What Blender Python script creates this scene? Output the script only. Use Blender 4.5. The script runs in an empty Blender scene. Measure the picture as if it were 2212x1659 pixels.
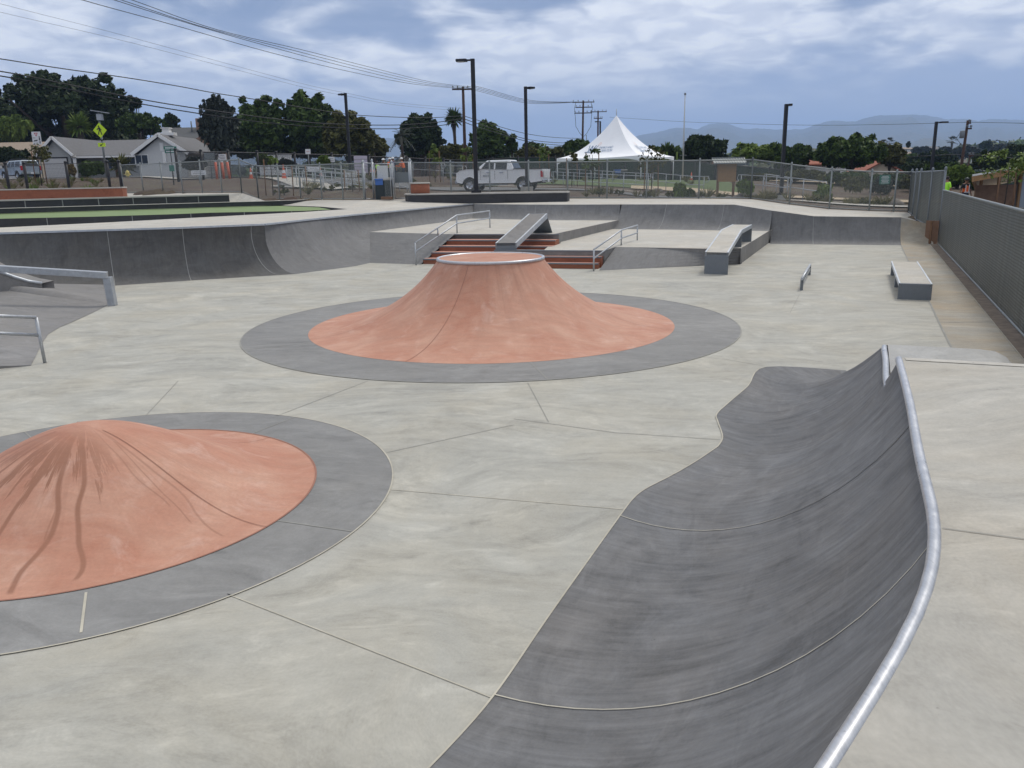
import bpy, bmesh, math, random
import numpy as np
from mathutils import Vector, Matrix, noise
from mathutils.geometry import delaunay_2d_cdt
from mathutils.bvhtree import BVHTree
random.seed(7)
S = bpy.context.scene
COL = S.collection
rad = math.radians
# ------------------------------------------------------------------ camera model (used to lay things out from measurements)
F = 1760.; CAMH = 2.5; PITCH = rad(14.2); ROLL = rad(1.1)
_f = np.array([0, math.cos(PITCH), -math.sin(PITCH)]); _u = np.array([0, math.sin(PITCH), math.cos(PITCH)]); _r = np.array([1., 0, 0])
_c, _s = math.cos(ROLL), math.sin(ROLL)
RR = _c*_r-_s*_u; UU = _s*_r+_c*_u
def ray(px, py): return _f+(px-1106)/F*RR+(829.5-py)/F*UU
def P(px, py, z=0.):
    d = ray(px, py); t = (z-CAMH)/d[2]; return (t*d[0], t*d[1], z)
def PD(px, py, Y):
    d = ray(px, py); t = Y/d[1]; return (t*d[0], Y, CAMH+t*d[2])
def PX(px, Y, z):      # point at image column px, distance Y and height z
    x = 0.
    py = 385.
    for _ in range(6):
        p = PD(px, py, Y); py += (p[2]-z)/Y*F
    return (PD(px, py, Y)[0], Y, z)
# ------------------------------------------------------------------ materials
MATS = {}
class NT:
    def __init__(s, name):
        s.m = bpy.data.materials.new(name); s.m.use_nodes = True; s.t = s.m.node_tree; s.n = s.t.nodes; s.l = s.t.links
        s.b = s.n['Principled BSDF']; MATS[name] = s.m; s._tc = None
    def tc(s, out='Object'):
        if s._tc is None: s._tc = s.n.new('ShaderNodeTexCoord')
        return s._tc.outputs[out]
    def node(s, typ, **k):
        n = s.n.new(typ)
        for a, b in k.items(): setattr(n, a, b)
        return n
    def link(s, a, b): s.l.new(a, b)
    def mapping(s, vec, scale=(1, 1, 1), rot=(0, 0, 0), loc=(0, 0, 0)):
        n = s.n.new('ShaderNodeMapping'); n.inputs['Scale'].default_value = scale; n.inputs['Rotation'].default_value = rot; n.inputs['Location'].default_value = loc
        s.l.new(vec, n.inputs['Vector']); return n.outputs[0]
    def noise(s, vec, scale, detail=4, rough=.55, dist=0):
        n = s.n.new('ShaderNodeTexNoise'); n.inputs['Scale'].default_value = scale; n.inputs['Detail'].default_value = detail
        n.inputs['Roughness'].default_value = rough; n.inputs['Distortion'].default_value = dist
        s.l.new(vec, n.inputs['Vector']); return n.outputs['Fac']
    def ramp(s, fac, a, b, va=0., vb=1.):
        n = s.n.new('ShaderNodeMapRange'); n.inputs['From Min'].default_value = a; n.inputs['From Max'].default_value = b
        n.inputs['To Min'].default_value = va; n.inputs['To Max'].default_value = vb
        s.l.new(fac, n.inputs['Value']); return n.outputs[0]
    def math(s, op, a, b=None, c=None):
        n = s.n.new('ShaderNodeMath'); n.operation = op
        for i, v in enumerate((a, b, c)):
            if v is None: continue
            if isinstance(v, (int, float)): n.inputs[i].default_value = v
            else: s.l.new(v, n.inputs[i])
        return n.outputs[0]
    def mix(s, fac, a, b, mode='MIX'):
        n = s.n.new('ShaderNodeMixRGB'); n.blend_type = mode
        for i, v in ((0, fac), (1, a), (2, b)):
            if isinstance(v, (int, float)): n.inputs[i].default_value = v
            elif isinstance(v, tuple): n.inputs[i].default_value = (v[0], v[1], v[2], 1)
            else: s.l.new(v, n.inputs[i])
        return n.outputs[0]
    def scalecol(s, col, fac):      # colour times a scalar
        n = s.n.new('ShaderNodeVectorMath'); n.operation = 'SCALE'
        if isinstance(col, tuple): n.inputs[0].default_value = col
        else: s.l.new(col, n.inputs[0])
        if isinstance(fac, (int, float)): n.inputs['Scale'].default_value = fac
        else: s.l.new(fac, n.inputs['Scale'])
        return n.outputs[0]
    def col(s, c):
        if isinstance(c, tuple): s.b.inputs['Base Color'].default_value = (c[0], c[1], c[2], 1)
        else: s.l.new(c, s.b.inputs['Base Color'])
    def set(s, **k):
        for a, v in k.items():
            a = a.replace('_', ' ')
            if isinstance(v, (int, float)): s.b.inputs[a].default_value = v
            else: s.l.new(v, s.b.inputs[a])
    def bump(s, h, strength=.3, dist=.01):
        n = s.n.new('ShaderNodeBump'); n.inputs['Strength'].default_value = strength; n.inputs['Distance'].default_value = dist
        s.l.new(h, n.inputs['Height']); s.l.new(n.outputs[0], s.b.inputs['Normal'])
def flat(name, c, rough=.6, metal=0., var=.12, scale=3., bump=0.):
    n = NT(name); v = n.tc()
    f = n.ramp(n.noise(v, scale, 5, .6), .3, .7, 1-var, 1+var)
    n.col(n.scalecol(tuple(c), f)); n.set(Roughness=rough, Metallic=metal)
    if bump: n.bump(n.noise(v, scale*12, 3), bump, .01)
    return n.m
SK = .5
def concrete(name, c, tint=(1.04, .97, .86), var=.13, uv=False, streak=.10, grain=.05, ang=0., warm=.5, rough=.78):
    n = NT(name)
    v0 = n.tc('UV') if uv else n.tc()
    if uv: v = v0
    else:
        wn = n.node('ShaderNodeTexNoise'); wn.inputs['Scale'].default_value = .28; wn.inputs['Detail'].default_value = 2; n.link(v0, wn.inputs['Vector'])
        sb = n.node('ShaderNodeVectorMath', operation='SUBTRACT'); n.link(wn.outputs['Color'], sb.inputs[0]); sb.inputs[1].default_value = (.5, .5, .5)
        ma = n.node('ShaderNodeVectorMath', operation='MULTIPLY_ADD'); n.link(sb.outputs[0], ma.inputs[0]); ma.inputs[1].default_value = (2.2, 2.2, 0); n.link(v0, ma.inputs[2]); v = ma.outputs[0]
    SK = .8 if uv else .5
    big = n.noise(v, .35, 3, .5, .6)
    mid = n.noise(n.mapping(v, (.8, 1.7, 1.6), (0, 0, ang)), 1.0, 7, .66, 1.3)
    st = n.noise(n.mapping(v, (.8, 3.0, 3), (0, 0, ang+.25)), 1.5, 7, .7, 1.6)
    if uv: st = n.noise(n.mapping(v, (14., 1.1, 1)), 1.4, 7, .66, .35); mid = n.noise(n.mapping(v, (2.4, 1.1, 1)), 1.2, 7, .68, 1.2)
    fine = n.noise(v, 60, 2, .6)
    # power-trowel sweeps: faint rings around scattered centres
    vo = n.node('ShaderNodeTexVoronoi', feature='F1'); vo.inputs['Scale'].default_value = .32; vo.inputs['Randomness'].default_value = 1.
    n.link(n.mapping(v, (1, 1, 1), (0, 0, .4)), vo.inputs['Vector'])
    rings = n.math('SINE', n.math('MULTIPLY', n.math('ADD', vo.outputs['Distance'], n.math('MULTIPLY', mid, .25)), 26.))
    ringm = n.math('MULTIPLY', n.math('MULTIPLY', rings, n.ramp(big, .42, .62)), .05)
    pale = n.math('MULTIPLY', n.ramp(n.noise(n.mapping(v, (1, 1.9, 1), (0, 0, ang+.3)), 1.5, 7, .72, 1.5), .52, .70), .20)
    dk = n.math('MULTIPLY', n.ramp(n.noise(n.mapping(v, (.8, 1.5, 1)), 1.3, 7, .7, 1.6), .54, .72), -.20)
    f = n.math('ADD', n.ramp(mid, .3, .7, 1-var, 1+var), n.ramp(st, .3, .7, -streak*SK, streak*SK))
    f = n.math('ADD', f, n.ramp(big, .3, .7, -.07, .07))
    f = n.math('ADD', f, ringm); f = n.math('ADD', f, pale); f = n.math('ADD', f, dk)
    f = n.math('ADD', f, n.ramp(fine, .3, .7, -grain, grain))
    f = n.math('ADD', f, n.ramp(n.noise(v0, 9, 4, .7), .3, .7, -grain*1.1, grain*1.1))
    f = n.math('ADD', f, n.math('MULTIPLY', n.ramp(n.noise(v0, 11, 3, .6), .735, .76), -.30))
    base = n.mix(n.math('MULTIPLY', n.ramp(n.noise(v, .8, 5, .6, .5), .4, .7), warm), tuple(c), tuple(c[i]*tint[i] for i in range(3)))
    n.col(n.scalecol(base, f))
    n.set(Roughness=n.ramp(mid, .3, .7, rough-.10, rough+.1)); n.b.inputs['Specular IOR Level'].default_value = .35
    n.bump(n.math('ADD', n.math('MULTIPLY', fine, .25), st), .12, .004)
    return n.m
concrete('light_concrete', (.385, .377, .336), var=.17, ang=.8)
concrete('deck_concrete', (.46, .44, .395), var=.08)
concrete('path_concrete', (.40, .385, .345), var=.13, ang=.4, tint=(1.05, .96, .84))
concrete('strip_concrete', (.33, .31, .265), var=.10, ang=.5, tint=(1.1, .95, .78), warm=1.)
concrete('apron_concrete', (.222, .221, .215), var=.17, tint=(1.02, 1, .97))
concrete('bank_concrete', (.160, .160, .160), var=.18, uv=True, streak=.12, tint=(1.03, 1., .97))
concrete('bank_side_concrete', (.21, .205, .20), var=.14, tint=(1.05, 1., .93))
concrete('dark_concrete', (.100, .099, .098), var=.22, uv=True, streak=.12)
concrete('dark_wall_concrete', (.045, .046, .050), var=.22, ang=.1)
concrete('slate_concrete', (.150, .152, .156), var=.24, uv=True, streak=.27, tint=(1.07, 1.0, .92), warm=.6)
concrete('bench_concrete', (.33, .33, .32), var=.10)
concrete('red_concrete', (.46, .235, .175), var=.09, tint=(1.04, 1.1, 1.15))
concrete('red_wall', (.26, .095, .055), var=.08)
concrete('block_concrete', (.40, .38, .34), var=.08)
flat('joint', (.47, .44, .36), .8, var=.2)
flat('joint_bank', (.27, .27, .26), .8, var=.2)
flat('joint_dark', (.285, .28, .255), .9)
flat('edging_soil', (.17, .135, .105), .95, var=.3, scale=5)
flat('joint_red', (.31, .15, .105), .9)
def steel(name, c, rough, metal=.55, var=.14, scr=.06):
    n = NT(name); v = n.tc()
    a = n.noise(v, 9, 5, .65, .3); b = n.noise(n.mapping(v, (40, 3, 3)), 3, 3)
    f = n.math('ADD', n.ramp(a, .3, .7, 1-var, 1+var), n.ramp(b, .3, .7, -scr, scr))
    spot = n.math('MULTIPLY', n.ramp(n.noise(v, 55, 3, .6), .66, .74), -.35)
    n.col(n.scalecol(c, n.math('ADD', f, spot))); n.set(Roughness=n.ramp(a, .3, .7, rough-.08, rough+.12), Metallic=metal)
    return n.m
steel('galvanised_steel', (.42, .44, .46), .42)
steel('coping_steel', (.52, .53, .55), .34, .55, .07, .09)
steel('plate_steel', (.17, .19, .21), .5, .25, .06)
steel('edge_steel', (.52, .55, .58), .4, .5)
steel('chain_steel', (.30, .33, .33), .5, .3)
flat('black_metal', (.010, .010, .014), .45, .1)
flat('black_paint', (.013, .013, .014), .6)
flat('rail_black', (.02, .02, .02), .7)
flat('wood_pole', (.055, .028, .020), .85, var=.3, scale=6)
flat('wood_stake', (.19, .10, .05), .8, var=.2, scale=9)
flat('board_wood', (.33, .19, .085), .75, var=.18, scale=14)
flat('sheathing', (.20, .115, .070), .8, var=.16, scale=5)
flat('white_paint', (.74, .73, .71), .5, var=.03)
flat('stucco_white', (.56, .56, .55), .9, var=.04)
flat('stucco_grey', (.30, .30, .29), .9, var=.05)
flat('stucco_tan', (.26, .165, .12), .9, var=.06)
flat('stucco_cream', (.52, .45, .36), .9, var=.06)
flat('blue_door', (.13, .20, .30), .6)
flat('green_paint', (.02, .17, .12), .5)
flat('bin_green', (.016, .026, .028), .45)
flat('bin_blue', (.05, .14, .42), .4)
flat('lavender_sheet', (.52, .47, .56), .7, var=.05)
flat('orange_plastic', (.58, .11, .045), .5)
flat('orange_vest', (.90, .16, .03), .7, var=.06)
flat('lime_vest', (.45, .95, .06), .7, var=.06)
flat('navy_cloth', (.020, .028, .12), .8)
flat('dark_cloth', (.02, .02, .025), .85)
flat('denim', (.03, .045, .07), .85)
flat('skin', (.30, .16, .10), .55)
flat('hair', (.015, .01, .008), .7)
flat('helmet_white', (.78, .78, .76), .3, var=.02)
flat('car_white', (.80, .80, .80), .25, var=.02)
flat('car_silver', (.38, .43, .48), .3, .3, var=.03)
flat('tyre', (.02, .02, .02), .8)
flat('chrome', (.55, .55, .56), .2, .9, var=.03)
flat('lamp_red', (.42, .015, .02), .25, var=.02)
flat('lamp_clear', (.55, .57, .6), .15, var=.02)
flat('glass_dark', (.018, .022, .026), .08, var=.02)
flat('sign_white', (.70, .71, .72), .5, var=.02)
flat('sign_red', (.55, .03, .05), .5, var=.02)
flat('sign_black', (.012, .012, .012), .5, var=.02)
flat('print_blue', (.10, .19, .33), .6, var=.05)
flat('print_orange', (.72, .36, .22), .6, var=.05)
flat('yellow_paint', (.62, .50, .12), .6, var=.05)
flat('rock', (.16, .14, .12), .9, var=.3, scale=2)
flat('asphalt', (.12, .12, .118), .9, var=.12, scale=2)
flat('kerb', (.44, .42, .38), .85, var=.08)
flat('tan_path', (.42, .33, .22), .9, var=.1)
flat('bark', (.055, .040, .030), .9, var=.3, scale=6)
n = NT('sign_yellow'); n.col((.60, .83, .02)); n.set(Roughness=.4)
n = NT('tent_fabric'); n.col(n.scalecol((.90, .91, .93), n.ramp(n.noise(n.tc(), 1.2, 3), .3, .7, .97, 1.02))); n.set(Roughness=.55)
n.b.inputs['Subsurface Weight'].default_value = .0
# terrain: mulch and dry grass
n = NT('ground_soil'); v = n.tc()
a = n.noise(v, .5, 6, .65, .5); b = n.noise(v, 5, 5, .7)
c1 = n.mix(n.ramp(a, .42, .66), (.070, .042, .028), (.105, .085, .05)); far = n.noise(v, .02, 4, .6)
sx = n.node('ShaderNodeSeparateXYZ'); n.link(v, sx.inputs[0])
fm = n.ramp(sx.outputs['Y'], 110, 240)
gm = n.mix(n.ramp(n.noise(v, .05, 6, .7), .4, .62), (.05, .065, .028), (.15, .125, .075))
n.col(n.scalecol(n.mix(fm, c1, gm), n.ramp(b, .3, .7, .6, 1.35))); n.set(Roughness=.95); n.bump(b, .8, .05)
n = NT('turf'); v = n.tc()
g = n.mix(n.ramp(n.noise(v, 1.2, 5), .35, .65), (.165, .235, .095), (.205, .27, .12))
wv = n.node('ShaderNodeTexWave'); wv.inputs['Scale'].default_value = 1.6; n.link(n.mapping(v, (1, .2, 1)), wv.inputs['Vector'])
n.col(n.scalecol(g, n.ramp(wv.outputs['Fac'], 0, 1, .93, 1.06))); n.set(Roughness=.95)
n = NT('lawn'); v = n.tc(); n.col(n.mix(n.ramp(n.noise(v, 3, 5), .35, .65), (.05, .09, .02), (.10, .13, .04))); n.set(Roughness=.95)
def leaf(name, c1, c2, tr=.25):
    n = NT(name); v = n.tc()
    geo = n.node('ShaderNodeNewGeometry')
    m = n.math('ADD', n.math('MULTIPLY', geo.outputs['Random Per Island'], .55), n.ramp(n.noise(v, .55, 3), .3, .7, 0, .5))
    n.col(n.mix(m, c1, c2)); n.set(Roughness=.65); n.b.inputs['Specular IOR Level'].default_value = .25
    return n.m
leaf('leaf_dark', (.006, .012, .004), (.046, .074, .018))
leaf('leaf_green', (.010, .022, .004), (.095, .150, .026))
leaf('leaf_bright', (.05, .085, .016), (.20, .27, .05))
leaf('leaf_olive', (.026, .030, .007), (.125, .125, .030))
leaf('leaf_grey', (.022, .028, .022), (.060, .072, .055))
leaf('leaf_dry', (.13, .09, .03), (.28, .21, .08))
leaf('leaf_straw', (.12, .11, .05), (.32, .29, .14))
leaf('leaf_brown', (.06, .045, .03), (.12, .085, .05))
def shingles(name, c, sc):
    n = NT(name); v = n.tc(); br = n.node('ShaderNodeTexBrick'); br.inputs['Scale'].default_value = sc
    br.inputs['Color1'].default_value = (c[0]*.85, c[1]*.85, c[2]*.85, 1); br.inputs['Color2'].default_value = (c[0]*1.12, c[1]*1.12, c[2]*1.12, 1)
    br.inputs['Mortar'].default_value = (c[0]*.6, c[1]*.6, c[2]*.6, 1); br.inputs['Mortar Size'].default_value = .01
    n.link(v, br.inputs['Vector']); n.col(n.mix(.5, br.outputs['Color'], n.scalecol(c, n.ramp(n.noise(v, 6, 5), .3, .7, .85, 1.15)))); n.set(Roughness=.9)
shingles('roof_grey', (.15, .148, .15), 2.2); shingles('roof_dark', (.085, .088, .09), 2.2); shingles('roof_tan', (.30, .235, .18), 2.2); shingles('roof_tile', (.30, .10, .06), 3)
def lap(name, c, sc, dark=.72):
    n = NT(name); v = n.tc(); s_ = n.node('ShaderNodeSeparateXYZ'); n.link(v, s_.inputs[0])
    fr = n.math('FRACT', n.math('MULTIPLY', s_.outputs['Z'], sc)); f = n.ramp(fr, 0, .12, dark, 1.); n.col(n.scalecol(c, f)); n.set(Roughness=.7)
lap('garage_panel', (.50, .49, .48), 1.9, .8); lap('lap_siding', (.34, .34, .33), 5)
# chain-link mesh: wires crossing diagonally, open between them
def mesh_mat(name, c, pitch, wire, rough=.55, metal=.25, diag=True):
    n = NT(name); uv = n.tc('UV'); s_ = n.node('ShaderNodeSeparateXYZ'); n.link(uv, s_.inputs[0])
    if diag:
        a = n.math('ADD', s_.outputs['X'], s_.outputs['Y']); b = n.math('SUBTRACT', s_.outputs['X'], s_.outputs['Y'])
    else: a, b = s_.outputs['X'], s_.outputs['Y']
    w = None
    for q in (a, b):
        fr = n.math('FRACT', n.math('MULTIPLY', q, 1/pitch)); m = n.math('LESS_THAN', fr, wire); w = m if w is None else n.math('MAXIMUM', w, m)
    tr = n.node('ShaderNodeBsdfTransparent'); mx = n.node('ShaderNodeMixShader'); out = n.n['Material Output']
    n.link(w, mx.inputs[0]); n.link(tr.outputs[0], mx.inputs[1]); n.link(n.b.outputs[0], mx.inputs[2]); n.link(mx.outputs[0], out.inputs['Surface'])
    n.col(c); n.set(Roughness=rough, Metallic=metal)
mesh_mat('chain_link', (.30, .32, .31), .05, .12)
steel('fence_steel', (.24, .26, .26), .5, .4)
mesh_mat('black_mesh', (.012, .013, .013), .06, .24)
mesh_mat('light_mesh', (.03, .03, .03), .08, .08, diag=False)
n = NT('screen_green'); v = n.tc(); n.col(n.scalecol((.018, .036, .026), n.ramp(n.noise(v, 1, 4), .3, .7, .7, 1.3))); n.set(Roughness=.8)
# dense small-mesh fabric of the near fence
n = NT('dense_mesh'); uv = n.tc('UV'); s_ = n.node('ShaderNodeSeparateXYZ'); n.link(uv, s_.inputs[0])
rows = n.math('FRACT', n.math('ADD', n.math('MULTIPLY', s_.outputs['Y'], 19.), n.math('MULTIPLY', n.noise(uv, .7, 2), .8)))
tri = n.math('ABSOLUTE', n.math('SUBTRACT', rows, .5))
cols = n.noise(n.mapping(uv, (3.2, .12, 1)), 1., 3, .6)
hole = n.math('FRACT', n.math('MULTIPLY', n.math('ADD', s_.outputs['X'], n.math('MULTIPLY', s_.outputs['Y'], .5)), 60.))
dark = n.math('MULTIPLY', n.math('GREATER_THAN', hole, .55), n.math('LESS_THAN', tri, .16))
f = n.math('MULTIPLY', n.ramp(tri, .05, .42, .62, 1.15), n.ramp(cols, .35, .68, .75, 1.35))
n.col(n.scalecol((.088, .098, .090), f)); n.set(Roughness=.5, Metallic=.2); n.bump(tri, .6, .01)
tr = n.node('ShaderNodeBsdfTransparent'); mx = n.node('ShaderNodeMixShader'); out = n.n['Material Output']
n.link(n.math('MULTIPLY', dark, .25), mx.inputs[0]); n.link(n.b.outputs[0], mx.inputs[1]); n.link(tr.outputs[0], mx.inputs[2]); n.link(mx.outputs[0], out.inputs['Surface'])
# wet, stained volcano
DRIPS = []
def volcano_mat(name, cx, cy, stain):
    n = NT(name); v = n.tc(); s_ = n.node('ShaderNodeSeparateXYZ'); n.link(v, s_.inputs[0])
    x = n.math('SUBTRACT', s_.outputs['X'], cx); y = n.math('SUBTRACT', s_.outputs['Y'], cy)
    ang = n.math('ARCTAN2', y, x); r = n.math('SQRT', n.math('ADD', n.math('MULTIPLY', x, x), n.math('MULTIPLY', y, y)))
    big = n.noise(v, 1.3, 6, .65, .7); fine = n.noise(v, 45, 3); st = n.noise(n.mapping(v, (2, 9, 4), (0, 0, .3)), 1.2, 5, .6, .5)
    base = n.mix(n.ramp(big, .36, .66), (.435, .196, .126), (.52, .292, .205))
    pale = n.ramp(n.noise(v, 2.1, 7, .7, 1.), .55, .74)
    base = n.mix(n.math('MULTIPLY', pale, .55), base, (.61, .41, .335))
    f = n.math('ADD', n.ramp(st, .3, .7, .93, 1.07), n.ramp(fine, .3, .7, -.05, .05))
    col_ = n.scalecol(base, f)
    cmb = n.node('ShaderNodeCombineXYZ'); n.link(ang, cmb.inputs[0]); n.link(r, cmb.inputs[1])
    rad_ = n.noise(n.mapping(cmb.outputs[0], (9, .7, 1)), 1., 4, .6, .2)
    thin = n.noise(n.mapping(cmb.outputs[0], (26, .9, 1)), 1., 2, .5, .15)
    if stain:
        # water has run down the side that faces the deck: one ragged wet patch and separate long drips
        side = n.ramp(n.math('ABSOLUTE', n.math('SUBTRACT', ang, -1.75)), .55, 1.25, 1, 0)
        reach = n.ramp(n.math('SUBTRACT', r, n.ramp(rad_, .3, .7, .25, 1.05)), -.03, .03, 1, 0)
        edge = n.ramp(n.noise(n.mapping(cmb.outputs[0], (7, 1.4, 1)), 1.2, 5, .7, .9), .53, .57)
        w = n.math('MULTIPLY', n.math('MULTIPLY', side, reach), n.math('SUBTRACT', 1., n.math('MULTIPLY', edge, .85)))
        for k, (a0, r1_, wd) in enumerate(DRIPS):
            cw = n.node('ShaderNodeCombineXYZ'); n.link(r, cw.inputs[0]); cw.inputs[1].default_value = k*3.7
            wob = n.math('MULTIPLY', n.math('SUBTRACT', n.noise(cw.outputs[0], 1.5, 1, .4), .5), .30)
            dd = n.math('MULTIPLY', n.math('ABSOLUTE', n.math('SUBTRACT', n.math('SUBTRACT', ang, a0), wob)), r)
            m_ = n.math('MULTIPLY', n.ramp(dd, wd*.45, wd*1.15, 1, 0), n.ramp(r, r1_, r1_+.04, 1, 0))
            w = n.math('MAXIMUM', w, n.math('MULTIPLY', m_, 1. if wd > .012 else .6))
        w2 = n.math('MULTIPLY', n.ramp(thin, .52, .62), n.ramp(r, .5, 1.5, .22, .06))
        w = n.math('MAXIMUM', w, w2)
        w = n.math('MULTIPLY', w, n.ramp(r, .08, .42, .25, 1.))
        col_ = n.mix(n.math('MULTIPLY', w, n.ramp(big, .3, .7, .55, .85)), col_, (.23, .088, .042))
        n.set(Roughness=n.ramp(w, 0, 1, .75, .6))
    else:
        w2 = n.math('MULTIPLY', n.ramp(rad_, .45, .72), n.ramp(r, 1., 2.6, .55, .05))
        w2 = n.math('MULTIPLY', w2, n.ramp(big, .35, .6))
        col_ = n.mix(w2, col_, (.24, .095, .06)); n.set(Roughness=.75)
    n.col(col_); n.bump(n.math('ADD', st, n.math('MULTIPLY', fine, .3)), .1, .004)
M = lambda k: MATS[k]
# ------------------------------------------------------------------ mesh builder
def vsub(a, b): return (a[0]-b[0], a[1]-b[1], a[2]-b[2])
class MB:
    def __init__(s): s.v = []; s.f = []; s.m = []; s.uv = {}; s.smooth = set()
    def face(s, idx, m=0, uv=None, sm=False):
        if uv: s.uv[len(s.f)] = uv
        if sm: s.smooth.add(len(s.f))
        s.f.append(tuple(idx)); s.m.append(m)
    def poly(s, pts, m=0, uv=None):
        b = len(s.v); s.v += [tuple(p) for p in pts]; s.face(range(b, b+len(pts)), m, uv); return s
    def box(s, c, d, rz=0., m=0, tilt=None):
        b = len(s.v); cs, sn = math.cos(rz), math.sin(rz)
        for sx in (-.5, .5):
            for sy in (-.5, .5):
                for sz in (-.5, .5):
                    x, y, z = sx*d[0], sy*d[1], sz*d[2]
                    s.v.append((c[0]+x*cs-y*sn, c[1]+x*sn+y*cs, c[2]+z))
        for q in ((0, 1, 3, 2), (4, 6, 7, 5), (0, 4, 5, 1), (2, 3, 7, 6), (0, 2, 6, 4), (1, 5, 7, 3)): s.face([b+i for i in q], m)
        return s
    def bar(s, a, b_, w, h=None, m=0, up=(0, 0, 1)):
        h = h or w; a, b_ = Vector(a), Vector(b_); d = (b_-a).normalized(); up = Vector(up)
        if abs(d.dot(up)) > .98: up = Vector((0, 1, 0))
        x = d.cross(up).normalized(); y = x.cross(d); k = len(s.v)
        for p in (a, b_):
            for sx, sy in ((-1, -1), (1, -1), (1, 1), (-1, 1)): s.v.append(tuple(p+x*sx*w/2+y*sy*h/2))
        for i in range(4): j = (i+1) % 4; s.face((k+i, k+j, k+4+j, k+4+i), m)
        s.face((k+3, k+2, k+1, k), m); s.face((k+4, k+5, k+6, k+7), m); return s
    def tube(s, pts, r, n=8, m=0, caps=True, closed=False):
        pts = [Vector(p) for p in pts]; k0 = len(s.v); N = len(pts); pn = None
        rs = r if isinstance(r, (list, tuple)) else [r]*N
        for i, p in enumerate(pts):
            if closed: d = (pts[(i+1) % N]-pts[i-1]).normalized()
            else: d = ((pts[min(i+1, N-1)]-p).normalized()+(p-pts[max(i-1, 0)]).normalized()).normalized()
            if pn is None:
                up = Vector((0, 0, 1)) if abs(d.z) < .95 else Vector((1, 0, 0)); x = d.cross(up).normalized()
            else: x = (pn-d*pn.dot(d)).normalized()
            pn = x; y = d.cross(x)
            for k in range(n):
                a = 2*math.pi*k/n; s.v.append(tuple(p+(x*math.cos(a)+y*math.sin(a))*rs[i]))
        for i in range(N if closed else N-1):
            i2 = (i+1) % N
            for k in range(n): s.face((k0+i*n+k, k0+i*n+(k+1) % n, k0+i2*n+(k+1) % n, k0+i2*n+k), m, sm=True)
        if caps and not closed:
            s.face([k0+k for k in range(n)][::-1], m); s.face([k0+(N-1)*n+k for k in range(n)], m)
        return s
    def lathe(s, prof, c, n=48, m=0, capb=False, capt=False):
        k0 = len(s.v)
        for r, z in prof:
            for k in range(n): a = 2*math.pi*k/n; s.v.append((c[0]+r*math.cos(a), c[1]+r*math.sin(a), c[2]+z))
        for i in range(len(prof)-1):
            for k in range(n): s.face((k0+i*n+k, k0+i*n+(k+1) % n, k0+(i+1)*n+(k+1) % n, k0+(i+1)*n+k), m, sm=True)
        if capb: s.face([k0+k for k in range(n)][::-1], m)
        if capt: s.face([k0+(len(prof)-1)*n+k for k in range(n)], m)
        return s
    def ring(s, c, r0, r1, n=96, m=0):
        k0 = len(s.v)
        for r in (r0, r1):
            for k in range(n): a = 2*math.pi*k/n; s.v.append((c[0]+r*math.cos(a), c[1]+r*math.sin(a), c[2]))
        for k in range(n): s.face((k0+k, k0+n+k, k0+n+(k+1) % n, k0+(k+1) % n), m)
        return s
    def grid(s, rows, m=0, sm=True, uvscale=None):
        k0 = len(s.v); nr, nc = len(rows), len(rows[0])
        for r in rows: s.v += [tuple(p) for p in r]
        us = [0.]; 
        for i in range(1, nr): us.append(us[-1]+(Vector(rows[i][nc//2])-Vector(rows[i-1][nc//2])).length)
        vs = []
        for i in range(nr):
            q = [0.]
            for j in range(1, nc): q.append(q[-1]+(Vector(rows[i][j])-Vector(rows[i][j-1])).length)
            vs.append(q)
        for i in range(nr-1):
            for j in range(nc-1):
                s.face((k0+i*nc+j, k0+i*nc+j+1, k0+(i+1)*nc+j+1, k0+(i+1)*nc+j), m,
                       ((us[i], vs[i][j]), (us[i], vs[i][j+1]), (us[i+1], vs[i+1][j+1]), (us[i+1], vs[i+1][j])), sm)
        return s
    def prism(s, poly, z0, z1, m=0, mt=None):       # poly xy
        n = len(poly); k = len(s.v)
        zt = (lambda p: z1) if not callable(z1) else z1
        for p in poly: s.v.append((p[0], p[1], z0))
        for p in poly: s.v.append((p[0], p[1], zt(p)))
        s.face(list(range(k, k+n))[::-1], m); s.face(range(k+n, k+2*n), m if mt is None else mt)
        for i in range(n): j = (i+1) % n; s.face((k+i, k+j, k+n+j, k+n+i), m)
        return s
    def extrude_profile(s, prof, y0, y1, m=0, taper=None):   # prof (x,z), extruded along y
        n = len(prof); k = len(s.v)
        for y in (y0, y1):
            for x, z in prof: s.v.append((x, y, z))
        s.face(range(k, k+n), m); s.face(list(range(k+n, k+2*n))[::-1], m)
        for i in range(n): j = (i+1) % n; s.face((k+j, k+i, k+n+i, k+n+j), m)
        return s
    def xform(s, M_): s.v = [tuple(M_ @ Vector(p)) for p in s.v]; return s
    def build(s, name, mats, parent=None, world=True, smooth=None, bevel=0.):
        off = (0, 0, 0)
        if parent is not None and world:
            o = parent; off = tuple(ABS[o.name])
        me = bpy.data.meshes.new(name); me.from_pydata([vsub(v, off) for v in s.v], [], s.f)
        if not isinstance(mats, (list, tuple)): mats = [mats]
        for m in mats: me.materials.append(M(m) if isinstance(m, str) else m)
        me.polygons.foreach_set('material_index', s.m)
        if s.uv:
            ul = me.uv_layers.new(name='UVMap')
            for fi, uv in s.uv.items():
                for li, q in zip(me.polygons[fi].loop_indices, uv): ul.data[li].uv = q
        sm = [smooth if smooth is not None else (i in s.smooth) for i in range(len(s.f))]
        me.polygons.foreach_set('use_smooth', sm)
        me.validate(); me.update()
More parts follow.
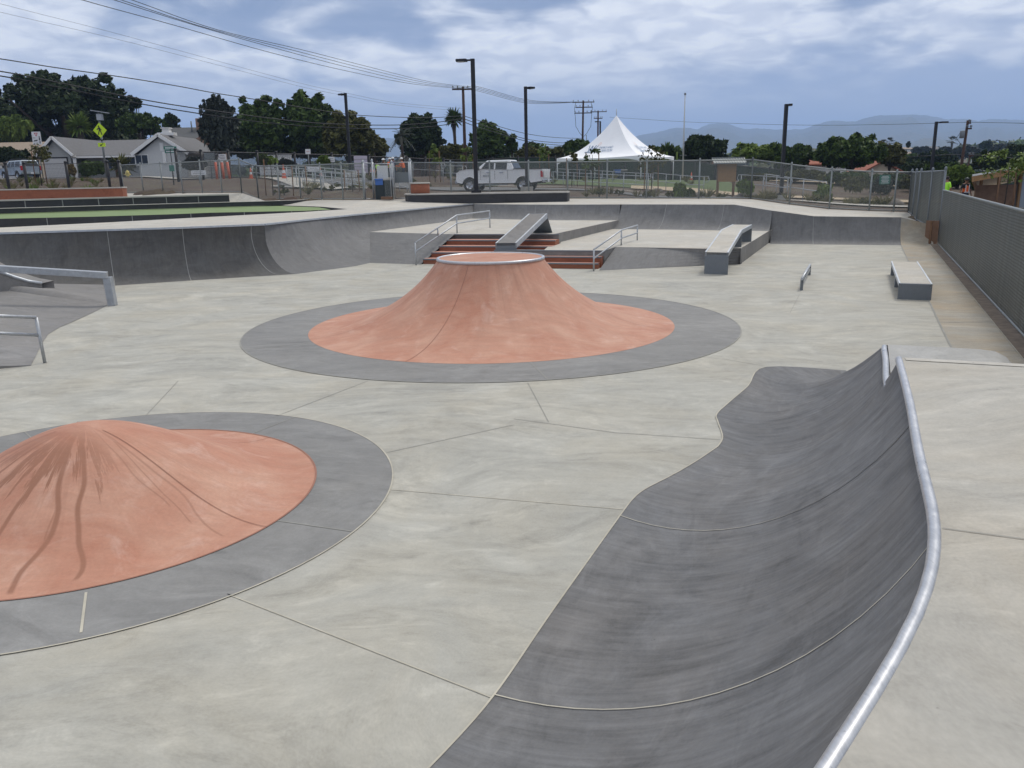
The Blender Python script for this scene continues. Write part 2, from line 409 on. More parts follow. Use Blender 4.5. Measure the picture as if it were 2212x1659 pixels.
        if bevel:
            bm = bmesh.new(); bm.from_mesh(me)
            bmesh.ops.remove_doubles(bm, verts=bm.verts, dist=1e-4)
            ed = [e for e in bm.edges if len(e.link_faces) == 2 and e.calc_face_angle(0) > .6]
            bmesh.ops.bevel(bm, geom=ed, offset=bevel, segments=2, affect='EDGES', profile=.6, clamp_overlap=True)
            bm.to_mesh(me); bm.free()
        o = bpy.data.objects.new(name, me); COL.objects.link(o); ABS[o.name] = Vector((0, 0, 0)) if parent is None else ABS[parent.name].copy()
        if parent is not None: o.parent = parent
        return o
ABS = {}
def tag(o, label=None, cat=None, group=None, kind=None):
    if label: o['label'] = label
    if cat: o['category'] = cat
    if group: o['group'] = group
    if kind: o['kind'] = kind
    return o
def thing(name, label, cat, loc=(0, 0, 0), group=None):
    o = bpy.data.objects.new(name, None); COL.objects.link(o); o.location = loc; ABS[o.name] = Vector(loc); o.empty_display_size = .3
    return tag(o, label, cat, group)
def kids(o): return [c for c in list(bpy.data.objects) if c.parent == o]
def copy_thing(o, loc, label, rz=0., sc=1., cache={}):
    if o.name not in cache: cache[o.name] = [(c, kids(c)) for c in kids(o)]
    r = o.copy(); COL.objects.link(r); r.location = loc; r.rotation_euler = (0, 0, rz); r['label'] = label
    r.scale = (sc, sc, sc) if not isinstance(sc, tuple) else sc
    for ch, gs in cache[o.name]:
        c = ch.copy(); COL.objects.link(c); c.parent = r
        for g in gs: d = g.copy(); COL.objects.link(d); d.parent = c
    return r
def struct(name, mb, mats, **k): return tag(mb.build(name, mats, **k), kind='structure')
def inside(p, poly):
    c = False; n = len(poly); j = n-1
    for i in range(n):
        a, b = poly[i], poly[j]
        if (a[1] > p[1]) != (b[1] > p[1]) and p[0] < (b[0]-a[0])*(p[1]-a[1])/(b[1]-a[1])+a[0]: c = not c
        j = i
    return c
def cdt(mb, outer, holes=(), m=0, extra=()):
    pts = []; edges = []
    for poly in [outer]+list(holes):
        k = len(pts); pts += list(poly); edges += [(k+i, k+(i+1) % len(poly)) for i in range(len(poly))]
    pts += list(extra)
    co, ed, fa, ov, oe, of = delaunay_2d_cdt([Vector(p[:2]) for p in pts], edges, [], 0, 1e-5)
    k = len(mb.v)
    for i, c in enumerate(co):
        if ov[i]: z = pts[ov[i][0]][2]
        else: z = pts[0][2]
        mb.v.append((c.x, c.y, z))
    for f in fa:
        cx = sum(co[i].x for i in f)/3; cy = sum(co[i].y for i in f)/3
        if not inside((cx, cy), outer) or any(inside((cx, cy), h) for h in holes): continue
        mb.face([k+i for i in f], m)
def arc_profile(b, t, n=10, flatness=1.0):
    """points from floor point b up to t, tangent to the floor at b (a circular transition)"""
    b, t = Vector(b), Vector(t); run = Vector((t.x-b.x, t.y-b.y, 0)); L = run.length; h = t.z-b.z
    d = run/L if L > 1e-6 else Vector((1, 0, 0))
    R = (L*L+h*h)/(2*h); amax = math.atan2(L, R-h)
    out = []
    for i in range(n+1):
        a = amax*i/n; out.append(tuple(b+d*(R*math.sin(a))+Vector((0, 0, R*(1-math.cos(a))))))
    return out
def lerp3(a, b, t): return tuple(a[i]+(b[i]-a[i])*t for i in range(3))
def resample(pts, n):
    L = [0.]
    for i in range(1, len(pts)): L.append(L[-1]+(Vector(pts[i])-Vector(pts[i-1])).length)
    out = []
    for k in range(n):
        q = L[-1]*k/(n-1); i = max(j for j in range(len(L)-1) if L[j] <= q+1e-9)
        out.append(lerp3(pts[i], pts[i+1], (q-L[i])/max(1e-9, L[i+1]-L[i])))
    return out
def catmull(pts, per=6):
    out = []; n = len(pts)
    for i in range(n-1):
        p0, p1, p2, p3 = [Vector(pts[max(0, min(n-1, j))]) for j in (i-1, i, i+1, i+2)]
        for k in range(per):
            t = k/per; out.append(tuple(.5*((2*p1)+(p2-p0)*t+(2*p0-5*p1+4*p2-p3)*t*t+(3*p1-p0-3*p2+p3)*t**3)))
    out.append(tuple(pts[-1])); return out
def strip(mb, pts, w, dz=.004, m=0):
    """thin flat joint line lying on a surface"""
    pts = [Vector(p) for p in pts]; k = len(mb.v)
    for i, p in enumerate(pts):
        d = (pts[min(i+1, len(pts)-1)]-pts[max(i-1, 0)]); s_ = Vector((-d.y, d.x, 0)).normalized()*w/2
        mb.v.append((p.x+s_.x, p.y+s_.y, p.z+dz)); mb.v.append((p.x-s_.x, p.y-s_.y, p.z+dz))
    for i in range(len(pts)-1): mb.face((k+2*i, k+2*i+1, k+2*i+3, k+2*i+2), m)
def text_mesh(s, size=1.):
    cu = bpy.data.curves.new('t', 'FONT'); cu.body = s; cu.size = size; cu.align_x = 'CENTER'; cu.align_y = 'CENTER'
    o = bpy.data.objects.new('t', cu); COL.objects.link(o); bpy.context.view_layer.update()
    me = bpy.data.meshes.new_from_object(o.evaluated_get(bpy.context.evaluated_depsgraph_get()))
    v = [tuple(x.co) for x in me.vertices]; f = [tuple(p.vertices) for p in me.polygons]
    bpy.data.objects.remove(o); bpy.data.curves.remove(cu); bpy.data.meshes.remove(me); return v, f
def add_text(mb, s, size, origin, xdir, ydir, m=0):
    v, f = text_mesh(s, size); k = len(mb.v); o = Vector(origin); x = Vector(xdir); y = Vector(ydir)
    mb.v += [tuple(o+x*a[0]+y*a[1]) for a in v]
    for q in f: mb.face([k+i for i in q], m)
# ------------------------------------------------------------------ park outline (fence) and terrain
FP = [(268, 417.6, 2.0), (522, 416.5, 1.98), (559, 431.5, 1.57), (787, 432, 1.57), (892, 430.5, 1.5), (1226, 429, 1.43), (1396, 429, 1.4), (1508, 429, 1.37), (1622, 430, 1.33), (1705, 442, 1.10),
      (1791, 452, .92), (1877, 456, .86), (1930, 457.5, .82), (1962, 459, .78)]
FEN = [P(*q) for q in FP]
CORNER = (14.9, 28.6, .35)
RF0, RF1 = (14.65, 28.17, 0.), (-.1, -6.06, 0.)
park_poly = [(-60, 47), (-45, 46), ]+[f[:2] for f in FEN]+[(15.6, 31.5), (14.75, 28.2), RF1[:2], (-2, -12), (-60, -12)]
ctrl = [PD(*q) for q in [(30, 388, 82), (130, 385, 90), (231, 384, 75), (340, 385, 90), (60, 408, 50), (150, 406, 50), (238, 404, 50), (400, 392, 68), (484, 385, 70), (614, 386, 66), (543, 385, 66),
    (790, 409, 48), (700, 408, 55), (845, 383, 72), (871, 382, 72), (757, 386, 62), (1090, 412, 55), (1137, 413, 50), (1000, 405, 62), (1203, 389, 80), (1384, 393, 76), (1454, 392, 80), (1339, 387, 75),
    (1475, 394, 85), (1565, 427, 52), (1685, 438, 50), (1920, 445, 46), (1800, 441, 48), (2089, 452, 45), (2192, 456, 44), (2046, 452, 46)]]
ctrl += [tuple(f) for f in FEN]+[(-60, 50, 2.3), (-45, 20, 1.3), (15, 28, .0), (17, 28, 0), (8, 12, 0), (12, 12, 0), (3, -6, 0), (-40, 120, 3.4), (0, 130, 1.8), (40, 110, .0), (60, 60, -.6), (30, 25, -.1), (90, 90, -2), (-90, 60, 3.5)]
CX = np.array([[c[0], c[1]] for c in ctrl]); CZ = np.array([c[2] for c in ctrl])
def gz0(x, y):
    d2 = (CX[:, 0]-x)**2+(CX[:, 1]-y)**2+.3; w = 1/d2**1.8; return float((w*CZ).sum()/w.sum())
def sst(a, b, x): t = max(0., min(1., (x-a)/(b-a))); return t*t*(3-2*t)
def pdist(x, y):
    best = 1e9; n = len(park_poly)
    for i in range(n):
        ax, ay = park_poly[i]; bx, by = park_poly[(i+1) % n]; dx, dy = bx-ax, by-ay
        t = max(0, min(1, ((x-ax)*dx+(y-ay)*dy)/(dx*dx+dy*dy+1e-9))); best = min(best, math.hypot(x-ax-t*dx, y-ay-t*dy))
    return best
def gz(x, y):
    z = gz0(x, y)
    if y > 110:
        k = sst(110, 190, y); a = x/max(y, 1)
        low = -2.5-6*sst(.1, .5, a); z = z*(1-k)+low*k
        top = 12.5+1.5*math.sin(a*9+1)+1.2*math.sin(a*23)+2*sst(.45, .6, a)
        z += (top-low)*sst(200, 620, y)+2.2*math.sin(x*.021+y*.013)*sst(220, 400, y)
    return z
def terrain():
    xs = [-9000, -5000, -2500, -1500, -900, -600, -420, -300, -220, -170, -135, -110, -92, -80, -70]+list(range(-62, 46))+[50, 56, 64, 74, 88, 105, 130, 160, 200, 250, 310, 380, 460, 560, 700, 900, 1500, 2500, 5000, 9000]
    ys = [-9000, -3000, -800, -200, -60, -25]+list(range(-14, 101))+[104, 110, 118, 128, 140, 155, 172, 190, 210, 235, 260, 290, 320, 355, 390, 430, 470, 510, 550, 590, 630, 680, 800, 1200, 2500, 5000, 9000]
    mb = MB(); n = len(xs)
    for y in ys:
        for x in xs:
            z = gz(x, y)
            if inside((x, y), park_poly):
                d = pdist(x, y)
                if x > 3 and y < 30.6: z = min(z, 0.)
                z = z-.07-.5*sst(.1, .9, d); z = z-(z+1.)*sst(1.2, 2.2, d)
            elif pdist(x, y) < 1.5 and y < 28: z = min(z, -.03)
            mb.v.append((x, y, z))
    for j in range(len(ys)-1):
        for i in range(n-1): mb.face((j*n+i, j*n+i+1, (j+1)*n+i+1, (j+1)*n+i), 0, sm=True)
    struct('ground', mb, 'ground_soil')
terrain()
def drape(a, b, na, nb, off):
    """sheet between two polylines (xy), laid on the terrain"""
    a = resample([(p[0], p[1], 0) for p in a], na); b = resample([(p[0], p[1], 0) for p in b], na); rows = []
    for p, q in zip(a, b):
        r = []
        for k in range(nb+1):
            x, y, _ = lerp3(p, q, k/nb); r.append((x, y, gz(x, y)+off))
        rows.append(r)
    return rows
# ------------------------------------------------------------------ skatepark floor with joints
fl = MB()
fl.poly([(-16, -9, 0), (-1.2, -9, 0), (15.9, 30.5, 0), (13.5, 36, 0), (-16, 36, 0)][::1])
J = [[(491, 1284), (1062, 1508)], [(845, 1058), (1348, 1101)], [(1140, 827), (1162, 868), (1185, 912)], [(835, 978), (1110, 918)], [(1110, 905), (1330, 935), (1556, 950)],
     [(595, 900), (795, 823)], [(315, 898), (385, 823)], [(1560, 775), (1652, 791)], [(1706, 677), (1727, 636)]]
for k, q in enumerate(J): strip(fl, [P(*p) for p in q], .008, .004, 1 if k in (0, 1) else 2)
struct('skatepark_floor', fl, ['light_concrete', 'joint', 'joint_dark'])
st_ = MB()   # walkway strip along the right fence
A = [P(1946, 530), P(1961, 562), P(2006.6, 650), P(2028, 696), P(2054, 749)]; ax = A[-1]; dx = (A[-1][0]-A[-2][0])/(A[-1][1]-A[-2][1])
A.append((ax[0]-dx*(ax[1]+2), -2, 0))
def rfx(y, off=0.): return RF0[0]+(RF1[0]-RF0[0])*(RF0[1]-y)/(RF0[1]-RF1[1])-off
B = [(rfx(p[1], .23), p[1], 0) for p in A]
rows = [[(a[0], a[1], .004), (b[0], b[1], .004)] for a, b in zip(resample(A, 30), resample(B, 30))]
st_.grid(rows, sm=False)
strip(st_, [(a[0], a[1], .004) for a in A], .03, .003, 1)
for py, xa, xb in ((696, 2028, 2165), (758, 2110, 2212), (540, 1948, 2014)): strip(st_, [P(xa, py, .004), P(xb, py, .004)], .025, .003, 1)
strip(st_, [(b[0]+.02, b[1], .004) for b in B], .035, .004, 2)
struct('walkway_strip', st_, ['strip_concrete', 'joint_dark', 'joint'])
dr = MB(); dr.grid([[(rfx(y, .22), y, .012), (rfx(y, -.3), y, .03)] for y in np.linspace(-8, 28.4, 40)], sm=False)
struct('dirt_edging', dr, 'edging_soil')
# ------------------------------------------------------------------ volcanoes
C1 = (-.33, 14.2, 0.); H1 = 1.16; RT = .90; RB = 3.16
volcano_mat('volcano_red', 0., 0., False)
t = thing('volcano_ramp', 'large red concrete volcano with a flat round top edged in steel, mid-floor', 'volcano ramp', C1)
b = MB(); b.ring((C1[0], C1[1], .004), RB-.02, 4.24, 128); b.ring((C1[0], C1[1], .007), 4.225, 4.245, 128, 1)
for a in (.35, 1.7, 3.6, 4.9): strip(b, [(C1[0]+r*math.cos(a), C1[1]+r*math.sin(a), .004) for r in (RB, 4.22)], .014, .003, 2)
b.build('apron', ['apron_concrete', 'joint_dark', 'joint_dark'], t)
prof = [(RB-(p[0]), p[2]+.006) for p in arc_profile((0, 0, 0), (RB-RT, 0, H1), 28)]
b = MB(); b.lathe(prof, C1, 128)
for a in (-1.95, -.28, 1.6, 3.5):
    pts = [(C1[0]+r*math.cos(a), C1[1]+r*math.sin(a), z) for r, z in prof]; strip(b, pts, .008, .005, 1)
b.build('skirt', ['volcano_red', 'joint_red'], t)
b = MB(); b.lathe([(RT, 0), (0.001, 0.004)], (C1[0], C1[1], H1+.012), 96); strip(b, [(C1[0]-.75, C1[1]-.6, H1+.018), (C1[0]+.7, C1[1]+.68, H1+.018)], .014, .004, 1)
b.build('top', ['volcano_red', 'joint_red'], t)
b = MB(); b.tube([(C1[0]+(RT+.012)*math.cos(a), C1[1]+(RT+.012)*math.sin(a), H1) for a in np.linspace(0, 2*math.pi, 97)[:-1]], .029, 12, closed=True)
b.build('coping', 'coping_steel', t)
C2 = (-3.5, 6.38, 0.); H2 = max(.3, PD(228, 919, 6.38)[2]); RB2 = 1.805
for px_, py_, wd_ in ((35, 1265, .024), (153, 1240, .022), (100, 1190, .010), (-30, 1215, .020), (-90, 1150, .018), (498, 1137, .012), (352, 1128, .009), (420, 1130, .008), (60, 1120, .012), (-140, 1080, .02)):
    q_ = P(px_, py_, .05); DRIPS.append((math.atan2(q_[1]-C2[1], q_[0]-C2[0]), math.hypot(q_[1]-C2[1], q_[0]-C2[0]), wd_))
volcano_mat('volcano_stained', 0., 0., True)
t = thing('volcano_ramp', 'pointed red concrete mound with wet drip stains, nearest the camera', 'volcano ramp', C2)
b = MB(); b.ring((C2[0], C2[1], .004), RB2-.02, 2.465, 128); b.ring((C2[0], C2[1], .007), 2.460, 2.472, 128, 1)
q1, q2 = P(186, 1280, .004), P(175, 1367, .004); strip(b, [q1, q2], .016, .003, 1)
for a in (1.1, -.35, 2.3): strip(b, [(C2[0]+r*math.cos(a), C2[1]+r*math.sin(a), .004) for r in (RB2, 2.45)], .012, .003, 2)
b.build('apron', ['apron_concrete', 'joint', 'joint_dark'], t)
def bell(r): q = r/RB2; return H2*(.5*(1+math.cos(math.pi*q)))**1.12
prof = [(RB2*(1-i/44), bell(RB2*(1-i/44))+.006) for i in range(44)]+[(.001, bell(0)+.006)]
b = MB(); b.lathe(prof, C2, 128)
for a in (-.42, .95, -2.6, 2.2):
    strip(b, [(C2[0]+r*math.cos(a), C2[1]+r*math.sin(a), z) for r, z in prof[:-5]], .006, .005, 1)
b.build('mound', ['volcano_stained', 'joint_red'], t)
b = MB(); b.ring((C2[0], C2[1], .009), RB2-.012, RB2+.004, 128); b.build('edge_joint', 'joint_red', t)
# ------------------------------------------------------------------ foreground quarter pipe
ZD1, ZD2 = 1.2, 1.0
NB = [((-3.2, -1.6), (-2.0, -2.6)), ((-2.2, .2), (-1.0, -.75)), ((-1.1, 1.9), (.15, .98)), ((-.39, 3.05), (1.17, 2.07)), ((-.12, 3.54), (1.58, 2.82)), ((.11, 4.11), (1.72, 3.15)), ((.41, 4.82), (1.93, 3.67)), ((.82, 5.78), (2.17, 4.22)),
      ((1.01, 6.19), (2.31, 4.55)), ((1.29, 6.49), (2.45, 4.89)), ((1.62, 6.88), (2.60, 5.26)), ((1.93, 7.3), (2.77, 5.68))]
NQ2 = [((1.93, 7.3), (2.70, 5.66)), ((2.05, 7.59), (2.82, 5.95)), ((2.13, 8.1), (3.02, 6.40)), ((2.19, 8.38), (3.14, 6.68)), ((2.44, 8.83), (3.24, 6.92)), ((2.85, 9.53), (3.31, 7.06)), ((3.38, 10.53), (3.40, 7.12)), ((4.32, 10.24), (3.98, 6.87))]
t = thing('quarter_pipe', 'dark slate concrete quarter pipe sweeping round the right foreground with steel coping', 'skate ramp', (1.5, 4, 0))
def surf(nodes, z, per=5):
    bs = catmull([(a[0], a[1], .005) for a, c in nodes], per); cs = catmull([(c[0], c[1], z) for a, c in nodes], per)
    return [arc_profile(x, y, 16) for x, y in zip(bs, cs)], bs, cs
def relax(l, k=8):
    l = [Vector(p) for p in l]
    for _ in range(k): l = [l[0]]+[l[i]*.5+(l[i-1]+l[i+1])*.25 for i in range(1, len(l)-1)]+[l[-1]]
    return [tuple(p) for p in l]
r1, bs1, cs1 = surf(NB, ZD1-.012); cs1 = relax(cs1, 14); bs1 = relax(bs1, 6); r1 = [arc_profile(x, y, 16) for x, y in zip(bs1, cs1)]; r2, bs2, cs2 = surf(NQ2, ZD2-.012)
b = MB(); b.grid(r1, 0)
for i in (20, 35): 
    pr = r1[i]; strip(b, [(p[0], p[1], p[2]) for p in pr[:]], .0075, .005, 1)
strip(b, [(p[0], p[1], 0.005) for p in bs1], .011, .004, 1)
# end cheek of the higher section
pr = r1[-1]; b.poly([pr[0]]+pr[1:]+[(pr[-1][0], pr[-1][1], 0)], 2)
b.build('transition', ['slate_concrete', 'joint', 'bank_side_concrete'], t)
b = MB(); b.grid(r2, 0); strip(b, [(p[0], p[1], .005) for p in bs2[:31]], .012, .004, 1)
o = b.build('far_transition', ['slate_concrete', 'joint'], t)
b = MB(); b.tube(cs1[3:], .0255, 14)
b.build('coping', 'coping_steel', t)
b = MB(); b.tube(cs2[:25], .025, 12); b.build('coping', 'coping_steel', t)
# upper deck
edge = [(c[0]+.012, c[1]-.006, ZD1+.004) for c in cs1]
dk = MB(); far = [(3.46, 5.34), (rfx(5.0, .1), 4.95), (rfx(-9, .1), -9), (-6, -9), (-3.2, -5)]
poly = edge+[(x, y, ZD1+.004) for x, y in far]
cdt(dk, poly)
k = len(poly)
for i in range(len(edge)-1, k-1):
    a, c = poly[i], poly[i+1]; dk.poly([a, (a[0], a[1], 0), (c[0], c[1], 0), c])
a, c = P(2036, 1142, ZD1+.004), P(2260, 1172, ZD1+.004)
strip(dk, [a, c], .006, .004, 1)
dk.build('deck', ['path_concrete', 'joint_dark'], t)
b = MB(); e1, e2 = Vector((2.80, 5.66, ZD1+.008)), Vector((4.5, 4.99, ZD1+.008)); wd_ = Vector((-.03, -.085, 0)); b.poly([tuple(e1), tuple(e1+wd_), tuple(e2+wd_), tuple(e2)]); b.build('edge_band', 'deck_concrete', t)
b = MB(); rows = []   # lower deck behind, rolled off at its right end
L0 = [(2.66, 5.55), (2.82, 5.92), (3.02, 6.38), (3.33, 7.10)]
prof = [(0, 0), (.45, 0), (.72, -.003), (.84, -.015), (.93, -.06), (.99, -.13), (1.02, -.25), (1.03, -1.)]
for k in range(9):
    q = resample([(x, y, 0) for x, y in L0], 9)[k]; d = Vector((.93, -.35, 0)).normalized()
    rows.append([(q[0]+.02+d.x*s_, q[1]+d.y*s_, ZD2+z-.30*(1-k/8)**1.6*min(1, s_/.25)) for s_, z in prof])
b.grid(rows, 0); b.build('lower_deck', 'bench_concrete', t)
# ------------------------------------------------------------------ ledges and rails
def hexa(mb, bot, top, m=0):
    k = len(mb.v); mb.v += [tuple(p) for p in bot]+[tuple(p) for p in top]
    mb.face((k+3, k+2, k+1, k), m); mb.face((k+4, k+5, k+6, k+7), m)
    for i in range(4): j = (i+1) % 4; mb.face((k+i, k+j, k+4+j, k+4+i), m)
def slab(mb, tops, th, m=0):        # 4 top corners, thickness down
    hexa(mb, [(p[0], p[1], p[2]-th) for p in tops], tops, m)
a, c, d = Vector(P(1938.5, 646.5)), Vector(P(2005.6, 649)), Vector(P(1922, 592))
w = c-a; l = (d-a); hh = .42
w = w.normalized()*.60
ztop = PD(1939, 612, a.y)[2]
t = thing('manual_ledge', 'low concrete-topped ledge with steel front, beside the walkway strip on the right', 'skate ledge', tuple(a))
def at2(u, v, z): p = a+w*u+l*v; return (p.x, p.y, z)
b = MB(); slab(b, [at2(.04, .015, ztop), at2(.96, .015, ztop), at2(.96, .985, ztop), at2(.04, .985, ztop)], .06); b.build('top_slab', 'deck_concrete', t)
b = MB()
for u0, u1 in ((0, .05), (.95, 1)): slab(b, [at2(u0, 0, ztop+.006), at2(u1, 0, ztop+.006), at2(u1, 1, ztop+.006), at2(u0, 1, ztop+.006)], .075)
b.build('edge_angle', 'edge_steel', t)
b = MB(); hexa(b, [at2(0, 0, 0), at2(1, 0, 0), at2(1, .02, 0), at2(0, .02, 0)], [at2(0, 0, ztop-.004), at2(1, 0, ztop-.004), at2(1, .02, ztop-.004), at2(0, .02, ztop-.004)]); b.build('front_panel', 'plate_steel', t)
for v0 in (.42, .93):
    b = MB(); hexa(b, [at2(.02, v0, 0), at2(.98, v0, 0), at2(.98, v0+.05, 0), at2(.02, v0+.05, 0)], [at2(.02, v0, ztop-.06), at2(.98, v0, ztop-.06), at2(.98, v0+.05, ztop-.06), at2(.02, v0+.05, ztop-.06)]); b.build('leg', 'plate_steel', t)
# flat bar
p0, p1 = Vector(P(1731, 627)), Vector(P(1748, 594.6)); z0 = PD(1731, 602, p0.y)[2]
t = thing('flat_bar', 'short low steel flat bar standing alone on the floor left of the manual ledge', 'grind rail', tuple(p0))
dirv = (p1-p0).normalized()
b = MB(); b.tube([tuple(p0-dirv*.06+Vector((0, 0, z0))), tuple(p1+dirv*.06+Vector((0, 0, z0)))], .03, 12); b.build('rail', 'galvanised_steel', t)
b = MB(); b.bar(tuple(p0+Vector((0, 0, z0*.62))), tuple(p1+Vector((0, 0, z0*.62))), .04, .05); b.build('lower_bar', 'galvanised_steel', t)
for q in (p0, p1): b = MB(); b.bar(tuple(q), tuple(q+Vector((0, 0, z0))), .05); b.build('leg', 'plate_steel', t)
# hubba ledge over the right bank
t = thing('kinked_ledge', 'kinked steel and concrete ledge running up the grey bank to the lower plaza', 'skate ledge', P(1521, 591.6))
A0, A1 = P(1521, 591.6), P(1571.5, 593.5); Y0 = A0[1]
T0, T1 = PD(1522.5, 545, A0[1]), PD(1573, 545, A1[1]); zt = (T0[2]+T1[2])/2
wv = Vector((A1[0]-A0[0], A1[1]-A0[1], 0))
K1 = Vector(PD(1603, 497, 23.6)); K0 = K1-wv; E1 = Vector(PD(1624.5, 485.5, 25.4)); E0 = E1-wv
F1 = Vector((A1[0], A1[1], zt)); F0 = F1-wv
for nm, cs, dz, mat in (('sloped_slab', (F0, F1, K1, K0), 0, 'deck_concrete'), ('flat_slab', (K0, K1, E1, E0), 0, 'deck_concrete')):
    b = MB(); i_ = wv*.07
    cc = [tuple(cs[0]+i_), tuple(cs[1]-i_), tuple(cs[2]-i_), tuple(cs[3]+i_)]; slab(b, [(p[0], p[1], p[2]) for p in cc], .06); b.build(nm, mat, t)
b = MB()
for (p, q) in ((F0, K0), (K0, E0)): slab(b, [tuple(p+Vector((0, 0, .006))), tuple(p+wv*.07+Vector((0, 0, .006))), tuple(q+wv*.07+Vector((0, 0, .006))), tuple(q+Vector((0, 0, .006)))], .11)
for (p, q) in ((F1, K1), (K1, E1)): slab(b, [tuple(p-wv*.07+Vector((0, 0, .006))), tuple(p+Vector((0, 0, .006))), tuple(q+Vector((0, 0, .006))), tuple(q-wv*.07+Vector((0, 0, .006)))], .11)
b.build('edge_angle', 'edge_steel', t)
def panel(pa, pb, zb, zt_, th=.03):
    b = MB(); n_ = Vector((pb.x-pa.x, pb.y-pa.y, 0)).normalized(); n_ = Vector((-n_.y, n_.x, 0))*th
    bot = [(pa.x, pa.y, zb), (pb.x, pb.y, zb), (pb.x+n_.x, pb.y+n_.y, zb), (pa.x+n_.x, pa.y+n_.y, zb)]; hexa(b, bot, [(p[0], p[1], zt_) for p in bot]); return b
panel(F0, F1, 0, zt-.004).build('front_panel', 'plate_steel', t)
panel(K0, K1, .45, K1.z-.06).build('leg', 'plate_steel', t); panel(E0, E1, .45, E1.z-.06).build('leg', 'plate_steel', t)
# A-frame ledge over the stairs
t = thing('sloped_ledge', 'steep concrete ledge with a raised peak standing over the red stairs', 'skate ledge', PX(1090, 24.2, 0))
wv = Vector((.62, -.06, 0)); F0 = Vector(PD(1070, 525, 24.2)); F1 = F0+wv; K0 = Vector(PD(1141.5, 462, 26.2)); K1 = K0+wv*.95; G0 = Vector(PX(1152, 26.9, .75)); G1 = G0+wv
b = MB(); i_ = wv*.07; slab(b, [tuple(F0+i_), tuple(F1-i_), tuple(K1-i_), tuple(K0+i_)], .08); b.build('top_slab', 'bank_side_concrete', t)
b = MB()
u6 = Vector((0, 0, .006))
slab(b, [tuple(F0+u6), tuple(F0+wv*.07+u6), tuple(K0+wv*.07+u6), tuple(K0+u6)], .16); slab(b, [tuple(F1-wv*.07+u6), tuple(F1+u6), tuple(K1+u6), tuple(K1-wv*.07+u6)], .16)
slab(b, [tuple(K0+wv*.07+u6), tuple(K1-wv*.07+u6), tuple(K1-wv*.07+u6+Vector((0, .06, -.02))), tuple(K0+wv*.07+u6+Vector((0, .06, -.02)))], .1)
b.build('edge_angle', 'edge_steel', t)
panel(F0, F1, 0, F0.z-.004).build('front_panel', 'plate_steel', t)
b = MB(); hexa(b, [tuple(G0), tuple(G1), tuple(G1+Vector((0, .1, 0))), tuple(G0+Vector((0, .1, 0)))], [tuple(K0+Vector((0, -.02, -.09))), tuple(K1+Vector((0, -.02, -.09))), tuple(K1+Vector((0, .08, -.05))), tuple(K0+Vector((0, .08, -.05)))]); b.build('rear_panel', 'plate_steel', t)
def handrail(label, name, top, low, posts, r=.024, cat='handrail', loc=None):
    t = thing(name, label, cat, loc or posts[0][0])
    for nm, pl in (('top_rail', top), ('lower_rail', low)):
        b = MB(); b.tube(pl, r, 10); b.build(nm, 'galvanised_steel', t)
    for p, q in posts:
        b = MB(); b.tube([p, q], r*.95, 10); b.build('post', 'galvanised_steel', t)
    return t
def footed(px, pyb, zb, pyt, pxt=None):
    p = P(px, pyb, zb); q = PD(pxt if pxt is not None else px, pyt, p[1]); return (p, (p[0], p[1], q[2]))
q = [footed(899, 573, 0, 524.6), footed(987.5, 504, .75, 465), footed(1058.5, 492, .75, 455.5)]
low = [(a[0], a[1], h) for (a, b_), h in zip(q, [q[i][1][2]-.26 for i in range(3)])]
mid = (lerp3(low[0], low[1], .52), lerp3(q[0][1], q[1][1], .52))
handrail('galvanised handrail kinked up the left side of the red stairs', 'grind_handrail', [x[1] for x in q], low, q+[mid])
q = [footed(1282.5, 586, 0, 539), footed(1342, 530, .45, 497), footed(1376.5, 519, .45, 486.7)]
low = [(a[0], a[1], b_[2]-.24) for a, b_ in q]
handrail('galvanised kinked handrail between the short right stairs and the grey bank', 'grind_handrail', [x[1] for x in q], low, q)
# left round rail
p = P(97, 784); tp = (p[0]-.02, p[1], PD(84, 685.6, p[1])[2]); lowz = PD(87, 724, p[1])[2]
l1 = Vector(PD(0, 682.5, 11.35)); l2 = Vector(PD(0, 720, 11.35)); d1 = l1-Vector(tp); e1 = Vector(tp)+d1*2.6; e2 = Vector((tp[0], tp[1], lowz))+(l2-Vector((tp[0], tp[1], lowz)))*2.6
handrail('round steel double rail leaving the left edge of the picture, lower of the two there', 'grind_rail', [tp, tuple(e1)], [(tp[0], tp[1], lowz), tuple(e2)], [(p, tp), ((e1.x, e1.y, .3), tuple(e1))], .025, 'grind rail')
# left square rail
t = thing('square_rail', 'long square-section steel rail on a single leg by the left bank', 'grind rail', P(244, 660))
fp = Vector(P(244, 660)); ztp = PD(239, 588, fp.y)[2]; s1 = Vector((fp.x-.03, fp.y, ztp)); s2 = Vector(PD(0, 574, 16.9)); s2 = s1+(s2-s1)*1.7
b = MB(); b.bar(tuple(s1+Vector((0, 0, -.06))), tuple(s2+Vector((0, 0, -.06))), .20, .13); b.build('rail', 'galvanised_steel', t, bevel=.008)
b = MB(); b.bar(tuple(fp), (s1.x, s1.y, s1.z-.10), .14, .16, up=(1, 0, 0)); b.build('leg', 'galvanised_steel', t, bevel=.008)
b = MB(); b.bar((s2.x, s2.y, .3), (s2.x, s2.y, s2.z-.12), .14, .16, up=(1, 0, 0)); b.build('leg', 'galvanised_steel', t)
